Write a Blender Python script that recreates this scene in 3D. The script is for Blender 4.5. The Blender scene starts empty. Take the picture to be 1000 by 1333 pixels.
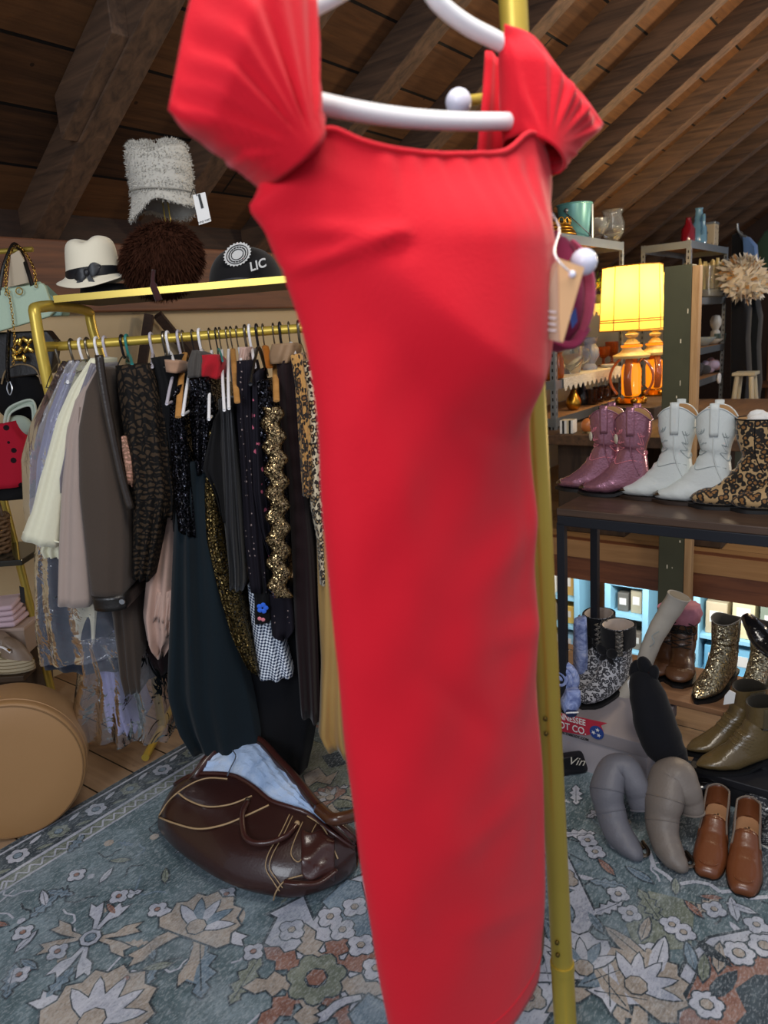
import bpy, bmesh, math, random
from mathutils import Vector, Matrix
import mathutils.geometry as mgeo
random.seed(7)
S = bpy.context.scene
COL = S.collection
R = math.radians

# ---------------------------------------------------------------- camera
EYE = Vector((0, 0, 1.45))
FPX = 960.0
PITCH, ROLL = R(13.5), R(4.0)
cam_d = bpy.data.cameras.new('camera')
cam_d.sensor_fit = 'VERTICAL'
cam_d.sensor_height = 24.0
cam_d.lens = FPX / 1333.0 * 24.0
cam_d.clip_start = 0.02
cam_d.clip_end = 60
cam = bpy.data.objects.new('camera', cam_d)
COL.objects.link(cam)
_f = Vector((0, math.cos(PITCH), -math.sin(PITCH)))
_r0 = Vector((1, 0, 0))
_u0 = _r0.cross(_f)
CR = math.cos(ROLL) * _r0 - math.sin(ROLL) * _u0
CU = math.sin(ROLL) * _r0 + math.cos(ROLL) * _u0
CF = _f
cam.matrix_world = Matrix(((CR.x, CU.x, -CF.x, EYE.x), (CR.y, CU.y, -CF.y, EYE.y),
                           (CR.z, CU.z, -CF.z, EYE.z), (0, 0, 0, 1)))
cam_d.dof.use_dof = True
cam_d.dof.focus_distance = 2.7
cam_d.dof.aperture_fstop = 2.6
S.camera = cam

# ---------------------------------------------------------------- view, world, lights
S.view_settings.view_transform = 'Standard'
S.view_settings.look = 'None'
S.view_settings.gamma = 1.0
S.view_settings.exposure = 0.0
S.view_settings.use_curve_mapping = False
world = bpy.data.worlds.new('world')
S.world = world
world.use_nodes = True
world.node_tree.nodes['Background'].inputs[0].default_value = (0.80, 0.85, 1.0, 1)
world.node_tree.nodes['Background'].inputs[1].default_value = 0.50


def lamp(name, kind, loc, energy, color, size=0.5, sizey=None, aim=None):
    d = bpy.data.lights.new(name, kind)
    d.energy = energy
    d.color = color
    if kind == 'AREA':
        d.shape = 'RECTANGLE'
        d.size = size
        d.size_y = sizey or size
    else:
        d.shadow_soft_size = size
    o = bpy.data.objects.new(name, d)
    COL.objects.link(o)
    o.location = loc
    if aim is not None:
        o.rotation_euler = (Vector(aim) - Vector(loc)).to_track_quat('-Z', 'Y').to_euler()
    return o


AZ = R(52)                       # the building is turned to the camera
AE = Vector((math.cos(AZ), math.sin(AZ), 0))
AN = Vector((-math.sin(AZ), math.cos(AZ), 0))


def B(e, n, z=0.0):
    return AE * e + AN * n + Vector((0, 0, z))


# daylight from the gable window behind the camera, hanging bulbs of the attic, and added fill lights
lamp('window_daylight', 'AREA', (-1.3, -1.6, 2.3), 62, (0.86, 0.92, 1.0), 1.4, 1.4, (0.1, 2.0, 0.7))
lamp('attic_fill', 'AREA', (0.30, 0.75, 2.75), 26, (1.0, 0.93, 0.84), 0.7, 0.7, (0.2, 1.5, 0))  # added unseen area light for the rug and the dress folds
lamp('attic_bulb', 'POINT', B(3.7, 0.7, 2.25), 46, (1.0, 0.80, 0.55), 0.10)
lamp('attic_bulb', 'POINT', B(5.6, 0.8, 2.15), 66, (1.0, 0.76, 0.48), 0.10)
lamp('stair_fill', 'POINT', B(3.5, -0.35, 0.95), 16, (1.0, 0.82, 0.58), 0.08)  # added unseen light to brighten the floor under the far table
lamp('attic_bulb', 'POINT', B(8.6, 0.4, 1.9), 30, (0.95, 0.92, 0.9), 0.12)
lamp('lower_floor_light', 'AREA', B(5.02, 1.5, -0.26), 30, (0.95, 0.97, 1.0), 1.7, 0.12, B(5.75, 1.5, -1.5))


# ---------------------------------------------------------------- pixel helpers (1000 x 1333 frame)
def ray(px, py):
    return CR * ((px - 500) / FPX) - CU * ((py - 666.5) / FPX) + CF


def Z(px, py, z=0.0):
    d = ray(px, py)
    return EYE + d * ((z - EYE.z) / d.z)


def Y(px, py, y):
    d = ray(px, py)
    return EYE + d * (y / d.y)


def AtN(px, py, n):
    d = ray(px, py)
    return EYE + d * (n / d.dot(AN))


def AtE(px, py, e):
    d = ray(px, py)
    return EYE + d * (e / d.dot(AE))


def en(v):
    return Vector((v.dot(AE), v.dot(AN), v.z))


# ---------------------------------------------------------------- materials
def lin(h):
    if not isinstance(h, str):
        return tuple(h) + (1,)
    h = h.lstrip('#')
    out = []
    for i in (0, 2, 4):
        c = int(h[i:i + 2], 16) / 255
        out.append(c / 12.92 if c < 0.04045 else ((c + 0.055) / 1.055) ** 2.4)
    return tuple(out) + (1,)


class NT:
    """small node-tree helper"""
    def __init__(self, name):
        self.m = bpy.data.materials.new(name)
        self.m.use_nodes = True
        self.t = self.m.node_tree
        self.b = self.t.nodes['Principled BSDF']
        self.out = self.t.nodes['Material Output']
        self._c = None

    def n(self, kind, **kw):
        nd = self.t.nodes.new(kind)
        for k, v in kw.items():
            if k.startswith('i_'):
                nd.inputs[k[2:].replace('_', ' ')].default_value = v
            elif k.startswith('s_'):
                nd.inputs[int(k[2:])].default_value = v
            else:
                setattr(nd, k, v)
        return nd

    def l(self, a, b):
        self.t.links.new(a, b)

    def co(self):
        if self._c is None:
            self._c = self.n('ShaderNodeTexCoord').outputs['Object']
        return self._c

    def mp(self, scale=(1, 1, 1), rot=(0, 0, 0), src=None):
        m = self.n('ShaderNodeMapping')
        m.inputs['Scale'].default_value = scale
        m.inputs['Rotation'].default_value = rot
        self.l(src or self.co(), m.inputs['Vector'])
        return m.outputs['Vector']

    def noise(self, scale=10, detail=3, src=None, rough=0.5, dist=0.0):
        nd = self.n('ShaderNodeTexNoise')
        nd.inputs['Scale'].default_value = scale
        nd.inputs['Detail'].default_value = detail
        nd.inputs['Roughness'].default_value = rough
        nd.inputs['Distortion'].default_value = dist
        self.l(src or self.co(), nd.inputs['Vector'])
        return nd.outputs['Fac']

    def vor(self, scale=10, feature='F1', src=None, out='Distance', rnd=1.0):
        nd = self.n('ShaderNodeTexVoronoi', feature=feature)
        nd.inputs['Scale'].default_value = scale
        nd.inputs['Randomness'].default_value = rnd
        self.l(src or self.co(), nd.inputs['Vector'])
        return nd.outputs[out]

    def ramp(self, fac, stops, interp='LINEAR'):
        nd = self.n('ShaderNodeValToRGB')
        nd.color_ramp.interpolation = interp
        el = nd.color_ramp.elements
        while len(el) < len(stops):
            el.new(0.5)
        for e_, (p, c) in zip(el, stops):
            e_.position = p
            e_.color = lin(c)
        self.l(fac, nd.inputs['Fac'])
        return nd.outputs['Color']

    def math(self, op, a, b=None, clamp=False):
        nd = self.n('ShaderNodeMath', operation=op, use_clamp=clamp)
        for i, v in enumerate((a, b)):
            if v is None:
                continue
            if isinstance(v, (int, float)):
                nd.inputs[i].default_value = v
            else:
                self.l(v, nd.inputs[i])
        return nd.outputs[0]

    def mix(self, fac, a, b, blend='MIX'):
        nd = self.n('ShaderNodeMix', data_type='RGBA', blend_type=blend)
        for i, v in ((0, fac), (6, a), (7, b)):
            if isinstance(v, (int, float)):
                nd.inputs[i].default_value = v
            elif isinstance(v, (tuple, list, str)):
                nd.inputs[i].default_value = lin(v) if isinstance(v, str) or len(v) == 3 else v
            else:
                self.l(v, nd.inputs[i])
        return nd.outputs[2]

    def sep(self, src=None):
        nd = self.n('ShaderNodeSeparateXYZ')
        self.l(src or self.co(), nd.inputs[0])
        return nd.outputs

    def color(self, c):
        if isinstance(c, (str, tuple)):
            self.b.inputs['Base Color'].default_value = lin(c)
        else:
            self.l(c, self.b.inputs['Base Color'])

    def bump(self, h, strength=0.3, dist=0.01):
        nd = self.n('ShaderNodeBump')
        nd.inputs['Strength'].default_value = strength
        nd.inputs['Distance'].default_value = dist
        self.l(h, nd.inputs['Height'])
        self.l(nd.outputs[0], self.b.inputs['Normal'])

    def set(self, rough=0.6, metal=0.0, sheen=0.0, coat=0.0, spec=0.5):
        self.b.inputs['Roughness'].default_value = rough
        self.b.inputs['Metallic'].default_value = metal
        self.b.inputs['Sheen Weight'].default_value = sheen
        self.b.inputs['Coat Weight'].default_value = coat
        self.b.inputs['Specular IOR Level'].default_value = spec


_MC = {}


def simple(name, c, rough=0.6, metal=0.0, var=0.18, vs=6, bump=0.0, bs=60, sheen=0.0, coat=0.0, spec=0.5, bd=0.004):
    """colour with soft mottling and an optional fine grain"""
    if name in _MC:
        return _MC[name]
    t = NT(name)
    c0 = lin(c)
    nz = t.noise(vs, 4)
    dark = tuple(max(0, x * (1 - var)) for x in c0[:3]) + (1,)
    lite = tuple(min(1, x * (1 + var)) for x in c0[:3]) + (1,)
    t.color(t.mix(nz, dark, lite))
    t.set(rough, metal, sheen, coat, spec)
    if bump:
        t.bump(t.noise(bs, 3), bump, bd)
    _MC[name] = t.m
    return t.m


def wood(name, c1, c2, rough=0.55, scale=(1.5, 18, 18), rot=(0, 0, 0), bump=0.15):
    t = NT(name)
    v = t.mp(scale, rot)
    nz = t.noise(3.0, 6, v, 0.6, 0.6)
    kn = t.noise(1.2, 2)
    c = t.ramp(nz, [(0.3, c1), (0.7, c2)])
    c = t.mix(t.math('MULTIPLY', kn, 0.5), c, c1)
    t.color(c)
    t.set(rough)
    t.bump(nz, bump, 0.004)
    return t.m


def planks(name, c1, c2, width, axis=1, length=None, seam='#120c08', rough=0.7, lseam=0.012, grain=True, spots=None):
    """boards running along the other axis, one tone for each board"""
    t = NT(name)
    sx = t.sep()
    a, b = sx[axis], sx[1 - axis]
    q = t.math('DIVIDE', a, width)
    fl = t.math('FLOOR', q)
    fr = t.math('FRACT', q)
    wn = t.n('ShaderNodeTexWhiteNoise', noise_dimensions='1D')
    t.l(fl, wn.inputs['W'])
    scl = (0.9, 14, 14) if axis == 1 else (14, 0.9, 14)
    nz = t.noise(2.6, 6, t.mp(scl), 0.6, 0.5)
    f = t.math('ADD', t.math('MULTIPLY', nz, 0.7), t.math('MULTIPLY', wn.outputs['Value'], 0.45))
    c = t.ramp(f, [(0.25, c1), (0.8, c2)])
    big = t.noise(1.4, 4)
    c = t.mix(t.math('MULTIPLY', big, 0.45), c, c1)
    if spots:
        v = t.vor(7)
        m = t.math('LESS_THAN', v, 0.06)
        c = t.mix(t.math('MULTIPLY', m, 0.8), c, spots)
    edge = t.math('LESS_THAN', fr, lseam / width)
    if length:
        q2 = t.math('DIVIDE', t.math('ADD', b, t.math('MULTIPLY', wn.outputs['Value'], length)), length)
        edge = t.math('MAXIMUM', edge, t.math('LESS_THAN', t.math('FRACT', q2), lseam / length))
    c = t.mix(edge, c, seam)
    t.color(c)
    t.set(rough, spec=0.3)
    t.bump(t.math('SUBTRACT', nz, t.math('MULTIPLY', edge, 2.0)), 0.35, 0.006)
    return t.m


def metal(name, c, rough=0.3, var=0.12, bump=0.0):
    return simple(name, c, rough, 1.0, var, 8, bump, 30)


def leather(name, c, rough=0.4, var=0.3, bump=0.25, coat=0.0, vs=9, spec=0.5):
    if name in _MC:
        return _MC[name]
    t = NT(name)
    c0 = lin(c)
    nz = t.noise(vs, 5)
    dark = tuple(x * (1 - var) for x in c0[:3]) + (1,)
    lite = tuple(min(1, x * (1 + var)) for x in c0[:3]) + (1,)
    t.color(t.mix(nz, dark, lite))
    t.set(rough, 0, 0, coat, spec)
    cr = t.noise(16, 4, None, 0.6, 1.2)
    t.bump(t.math('ADD', cr, t.math('MULTIPLY', t.vor(160), 0.25)), bump, 0.006)
    _MC[name] = t.m
    return t.m


def fabric(name, c, var=0.15, bump=0.25, bs=120, sheen=0.15, vs=5, rough=0.85, spec=0.2):
    return simple(name, c, rough, 0, var, vs, bump, bs, sheen, 0, spec, 0.003)


def leopard(name, base='#c39a62', mid='#8a5a2c', spot='#1c120c', scale=38, rough=0.7):
    t = NT(name)
    d = t.math('ADD', t.vor(scale, rnd=0.85), t.math('MULTIPLY', t.math('SUBTRACT', t.noise(scale * 1.6, 2), 0.5), 0.55))
    c = t.ramp(d, [(0.0, mid), (0.27, mid), (0.30, spot), (0.57, spot), (0.61, base), (1.0, base)])
    t.color(c)
    t.set(rough, sheen=0.2, spec=0.3)
    t.bump(t.noise(200, 2), 0.15, 0.002)
    return t.m


def sequin(name, c1, c2, scale=150, rough=0.25, tilt=1.1, dens=None):
    t = NT(name)
    colv = t.n('ShaderNodeTexVoronoi')
    colv.inputs['Scale'].default_value = scale
    t.l(t.co(), colv.inputs['Vector'])
    geo = t.n('ShaderNodeNewGeometry')
    sub = t.n('ShaderNodeVectorMath', operation='SUBTRACT')
    t.l(colv.outputs['Color'], sub.inputs[0])
    sub.inputs[1].default_value = (0.5, 0.5, 0.5)
    sc = t.n('ShaderNodeVectorMath', operation='SCALE')
    t.l(sub.outputs[0], sc.inputs[0])
    sc.inputs['Scale'].default_value = tilt
    ad = t.n('ShaderNodeVectorMath', operation='ADD')
    t.l(geo.outputs['Normal'], ad.inputs[0])
    t.l(sc.outputs[0], ad.inputs[1])
    nm = t.n('ShaderNodeVectorMath', operation='NORMALIZE')
    t.l(ad.outputs[0], nm.inputs[0])
    t.l(nm.outputs[0], t.b.inputs['Normal'])
    sp = t.sep(colv.outputs['Color'])
    t.color(t.ramp(sp[0], [(0.2, c1), (0.9, c2)]))
    t.set(rough, 0.9)
    return t.m


def dots(name, base, spot, scale=30, r=0.25, rough=0.85, noise=0.0):
    t = NT(name)
    d = t.vor(scale, rnd=0.5)
    if noise:
        d = t.math('ADD', d, t.math('MULTIPLY', t.math('SUBTRACT', t.noise(scale * 2, 2), 0.5), noise))
    t.color(t.mix(t.math('LESS_THAN', d, r), base, spot))
    t.set(rough, spec=0.2)
    return t.m


def lace(name, base, thread, scale=30, rough=0.8):
    t = NT(name)
    w = t.n('ShaderNodeTexWave', wave_type='RINGS')
    w.inputs['Scale'].default_value = scale * 0.5
    w.inputs['Distortion'].default_value = 6
    w.inputs['Detail'].default_value = 2
    t.l(t.co(), w.inputs['Vector'])
    d = t.vor(scale, 'DISTANCE_TO_EDGE')
    m = t.math('MAXIMUM', t.math('LESS_THAN', d, 0.09), t.math('GREATER_THAN', w.outputs['Fac'], 0.62))
    t.color(t.mix(m, base, thread))
    t.set(rough, spec=0.2)
    t.bump(m, 0.3, 0.002)
    return t.m


def checker(name, a, b, scale=60, rough=0.8, rot=(0, 0, 0.0)):
    t = NT(name)
    ck = t.n('ShaderNodeTexChecker')
    ck.inputs['Color1'].default_value = lin(a)
    ck.inputs['Color2'].default_value = lin(b)
    ck.inputs['Scale'].default_value = scale
    t.l(t.mp((1, 0.02, 1), rot), ck.inputs['Vector'])
    t.color(ck.outputs['Color'])
    t.set(rough, spec=0.2)
    return t.m


def glass(name, c, rough=0.05, trans=0.9, ior=1.45):
    if name in _MC:
        return _MC[name]
    t = NT(name)
    t.color(c)
    t.set(rough)
    t.b.inputs['Transmission Weight'].default_value = trans
    t.b.inputs['IOR'].default_value = ior
    _MC[name] = t.m
    return t.m


def film(name, tint='#ffffff', haze=0.12, gloss=0.35, bump=0.6, bs=14):
    """clear crinkled plastic film"""
    t = NT(name)
    tr = t.n('ShaderNodeBsdfTransparent')
    tr.inputs[0].default_value = lin(tint)
    gl = t.n('ShaderNodeBsdfGlossy')
    gl.inputs['Roughness'].default_value = 0.12
    df = t.n('ShaderNodeBsdfDiffuse')
    df.inputs[0].default_value = lin('#dfe2ee')
    b = t.n('ShaderNodeBump')
    b.inputs['Strength'].default_value = bump
    b.inputs['Distance'].default_value = 0.03
    nz = t.noise(bs, 3, None, 0.5, 1.5)
    t.l(nz, b.inputs['Height'])
    t.l(b.outputs[0], gl.inputs['Normal'])
    fr = t.n('ShaderNodeFresnel')
    fr.inputs['IOR'].default_value = 1.5
    t.l(b.outputs[0], fr.inputs['Normal'])
    m1 = t.n('ShaderNodeMixShader')
    m1.inputs[0].default_value = haze
    t.l(tr.outputs[0], m1.inputs[1])
    t.l(df.outputs[0], m1.inputs[2])
    m2 = t.n('ShaderNodeMixShader')
    t.l(t.math('MULTIPLY', fr.outputs[0], gloss * 3, True), m2.inputs[0])
    t.l(m1.outputs[0], m2.inputs[1])
    t.l(gl.outputs[0], m2.inputs[2])
    t.l(m2.outputs[0], t.out.inputs['Surface'])
    return t.m


# ---------------------------------------------------------------- mesh building
class MB:
    def __init__(self):
        self.v = []
        self.f = []
        self.mi = []
        self.m = 0

    def add(self, vs, fs):
        o = len(self.v)
        self.v += [Vector(p) for p in vs]
        for f in fs:
            self.f.append([i + o for i in f])
            self.mi.append(self.m)
        return self

    def box(self, c, s, rz=0.0, M=None):
        hx, hy, hz = s[0] / 2, s[1] / 2, s[2] / 2
        ps = [Vector((x, y, z)) for z in (-hz, hz) for y in (-hy, hy) for x in (-hx, hx)]
        m = M if M is not None else Matrix.Rotation(rz, 3, 'Z')
        c = Vector(c)
        return self.add([m @ p + c for p in ps], [(0, 2, 3, 1), (4, 5, 7, 6), (0, 1, 5, 4), (2, 6, 7, 3), (0, 4, 6, 2), (1, 3, 7, 5)])

    def hexa(self, bot, top):
        return self.add(list(bot) + list(top), [(3, 2, 1, 0), (4, 5, 6, 7), (0, 1, 5, 4), (1, 2, 6, 5), (2, 3, 7, 6), (3, 0, 4, 7)])

    def loft(self, rings, close=True, cap0=True, cap1=True):
        n = len(rings[0])
        vs = [p for r in rings for p in r]
        fs = []
        for i in range(len(rings) - 1):
            for j in range(n if close else n - 1):
                k = (j + 1) % n
                fs.append((i * n + j, i * n + k, (i + 1) * n + k, (i + 1) * n + j))
        if cap0:
            fs.append(tuple(range(n - 1, -1, -1)))
        if cap1:
            b = (len(rings) - 1) * n
            fs.append(tuple(b + j for j in range(n)))
        return self.add(vs, fs)

    def grid(self, rows):
        return self.loft(rows, False, False, False)

    def tube(self, pts, r, seg=10, closed=False, flat=None):
        pts = [Vector(p) for p in pts]
        n = len(pts)
        rr = r if isinstance(r, (list, tuple)) else [r] * n
        rings = []
        up = None
        for i, p in enumerate(pts):
            if closed:
                t = pts[(i + 1) % n] - pts[i - 1]
            else:
                t = pts[min(i + 1, n - 1)] - pts[max(i - 1, 0)]
            if t.length < 1e-9:
                t = Vector((0, 0, 1))
            t.normalize()
            if up is None:
                up = Vector((0, 0, 1)) if abs(t.z) < 0.9 else Vector((1, 0, 0))
            a = (up - t * up.dot(t))
            if a.length < 1e-6:
                a = t.orthogonal()
            a.normalize()
            up = a
            b = t.cross(a)
            fa = flat or 1.0
            rings.append([p + a * (math.cos(2 * math.pi * j / seg) * rr[i] * fa) + b * (math.sin(2 * math.pi * j / seg) * rr[i]) for j in range(seg)])
        if closed:
            rings.append(rings[0])
            return self.loft(rings, True, False, False)
        return self.loft(rings)

    def lathe(self, prof, c=(0, 0, 0), seg=24, M=None, sx=1.0, sy=1.0):
        c = Vector(c)
        rings = []
        for r_, z in prof:
            ring = []
            for j in range(seg):
                a = 2 * math.pi * j / seg
                p = Vector((r_ * sx * math.cos(a), r_ * sy * math.sin(a), z))
                ring.append((M @ p if M is not None else p) + c)
            rings.append(ring)
        return self.loft(rings)

    def ball(self, c, r, seg=16, M=None, s=(1, 1, 1)):
        prof = []
        k = 10
        for i in range(k + 1):
            a = -math.pi / 2 + math.pi * i / k
            prof.append((max(1e-4, math.cos(a)) * r, math.sin(a) * r))
        c = Vector(c)
        rings = []
        for rr, z in prof:
            ring = []
            for j in range(seg):
                a = 2 * math.pi * j / seg
                p = Vector((rr * math.cos(a) * s[0], rr * math.sin(a) * s[1], z * s[2]))
                ring.append((M @ p if M is not None else p) + c)
            rings.append(ring)
        return self.loft(rings)

    def prism(self, poly, d):
        """planar polygon (3-D points) pushed along d"""
        d = Vector(d)
        n = len(poly)
        a = [Vector(p) for p in poly]
        b = [p + d for p in a]
        return self.add(a + b, [tuple(range(n - 1, -1, -1)), tuple(range(n, 2 * n))] +
                        [(i, (i + 1) % n, n + (i + 1) % n, n + i) for i in range(n)])

    def obj(self, name, mats, parent=None, local=False, smooth=True, ang=40, bevel=0, subsurf=0, solid=0, rz=None, loc=None):
        me = bpy.data.meshes.new(name)
        vs = self.v
        if not local:
            off = Vector((0, 0, 0))
            p = parent
            while p is not None:
                off += p.location
                p = p.parent
            if off.length > 0:
                vs = [v - off for v in vs]
        me.from_pydata([tuple(v) for v in vs], [], self.f)
        mats = mats if isinstance(mats, (list, tuple)) else [mats]
        for m in mats:
            me.materials.append(m)
        me.polygons.foreach_set('material_index', self.mi)
        if smooth:
            me.polygons.foreach_set('use_smooth', [True] * len(self.f))
            if ang < 179:
                me.set_sharp_from_angle(angle=R(ang))
        me.update()
        o = bpy.data.objects.new(name, me)
        COL.objects.link(o)
        if parent is not None:
            o.parent = parent
        if loc is not None:
            o.location = loc
        if rz is not None:
            o.rotation_euler = (0, 0, rz)
        if bevel:
            b = o.modifiers.new('bevel', 'BEVEL')
            b.width = bevel
            b.segments = 2
            b.limit_method = 'ANGLE'
        if solid:
            s = o.modifiers.new('solid', 'SOLIDIFY')
            s.thickness = solid
            s.offset = 0
        if subsurf:
            s = o.modifiers.new('sub', 'SUBSURF')
            s.levels = subsurf
            s.render_levels = subsurf
        return o


def thing(name, label, cat, loc=(0, 0, 0), rz=0, group=None):
    o = bpy.data.objects.new(name, None)
    o.empty_display_size = 0.05
    COL.objects.link(o)
    o.location = loc
    o.rotation_euler = (0, 0, rz)
    return tag(o, label, cat, group)


def tag(o, label, cat, group=None):
    o['label'] = label
    o['category'] = cat
    if group:
        o['group'] = group
    return o


def struct(o):
    o['kind'] = 'structure'
    return o


def dup(root, loc=None, rz=None, label=None, group=None):
    r_ = root.copy()
    COL.objects.link(r_)
    if loc is not None:
        r_.location = loc
    if rz is not None:
        r_.rotation_euler = (0, 0, rz)
    if label:
        r_['label'] = label
    if group:
        r_['group'] = group
    for ch in list(root.children):
        c = ch.copy()
        COL.objects.link(c)
        c.parent = r_
        for g in list(ch.children):
            d = g.copy()
            COL.objects.link(d)
            d.parent = c
    return r_


def lerp(a, b, t):
    return a + (b - a) * t


def interp(tab, t):
    """piecewise-linear table [(t, v...)]"""
    if t <= tab[0][0]:
        return tab[0][1:] if len(tab[0]) > 2 else tab[0][1]
    for (a, b) in zip(tab, tab[1:]):
        if t <= b[0]:
            k = (t - a[0]) / max(1e-9, b[0] - a[0])
            vals = tuple(lerp(x, y, k) for x, y in zip(a[1:], b[1:]))
            return vals if len(vals) > 1 else vals[0]
    return tab[-1][1:] if len(tab[-1]) > 2 else tab[-1][1]


def polyat(pts, t):
    """point at fraction t of the length of a polyline (tuples or Vectors)"""
    P = [Vector(p) for p in pts]
    ls = [(b - a).length for a, b in zip(P, P[1:])]
    d = t * sum(ls)
    for a, b, l_ in zip(P, P[1:], ls):
        if d <= l_:
            return a.lerp(b, d / l_ if l_ else 0)
        d -= l_
    return P[-1].copy()


def smooth_path(pts, k=6, closed=False):
    """Catmull-Rom through the points"""
    P = [Vector(p) for p in pts]
    n = len(P)
    out = []
    rng = range(n) if closed else range(n - 1)
    for i in rng:
        p0 = P[i - 1] if (closed or i > 0) else P[0]
        p1 = P[i]
        p2 = P[(i + 1) % n]
        p3 = P[(i + 2) % n] if (closed or i + 2 < n) else P[-1]
        for j in range(k):
            t = j / k
            out.append(0.5 * ((2 * p1) + (p2 - p0) * t + (2 * p0 - 5 * p1 + 4 * p2 - p3) * t * t + (3 * p1 - p0 - 3 * p2 + p3) * t ** 3))
    if not closed:
        out.append(P[-1].copy())
    return out


def sstep(a, b, x):
    t = min(1, max(0, (x - a) / (b - a)))
    return t * t * (3 - 2 * t)


def text_obj(name, body, mat, parent, origin, right, up, size, extrude=0.0006, align='LEFT', bold=0.0, squeeze=1.0, shear=0.0):
    """lettering as a mesh lying in the plane (right, up)"""
    cu = bpy.data.curves.new(name, 'FONT')
    cu.body = body
    cu.size = size
    cu.extrude = extrude
    cu.offset = bold
    cu.shear = shear
    cu.align_x = align
    cu.align_y = 'CENTER'
    tmp = bpy.data.objects.new(name + '_tmp', cu)
    COL.objects.link(tmp)
    dg = bpy.context.evaluated_depsgraph_get()
    me = bpy.data.meshes.new_from_object(tmp.evaluated_get(dg))
    bpy.data.objects.remove(tmp)
    right = Vector(right).normalized()
    up = Vector(up).normalized()
    nrm = right.cross(up)
    origin = Vector(origin)
    off = Vector((0, 0, 0))
    p = parent
    while p is not None:
        off += p.location
        p = p.parent
    for v in me.vertices:
        c = v.co.copy()
        v.co = origin - off + right * c.x * squeeze + up * c.y + nrm * c.z
    me.materials.clear()
    me.materials.append(mat)
    o = bpy.data.objects.new(name, me)
    COL.objects.link(o)
    o.parent = parent
    return o
# ================================================================ the attic
M_floor = planks('floor_boards', '#7d634c', '#b79a7b', 0.14, 0, 2.2, '#20140b', 0.6, 0.006)
M_ply = planks('pale_floor_boards', '#8f6a44', '#bb9162', 0.28, 0, 2.4, '#5a3a1e', 0.6, 0.006)
M_lower = planks('lower_floor_boards', '#6a4528', '#94683e', 0.10, 0, 1.5, '#1e120a', 0.6, 0.005)
M_roof = planks('roof_boards', '#22150e', '#6f4a2b', 0.235, 1, 3.1, '#080504', 0.8, 0.012, True, '#1a0f08')
M_raft = wood('rafter_wood', '#33241a', '#6b4f3a', 0.75, (10, 0.7, 10))
M_plate = wood('plate_wood', '#4a2a1a', '#7a4a2c', 0.6, (0.8, 12, 12))
M_joist = wood('joist_wood', '#5a3320', '#8a5636', 0.55, (9, 0.7, 9))
M_panel = simple('cream_panel', '#b9a582', 0.8, 0, 0.14, 2.0, 0.1, 30)
M_darkwd = wood('dark_wall_wood', '#24160e', '#3f281a', 0.8)

WN, PZ, SL = 3.2, 1.95, 0.63      # eave wall, plate height, roof slope

m = MB().box((0.5, 0.0, -0.06), (5.0, 6.46, 0.12))
struct(m.obj('floor', M_floor, rz=AZ, smooth=False))
m = MB().box((8.3, 0.0, -0.06), (7.4, 6.46, 0.12))
struct(m.obj('floor', M_ply, rz=AZ, smooth=False))
m = MB().box((3.8, 2.92, -0.06), (1.60, 0.62, 0.12))
struct(m.obj('floor', M_floor, rz=AZ, smooth=False))
m = MB().box((6.0, 0.0, -2.55), (12.0, 9.0, 0.1))
struct(m.obj('floor', M_lower, rz=AZ, smooth=False))
m = MB().box((4.64, 0.0, -0.14), (0.07, 6.4, 0.285))
struct(m.obj('trim_1', M_joist, rz=AZ, smooth=False, bevel=0.006))
m = MB().box((2.97, 0.0, -0.22), (0.06, 5.0, 0.2))
struct(m.obj('trim_2', M_joist, rz=AZ, smooth=False, bevel=0.006))
m = MB().box((4.65, 2.66, -1.31), (3.4, 0.06, 2.38))
struct(m.obj('wall_stair', M_joist, rz=AZ, smooth=False))
# eave wall with its plate beam
m = MB().box((5.0, WN + 0.06, PZ / 2), (14.0, 0.06, PZ))
struct(m.obj('wall_back', M_panel, rz=AZ, smooth=False))
m = MB().box((5.0, WN + 0.10, PZ + 0.05), (14.0, 0.06, 0.40))
struct(m.obj('wall_eave', M_darkwd, rz=AZ, smooth=False))
m = MB().box((5.0, WN, PZ - 0.155), (14.0, 0.06, 0.31))
struct(m.obj('trim_3', M_plate, rz=AZ, smooth=False, bevel=0.008))
for e_ in (2.55, 3.9, 5.4):
    m = MB().box((e_, WN + 0.005, 0.75), (0.12, 0.05, 1.5))
    struct(m.obj('trim_4', M_darkwd, rz=AZ, smooth=False, bevel=0.005))
# diagonal braces seen under the hat shelf
for e0, e1 in ((2.05, 2.3), (2.95, 2.35)):
    a, b = Vector((e0, WN - 0.03, 0.9)), Vector((e1, WN - 0.03, 1.62))
    m = MB().tube([a, b], 0.03, 4)
    struct(m.obj('trim_5', M_darkwd, rz=AZ, smooth=False))
m = MB().box((12.0, 0.4, 1.2), (0.08, 6.0, 5.4))
struct(m.obj('wall_far', M_darkwd, rz=AZ, smooth=False))
# roof deck: one sloping slab
N0 = -0.9


def rz_(n):
    return PZ + (WN - n) * SL


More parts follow.
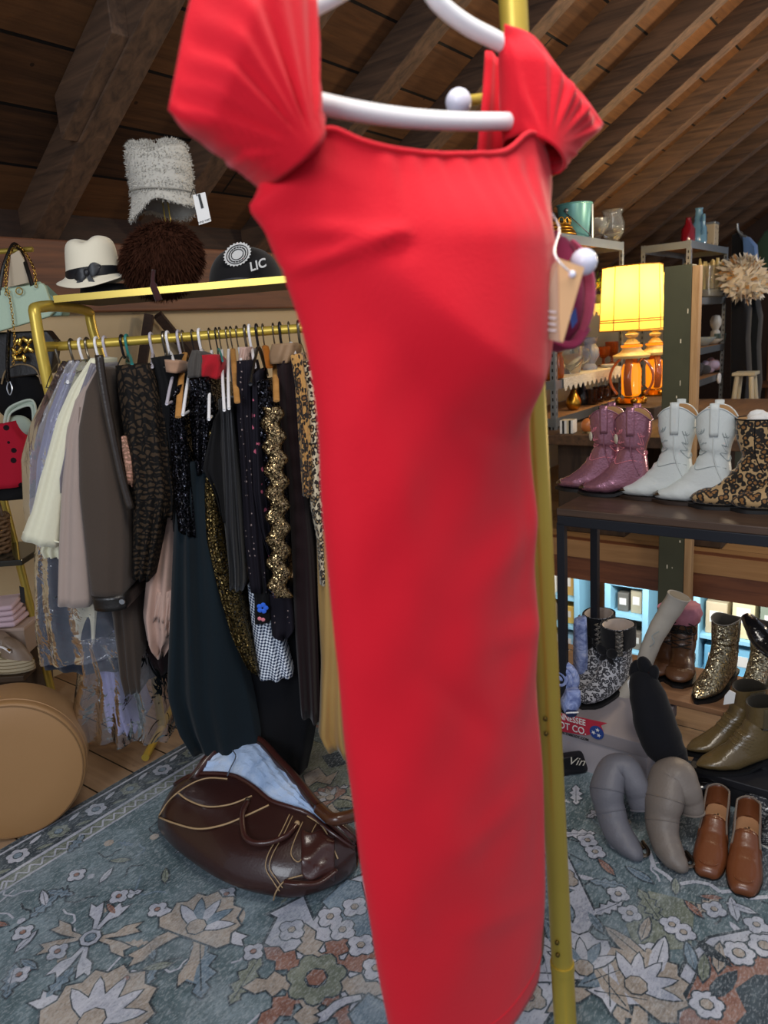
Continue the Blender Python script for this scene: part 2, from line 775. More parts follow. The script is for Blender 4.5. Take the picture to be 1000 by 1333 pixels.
bt = [(-1.5, N0, rz_(N0) + 0.17), (12.2, N0, rz_(N0) + 0.17), (12.2, WN + 0.15, rz_(WN + 0.15) + 0.17), (-1.5, WN + 0.15, rz_(WN + 0.15) + 0.17)]
m = MB().hexa(bt, [(a, b, c + 0.05) for a, b, c in bt])
struct(m.obj('ceiling', M_roof, rz=AZ, smooth=False))
e_ = 0.62
RAFT = [0.6, 1.22, 1.84, 2.46, 3.12, 3.78, 4.44, 5.08, 5.72, 6.36, 7.0, 7.64, 8.28, 8.92, 9.56, 10.2, 10.84]
for e_ in RAFT:
    w = 0.062
    b4 = [(e_ - w, N0, rz_(N0)), (e_ + w, N0, rz_(N0)), (e_ + w, WN + 0.1, rz_(WN + 0.1)), (e_ - w, WN + 0.1, rz_(WN + 0.1))]
    m = MB().hexa(b4, [(a, b, c + 0.175) for a, b, c in b4])
    struct(m.obj('rafter', M_raft, rz=AZ, smooth=False, bevel=0.004))
# scarf pieces nailed beside the first rafters, as in the photo
m = MB()
b4 = [(1.71, 2.35, rz_(2.35) + 0.01), (1.78, 2.35, rz_(2.35) + 0.01), (1.78, 2.75, rz_(2.75) + 0.01), (1.71, 2.75, rz_(2.75) + 0.01)]
m.hexa(b4, [(a, b, c + 0.15) for a, b, c in b4])
struct(m.obj('trim_6', M_raft, rz=AZ, smooth=False, bevel=0.004))

# green painted post with its pale unpainted edge
M_green = simple('green_paint', '#3f4230', 0.6, 0, 0.35, 5, 0.2, 20)
M_pale = wood('pale_post_wood', '#8d6b45', '#c4a276', 0.6, (12, 12, 0.8))
M_chip = simple('chipped_paint', '#cfc8b4', 0.7)
pt = en(AtE(884, 345, 4.45))
m = MB().box((4.45, pt.y - 0.01, -0.35), (0.10, 0.15, 4.12))
post = m.obj('post', M_green, rz=AZ, smooth=False, bevel=0.004)
struct(post)
m = MB().box((4.425, pt.y - 0.107, -0.35), (0.06, 0.04, 4.1))
pe = m.obj('edge_strip', M_pale, parent=post, local=True, smooth=False, bevel=0.003)
m = MB()
for k in range(16):
    zz = random.uniform(-0.1, 1.5)
    yy = pt.y - 0.01 + random.uniform(-0.065, 0.065)
    hh = random.uniform(0.006, 0.03)
    m.box((4.399, yy, zz), (0.003, random.uniform(0.003, 0.008), hh))
m.obj('paint_chips', M_chip, parent=post, local=True, smooth=False)

# ================================================================ rug
def sstep_n(t, n):
    return t.math('MULTIPLY', t.math('SUBTRACT', n, 0.48, True), 4.5, True)


def rugmat(name, c, lite, dark, s=7):
    t = NT(name)
    n1 = t.noise(s, 5, None, 0.65)
    n2 = t.noise(26, 4, t.mp((1, 3.0, 1)), 0.7)
    cc = t.ramp(n1, [(0.25, dark), (0.5, c), (0.75, lite)])
    cc = t.mix(t.math('MULTIPLY', t.math('GREATER_THAN', n2, 0.58), 0.45), cc, lite)
    n3 = t.noise(3.2, 6, t.mp((1, 1.6, 1)), 0.7)
    cc = t.mix(t.math('MULTIPLY', sstep_n(t, n3), 0.55), cc, '#8b97a0')
    cc = t.mix(t.math('MULTIPLY', t.math('LESS_THAN', n2, 0.38), 0.35), cc, dark)
    n4 = t.noise(85, 3, t.mp((1, 2.2, 1)), 0.7)
    cc = t.mix(t.math('MULTIPLY', t.math('GREATER_THAN', n4, 0.56), 0.30), cc, '#b9c0c6')
    cc = t.mix(t.math('MULTIPLY', t.math('LESS_THAN', n4, 0.42), 0.28), cc, '#2c353b')
    t.color(cc)
    t.set(0.9, sheen=0.1, spec=0.15)
    t.bump(t.noise(240, 2), 0.4, 0.003)
    return t.m


RM = [rugmat('rug_teal', '#5a6d74', '#8c9ea8', '#3a4c53', 4),
      rugmat('rug_lilac', '#b2b6c4', '#ced1da', '#858da0'),
      rugmat('rug_rust', '#8c665a', '#a98d82', '#6c4c43'),
      rugmat('rug_tan', '#a0968c', '#bab3ac', '#7f776f'),
      rugmat('rug_dark', '#363f47', '#5d6a72', '#262d33'),
      rugmat('rug_blue', '#6b7f90', '#93a4b2', '#4f6272'),
      rugmat('rug_sage', '#747c70', '#979d92', '#535a50')]
rug = MB()
RZ = 0.008
RE0, RE1, RN0, RN1 = -1.2, 2.30, -1.6, 2.185
rug.box(((RE0 + RE1) / 2, (RN0 + RN1) / 2, RZ / 2), (RE1 - RE0, RN1 - RN0, RZ))
_layer = [0]


def rp(pts, mi, lift=1):
    """one flat patch of rug pile, points in rug coordinates"""
    _layer[0] = (_layer[0] + 1) % 120
    z = RZ + 0.0005 * lift + _layer[0] * 3.8e-6
    n = len(pts)
    a = sum(pts[i][0] * pts[(i + 1) % n][1] - pts[(i + 1) % n][0] * pts[i][1] for i in range(n))
    if a < 0:
        pts = pts[::-1]
    rug.m = mi
    rug.add([(x, y, z) for x, y in pts], [tuple(range(n))])


def grow(pts, d):
    """offset a polygon outward by d"""
    n = len(pts)
    a = sum(pts[i][0] * pts[(i + 1) % n][1] - pts[(i + 1) % n][0] * pts[i][1] for i in range(n))
    s = 1 if a > 0 else -1
    out = []
    for i in range(n):
        p0, p1, p2 = Vector(pts[i - 1]), Vector(pts[i]), Vector(pts[(i + 1) % n])
        e1 = (p1 - p0).normalized() if (p1 - p0).length else Vector((1, 0))
        e2 = (p2 - p1).normalized() if (p2 - p1).length else Vector((1, 0))
        n1 = Vector((e1.y, -e1.x)) * s
        n2 = Vector((e2.y, -e2.x)) * s
        b = n1 + n2
        if b.length < 0.3:
            b = n1
            k = 1.0
        else:
            b.normalize()
            k = 1 / max(0.5, b.dot(n1))
        q = p1 + b * d * k
        out.append((q.x, q.y))
    return out


def ro(pts, mi, lift=2, o=0.006, om=4):
    if o:
        rp(grow(pts, o), om, lift)
    rp(pts, mi, lift + 1)


def xf(pts, c, rot, s):
    ca, sa = math.cos(rot), math.sin(rot)
    return [(c[0] + s * (x * ca - y * sa), c[1] + s * (x * sa + y * ca)) for x, y in pts]


def fpx(px, py):
    v = en(Z(px, py, RZ))
    return (v.x, v.y)


def fp(pts, mi, lift=2, o=0.005, om=4):
    ro([fpx(*p) for p in pts], mi, lift, o, om)


def line(a, b, w, mi, lift):
    a, b = Vector(a), Vector(b)
    d = (b - a).normalized()
    q = Vector((-d.y, d.x)) * w / 2
    rp([tuple(a + q), tuple(b + q), tuple(b - q), tuple(a - q)], mi, lift)


def pline(pts, w, mi, lift):
    for a, b in zip(pts, pts[1:]):
        line(a, b, w, mi, lift)


def circ(c, r, n=10, sx=1, sy=1, rot=0):
    return xf([(sx * math.cos(2 * math.pi * i / n), sy * math.sin(2 * math.pi * i / n)) for i in range(n)], c, rot, r)


def rosette(c, r, mi, ci, petals=8, rot=0, lift=3):
    pts = []
    for i in range(petals * 4):
        a = 2 * math.pi * i / (petals * 4)
        rr = r * (0.78 + 0.22 * abs(math.cos(a * petals / 2)))
        pts.append((rr * math.cos(a + rot) + c[0], rr * math.sin(a + rot) + c[1]))
    ro(pts, mi, lift, 0.004)
    ro(circ(c, r * 0.36, 8), ci, lift + 2, 0.003)


def quatre(c, r, mi, ci, lift=4, rot=0):
    for k in range(4):
        a = rot + k * math.pi / 2
        ro(circ((c[0] + r * 0.55 * math.cos(a), c[1] + r * 0.55 * math.sin(a)), r * 0.5, 8), mi, lift, 0.003)
    ro(circ(c, r * 0.28, 6), ci, lift + 3, 0.002)


LEAF = [(0, 0), (.12, .10), (.22, .05), (.32, .19), (.45, .09), (.58, .2), (.68, .08), (.82, .12), (1, 0), (.82, -.12), (.68, -.08), (.58, -.2), (.45, -.09), (.32, -.19), (.22, -.05), (.12, -.10)]
LEAF2 = [(0, 0), (.25, .13), (.55, .15), (.85, .08), (1, 0), (.85, -.08), (.55, -.15), (.25, -.13)]
CLAW = [(0, .06), (.35, .1), (.6, .2), (.8, .38), (1.0, .42), (.93, .28), (1.02, .2), (.8, .12), (.6, -.02), (.35, -.08), (0, -.06)]


def leaf(c, L, rot, mi, kind=LEAF, lift=3, vein=True):
    ro(xf(kind, c, rot, L), mi, lift, 0.004)
    if vein:
        rp(xf([(0.1, .012), (.9, .006), (.9, -.006), (.1, -.012)], c, rot, L), 4, lift + 2)


def xflower(c, r, rot, lift=3):
    """cross of forked petals"""
    for k in range(4):
        a = rot + k * math.pi / 2
        for s in (-1, 1):
            pts = [(0.08, 0.02 * s), (.5, .16 * s), (.62, .34 * s), (.95, .46 * s), (.86, .3 * s), (1.0, .2 * s), (.7, .08 * s), (.3, .0)]
            ro(xf(pts, c, a, r), 3 if k % 2 else 1, lift, 0.004)
    ro(circ(c, r * .22, 8), 1, lift + 2, 0.004)
    ro(circ(c, r * .11, 8), 5, lift + 4, 0.003)


def palmette(c, r, rot, a, b, lift=3):
    """fan flower: toothed body, inner petals and two side claws"""
    for s in (1, -1):
        ro([(x, y) for x, y in xf([(p[0], p[1] * s) for p in CLAW], c, rot + s * 2.3, r * 1.3)], 3, lift, 0.004)
        ro(xf([(p[0], p[1] * s) for p in CLAW], c, rot + s * 1.2, r * 1.1), 1, lift, 0.004)
    body = []
    for i in range(17):
        t = -1.9 + 3.8 * i / 16
        rr = 1.0 if i % 2 else 0.86
        body.append((rr * math.cos(t), rr * 0.9 * math.sin(t)))
    ro(xf(body, c, rot, r), a, lift + 2, 0.005)
    for i in range(5):
        t = -1.1 + 2.2 * i / 4
        ro(xf(LEAF2, c, rot + t, r * .78), b if i % 2 else 1, lift + 4, 0.003)
    ro(circ(c, r * .2, 8), 3, lift + 6, 0.003)


def burst(c, r, n, mi, mi2, rot=0, lift=3):
    for i in range(n):
        a = rot + 2 * math.pi * i / n
        leaf(c, r, a, mi if i % 2 else mi2, LEAF, lift, False)
    rosette(c, r * .42, 6, 5, 7, rot, lift + 3)
    ro(circ(c, r * .14, 6), 2, lift + 7, 0.003)


# border along the n = RN1 edge, and its return at the far end
line((RE0, RN1 - .012), (RE1, RN1 - .012), .02, 4, 1)
line((RE0, RN1 - .075), (RE1, RN1 - .075), .105, 4, 1)
line((RE0, RN1 - .026), (RE1, RN1 - .026), .008, 1, 2)
line((RE0, RN1 - .135), (RE1, RN1 - .135), .012, 1, 2)
line((RE0, RN1 - .165), (RE1, RN1 - .165), .045, 6, 1)
line((RE0, RN1 - .19), (RE1, RN1 - .19), .008, 1, 2)
x = RE0 + .05
k = 0
while x < RE1 - .05:
    rosette((x, RN1 - .08), .034, 1 if k % 2 else 6, 5, 6, 0.3, 3)
    leaf((x + .045, RN1 - .06), .05, 0.3, 1, LEAF2, 3, False)
    leaf((x + .045, RN1 - .10), .05, -0.4, 6, LEAF2, 3, False)
    x += .13
    k += 1
x = RE0 + .02
while x < RE1 - .03:
    pline([(x, RN1 - .18), (x + .02, RN1 - .152), (x + .04, RN1 - .18)], .006, 1, 3)
    x += .04
rp([(RE1 - .16, RN0), (RE1, RN0), (RE1, RN1 - .2), (RE1 - .16, RN1 - .2)], 4, 1)
line((RE1 - .17, RN0), (RE1 - .17, RN1 - .2), .012, 1, 2)
line((RE1 - .02, RN0), (RE1 - .02, RN1 - .2), .012, 1, 2)
y = RN0 + .1
while y < RN1 - .25:
    rosette((RE1 - .09, y), .045, 1, 2, 6, 0, 3)
    leaf((RE1 - .09, y + .05), .07, math.pi / 2, 5, LEAF2, 3, False)
    y += .15

# field motifs, left part
palmette(fpx(348, 1098), .13, -0.9, 2, 3)
xflower(fpx(118, 1222), .12, 0.55)
palmette(fpx(256, 1208), .125, 0.2, 3, 5)
palmette(fpx(120, 1330), .15, 0.3, 3, 1)
leaf(fpx(262, 1300), .19, 0.9, 5)
leaf(fpx(300, 1308), .14, 0.3, 6)
for (px, py, L, rt, c) in ((40, 1195, .09, 0.2, 5), (60, 1180, .07, 1.2, 1), (95, 1165, .08, 2.0, 5), (130, 1150, .06, .4, 1), (185, 1160, .09, 2.6, 1),
                           (215, 1150, .06, .9, 6), (20, 1240, .07, .3, 1), (48, 1262, .06, 1.7, 5), (60, 1300, .09, .3, 5), (200, 1250, .06, 1.1, 5), (170, 1120, .06, 2.2, 6),
                           (90, 1110, .08, .5, 5), (230, 1110, .07, -.6, 1), (8, 1300, .10, .9, 5), (180, 1295, .08, 0.4, 5), (225, 1255, .07, 2.4, 6), (10, 1205, .05, 2, 2), (150, 1190, .05, 1.4, 2)):
    leaf(fpx(px, py), L, rt, c, LEAF if L > .07 else LEAF2)
for (px, py) in ((30, 1215), (75, 1240), (155, 1168), (205, 1185), (165, 1275), (25, 1270), (295, 1165), (330, 1240), (100, 1140)):
    quatre(fpx(px, py), .026, 1, 2)
# worn tracery of thin stems and small leaves all over the field
rs_ = random.Random(11)
for k in range(520):
    c = (rs_.uniform(-.9, RE1 - .25), rs_.uniform(-.6, RN1 - .25))
    kind = rs_.random()
    rot = rs_.choice((0, .8, 1.57, 2.4, 3.9, 5.2)) + rs_.uniform(-.2, .2)
    if kind < .55:
        L = rs_.uniform(.05, .12)
        pts = [(c[0] + L * t * math.cos(rot + .9 * math.sin(t * 3)), c[1] + L * t * math.sin(rot + .9 * math.sin(t * 3))) for t in (0, .25, .5, .75, 1)]
        pline(pts, .0055, rs_.choice((4, 1, 1, 5)), 1)
    elif kind < .85:
        rp(xf(LEAF2 if kind < .7 else LEAF, c, rot, rs_.uniform(.03, .075)), rs_.choice((1, 5, 1, 6, 5, 3, 2)), 1)
    else:
        rp(circ(c, rs_.uniform(.008, .016), 7), rs_.choice((1, 3)), 1)
# pale medallion zone behind the dress hem
fp([(345, 1228), (362, 1195), (352, 1190), (395, 1168), (408, 1200), (445, 1150), (500, 1130), (640, 1130), (660, 1235), (640, 1333), (520, 1345), (480, 1290), (455, 1320), (430, 1262), (392, 1255)], 1, 2, .008)
fp([(420, 1175), (452, 1146), (470, 1150), (480, 1190), (500, 1240), (470, 1225)], 5, 4, .004)
for p in ((430, 1195), (446, 1212), (470, 1232), (462, 1182), (490, 1262), (380, 1212)):
    quatre(fpx(*p), .034, 1, 3, 6)
burst(fpx(412, 1275), .17, 9, 3, 2, 0.2, 4)
fp([(455, 1322), (480, 1296), (520, 1318), (530, 1345), (470, 1350)], 5, 6, .005)
leaf(fpx(470, 1300), .1, 2.4, 1, CLAW, 8, False)
# greenish rug patch behind the duffel bag: shade and warm light in its colour
fp([(398, 962), (440, 975), (520, 975), (520, 1048), (440, 1052), (402, 1030), (375, 1000)], 6, 2, .004)
fp([(395, 1010), (415, 1000), (425, 1012), (440, 1005), (430, 1022), (412, 1018), (400, 1026)], 3, 4, .004)
fp([(420, 985), (440, 980), (450, 995), (430, 1000)], 4, 4, .003)
palmette(fpx(430, 1040), .07, 1.5, 2, 3, 4)
# field motifs, right part: lilac lattice
fp([(700, 1085), (712, 1060), (775, 1190), (770, 1205), (740, 1252), (722, 1310), (700, 1345), (660, 1345), (700, 1270), (735, 1215), (740, 1190)], 1, 2, .007)
for (px, py, rt) in ((725, 1120, 2.2), (745, 1160, 2.2), (745, 1200, .6), (728, 1240, .6), (715, 1280, .6)):
    leaf(fpx(px, py), .06, rt, 5, LEAF2, 5)
for (px, py) in ((735, 1145), (720, 1100), (690, 1300)):
    quatre(fpx(px, py), .035, 3, 2, 5)
palmette(fpx(760, 1262), .11, 0.5, 1, 5, 4)
for i, (px, py, L, rt) in enumerate(((742, 1250, .15, 1.5), (745, 1255, .14, .9), (742, 1270, .16, 2.1), (752, 1285, .14, -.6), (765, 1290, .14, -1.2))):
    leaf(fpx(px, py), L, rt, (1, 5)[i % 2], LEAF2, 6)
palmette(fpx(828, 1285), .12, -0.3, 3, 1, 4)
for i, (px, py, L, rt) in enumerate(((795, 1320, .14, .4), (820, 1318, .13, 1.0), (850, 1275, .13, 0.1), (845, 1255, .13, 1.2))):
    leaf(fpx(px, py), L, rt, (1, 3)[i % 2], LEAF2, 6)
# corner medallion
fp([(900, 1242), (925, 1222), (1010, 1205), (1090, 1333), (860, 1345), (872, 1300)], 1, 2, .008)
fp([(918, 1250), (935, 1236), (1010, 1222), (1090, 1345), (880, 1345), (890, 1310)], 2, 4, .006)
fp([(960, 1290), (985, 1272), (1030, 1275), (1030, 1345), (950, 1345), (975, 1320)], 4, 6, .004)
for (px, py) in ((962, 1243), (995, 1233), (920, 1310)):
    rosette(fpx(px, py), .036, 1, 3, 6, 0, 8)
for (px, py, L, rt, c) in ((905, 1265, .08, .5, 5), (915, 1280, .08, .2, 6), (935, 1268, .09, .2, 3), (950, 1258, .08, 1.2, 4), (925, 1300, .1, -.3, 4)):
    leaf(fpx(px, py), L, rt, c, LEAF2, 8)
for (px, py, L, rt, c) in ((750, 1048, .10, .4, 1), (765, 1065, .10, -.4, 1), (740, 1080, .08, 1.5, 5), (775, 1085, .10, 2.2, 1), (790, 1060, .07, .2, 3), (815, 1155, .09, 1.9, 5), (810, 1175, .09, 2.6, 1),
                           (800, 1140, .07, 1.0, 2), (835, 1225, .08, .1, 3), (860, 1200, .11, .8, 6), (905, 1190, .09, -.4, 3), (915, 1195, .06, 1.0, 2), (960, 1200, .08, .4, 1), (985, 1190, .07, 1.6, 1),
                           (880, 1165, .06, .3, 6), (850, 1150, .08, 1.3, 5), (735, 1010, .14, .1, 1), (720, 1025, .14, .4, 5), (940, 1170, .05, 2, 2), (785, 1215, .07, .9, 5)):
    leaf(fpx(px, py), L, rt, c, LEAF if L > .08 else LEAF2)
for (px, py) in ((775, 1110), (805, 1165), (875, 1205), (890, 1215), (930, 1185), (765, 1095), (820, 1190), (985, 1205), (845, 1240)):
    quatre(fpx(px, py), .028, 1, 3)
fp([(845, 1160), (905, 1175), (900, 1235), (830, 1240), (815, 1205), (830, 1180)], 6, 1, 0)  # sage patch, warm greenish light on the pile put into its colour
zz = [fpx(*p) for p in ((845, 1108), (852, 1130), (868, 1140), (880, 1152), (905, 1148), (925, 1152), (938, 1162), (955, 1160), (975, 1170), (1000, 1168))]
pline(zz, .012, 1, 3)
fp([(848, 1100), (862, 1132), (880, 1146), (940, 1155), (1000, 1160), (1000, 1060), (850, 1050)], 4, 1, 0)
for p in ((545, 1165), (600, 1185), (560, 1230), (620, 1270), (570, 1300), (520, 1210), (640, 1160)):
    rosette(fpx(*p), .05, (3, 5)[int(p[0]) % 2], 2, 7, .3, 6)
for (px, py, L, rt, c) in ((530, 1150, .12, .4, 5), (590, 1220, .13, 1.2, 6), (600, 1310, .12, 2.2, 5), (545, 1270, .12, -.5, 3), (640, 1220, .10, .2, 5)):
    leaf(fpx(px, py), L, rt, c, LEAF, 6)
palmette(fpx(560, 1075), .13, .8, 2, 3)
palmette(fpx(640, 1060), .11, -.6, 3, 5)
xflower(fpx(600, 1030), .10, .4)
# rest of the rug out of the way of the camera, repeated border flowers
for i in range(5):
    for j in range(3):
        rosette((-.9 + .45 * i, -1.3 + .35 * j), .09, (1, 3)[(i + j) % 2], 2, 8)
rugo = rug.obj('rug', RM, rz=AZ, smooth=False)
tag(rugo, 'large faded teal and lilac oriental rug on the attic floor', 'rug')
# ================================================================ red dress, hanger, gold stand
M_red = NT('red_crepe')
_w = M_red.n('ShaderNodeTexWave', wave_type='BANDS', bands_direction='DIAGONAL')
_w.inputs['Scale'].default_value = 260
M_red.l(M_red.co(), _w.inputs['Vector'])
M_red.color(M_red.mix(M_red.noise(5, 3), '#c6091f', '#d61027'))
M_red.set(0.75, sheen=0.12, spec=0.2)
M_red.bump(M_red.math('ADD', M_red.noise(260, 2), M_red.math('MULTIPLY', M_red.noise(22, 3), 0.6)), 0.16, 0.003)
M_red = M_red.m
M_white = simple('white_plastic', '#e9e8ea', 0.35, 0, 0.03)
M_gold = simple('brushed_gold', '#c4aa48', 0.36, 0.45, 0.08)
M_gold2 = simple('pale_gold', '#b8a04a', 0.3, 0.6, 0.08)
M_ball = simple('pearl_white_ball', '#dcdef0', 0.3, 0, 0.03)
M_steel = metal('steel', '#b9bcc0', 0.3)
M_rivet = metal('dark_rivet', '#6a5a30', 0.5)

DP0 = Vector((0.09, 0.965, 1.0))
DT = Vector((0.82, 0.573, 0)).normalized()        # across the dress
DN = Vector((DT.y, -DT.x, 0))                     # towards the camera


def D(px, py, off=0.0):
    d = ray(px, py)
    t = (DP0 - EYE).dot(DN) / d.dot(DN)
    return EYE + d * t + DN * off


def coons(top, bot, lef, rig, nu, nv):
    """pixel-space patch between four polylines -> rows of (px, py, u, v)"""
    T = [polyat([p + (0,) for p in top], i / nu) for i in range(nu + 1)]
    Bt = [polyat([p + (0,) for p in bot], i / nu) for i in range(nu + 1)]
    L = [polyat([p + (0,) for p in lef], j / nv) for j in range(nv + 1)]
    Rr = [polyat([p + (0,) for p in rig], j / nv) for j in range(nv + 1)]
    rows = []
    for j in range(nv + 1):
        v = j / nv
        row = []
        for i in range(nu + 1):
            u = i / nu
            p = L[j] * (1 - u) + Rr[j] * u + T[i] * (1 - v) + Bt[i] * v - (
                T[0] * (1 - u) * (1 - v) + T[-1] * u * (1 - v) + Bt[0] * (1 - u) * v + Bt[-1] * u * v)
            row.append((p.x, p.y, u, v))
        rows.append(row)
    return rows


dL = smooth_path([(343, 226, 0), (334, 255, 0), (326, 272, 0), (345, 302, 0), (374, 370, 0), (394, 430, 0), (406, 490, 0), (414, 560, 0), (418, 650, 0), (428, 760, 0), (440, 870, 0), (452, 980, 0), (467, 1100, 0), (482, 1200, 0), (498, 1290, 0), (510, 1352, 0)], 4)
dR = smooth_path([(711, 224, 0), (715, 250, 0), (716, 290, 0), (713, 340, 0), (706, 400, 0), (699, 450, 0), (694, 500, 0), (691, 570, 0), (691, 660, 0), (694, 770, 0), (698, 900, 0), (702, 1010, 0), (703, 1100, 0), (700, 1170, 0), (697, 1218, 0)], 4)
dT = smooth_path([(343, 226, 0), (375, 200, 0), (402, 180, 0), (440, 197, 0), (480, 208, 0), (530, 214, 0), (580, 213, 0), (625, 208, 0), (662, 182, 0), (690, 196, 0), (711, 224, 0)], 4)
dB = smooth_path([(510, 1352, 0), (560, 1345, 0), (610, 1318, 0), (650, 1280, 0), (680, 1248, 0), (682, 1222, 0)], 4)
t2 = lambda q: [(p.x, p.y) for p in q]
dL, dR, dT, dB = t2(dL), t2(dR), t2(dT), t2(dB)
dR = [(x - 15 * sstep(235, 330, y), y) for x, y in dR]
NU, NV = 64, 130
P = coons(dT, dB, dL, dR, NU, NV)


def gauss(x, s):
    return math.exp(-(x / s) ** 2)


def seg_d(p, a, b):
    ax, ay = a
    bx, by = b
    t = max(0, min(1, ((p[0] - ax) * (bx - ax) + (p[1] - ay) * (by - ay)) / ((bx - ax) ** 2 + (by - ay) ** 2)))
    return math.hypot(p[0] - ax - t * (bx - ax), p[1] - ay - t * (by - ay)), t


FOLDS = [  # (a, b, width px, height m) soft creases of the crepe
    ((700, 640), (560, 760), 26, 0.006), ((690, 720), (640, 900), 20, 0.008), ((560, 740), (600, 1000), 30, 0.005),
    ((690, 560), (655, 760), 16, 0.010), ((440, 480), (500, 720), 30, 0.007), ((420, 560), (450, 860), 22, 0.006),
    ((470, 330), (560, 560), 40, 0.010), ((520, 1020), (590, 1130), 30, 0.004), ((640, 1010), (560, 1080), 16, 0.004),
    ((690, 900), (680, 1180), 14, 0.006), ((480, 1000), (520, 1300), 26, 0.005), ((700, 290), (668, 470), 12, 0.012),
    ((345, 300), (470, 318), 12, 0.006), ((560, 1180), (660, 1150), 14, 0.003), ((600, 820), (680, 800), 16, 0.004), ((520, 860), (600, 940), 18, -0.004)]


def front(px, py, u, v):
    s = 2 * u - 1
    b = 0.065 * (max(0, 1 - abs(s) ** 2.2)) ** 0.6
    b *= 0.75 + 0.25 * sstep(0.0, 0.25, v)
    # gathers under the neckline
    g = 0.0
    for gx, wd in ((470, 10), (500, 12), (528, 9), (560, 11), (590, 9), (612, 10), (640, 11), (668, 9)):
        drift = (py - 210) * (gx - 560) * -0.0007
        g += gauss(px - gx - drift, wd)
    b += 0.0048 * g * sstep(205, 225, py) * (1 - sstep(230, 360, py))
    # cowl: the bust hangs forward over the waist, lower edge curves up to the right
    yu = 545 - ((px - 628) / 78.0) ** 2 * 95 if px > 628 else 545 - ((628 - px) / 205.0) ** 1.6 * 190
    k = 1 - sstep(yu - 58, yu + 34, py)
    amp = 0.058 * sstep(400, 600, px) * (1 - 0.5 * sstep(690, 715, px))
    b += amp * k * sstep(210, 330, py) * max(0, 1 - abs(s) ** 3)
    # bust dart on the left
    d, t = seg_d((px, py), (372, 352), (470, 316))
    b += 0.009 * gauss(d, 9) - 0.007 * gauss(math.hypot(px - 468, py - 330), 16)
    for a, c, w, h in FOLDS:
        d, t = seg_d((px, py), a, c)
        b += h * gauss(d, w) * math.sin(math.pi * min(1, max(0, 0.12 + 0.76 * t)))
    b += 0.0022 * math.sin(px * 0.055 + py * 0.012) * math.sin(py * 0.021 + px * 0.013) * sstep(0.15, 0.3, v)
    return b


dress = thing('red_dress', 'long bright red cap sleeve dress hanging in the foreground on a white hanger', 'dress', (DP0.x, DP0.y, 0.42))
m = MB()
rows = []
for row in P:
    ring = [D(px, py, front(px, py, u, v)) for px, py, u, v in row]
    back = []
    for px, py, u, v in reversed(row[1:-1]):
        s = 2 * u - 1
        dy = 10 * (1 - v) * (1 - abs(s) ** 2)
        back.append(D(px, py + dy, -0.035 * (max(0, 1 - abs(s) ** 2.5)) ** 0.6 + 0.006 * math.sin(u * 18)))
    rows.append(ring + back)
m.loft(rows, True, False, False)
body = m.obj('skirt_and_bodice', M_red, dress, ang=180, solid=0.0025)
# neckline binding and hem stitching
m = MB().tube([D(px, py, front(px, py, u, v) + 0.002) for px, py, u, v in P[0]][6:-6], 0.0035, 8)
m.obj('neckline_binding', M_red, dress, ang=180)
hem = P[-4]
m = MB().tube([D(px, py, front(px, py, u, v) + 0.001) for px, py, u, v in hem][2:-2], 0.0012, 6)
m.obj('hem_seam', M_red, dress, ang=180)


def sleeve(top, bot, lef, rig, puff, fan, offb, nf):
    Q = coons(t2(smooth_path([p + (0,) for p in top], 4)), bot, lef, rig, 40, 30)
    m = MB()
    fr, bk = [], []
    for row in Q:
        rf, rb = [], []
        for px, py, u, v in row:
            e0 = math.sin(math.pi * u) ** 0.6 if 0 < u < 1 else 0
            e1 = math.sin(math.pi * (0.5 * v + 0.0)) if v < 1 else 1
            bul = puff * (0.25 + 0.75 * e0) * (sstep(0, 0.35, v))
            a = math.atan2(py - fan[1], px - fan[0])
            dd = math.hypot(px - fan[0], py - fan[1])
            ga = (math.sin(a * nf) + 0.8 * math.sin(a * nf * 0.53 + 1.3)) * 0.0026 * sstep(15, 70, dd) * sstep(0, 0.15, v)
            rf.append(D(px, py, 0.012 + bul + ga))
            rb.append(D(px, py, 0.012 - offb * sstep(0, 0.3, v) * (0.4 + 0.6 * e0) - ga))
        fr.append(rf)
        bk.append(rb)
    rings = [a + b[::-1] for a, b in zip(fr, bk)]
    m.loft(rings, True, False, False)
    m.obj('cap_sleeve', M_red, dress, ang=180, solid=0.002)


sleeve([(390, -66), (320, -80), (264, -60), (240, 15), (226, 85), (214, 147)], [(345, 240), (400, 182)][::-1],
       [(390, -66), (394, 0), (398, 100), (402, 182)], [(214, 147), (262, 180), (304, 212), (345, 242)], 0.05, (370, 215), 0.05, 34)
sleeve([(648, 36), (686, 52), (722, 98), (752, 130), (777, 165)], [(664, 180), (714, 229)],
       [(648, 36), (655, 100), (664, 180)], [(777, 165), (742, 195), (714, 229)], 0.035, (680, 205), 0.045, 30)


def strap(poly_l, poly_r, off, name):
    m = MB()
    r_ = []
    for j in range(13):
        a, b = polyat([p + (0,) for p in poly_l], j / 12), polyat([p + (0,) for p in poly_r], j / 12)
        r_.append([D(*(lerp(a.x, b.x, i / 8), lerp(a.y, b.y, i / 8)), off + 0.004 * math.sin(i * 1.4)) for i in range(9)])
    m.grid(r_)
    m.obj(name, M_red, dress, ang=180, solid=0.003)


strap([(664, 50), (660, 110), (650, 214)], [(704, 70), (704, 120), (700, 216)], -0.045, 'back_strap')
strap([(392, -40), (396, 90), (402, 180)], [(396, -40), (412, 110), (426, 188)], -0.05, 'back_strap')
# folded kraft swing tag on its white string
M_kraft = simple('kraft_card', '#d3a678', 0.8, 0, 0.06, 8)
M_kraft2 = simple('kraft_shaded', '#b79a80', 0.8, 0, 0.06, 8)  # greyer kraft for the shaded panel, the shade put into its colour
M_paper = simple('paper_white', '#dfdcda', 0.8, 0, 0.03)


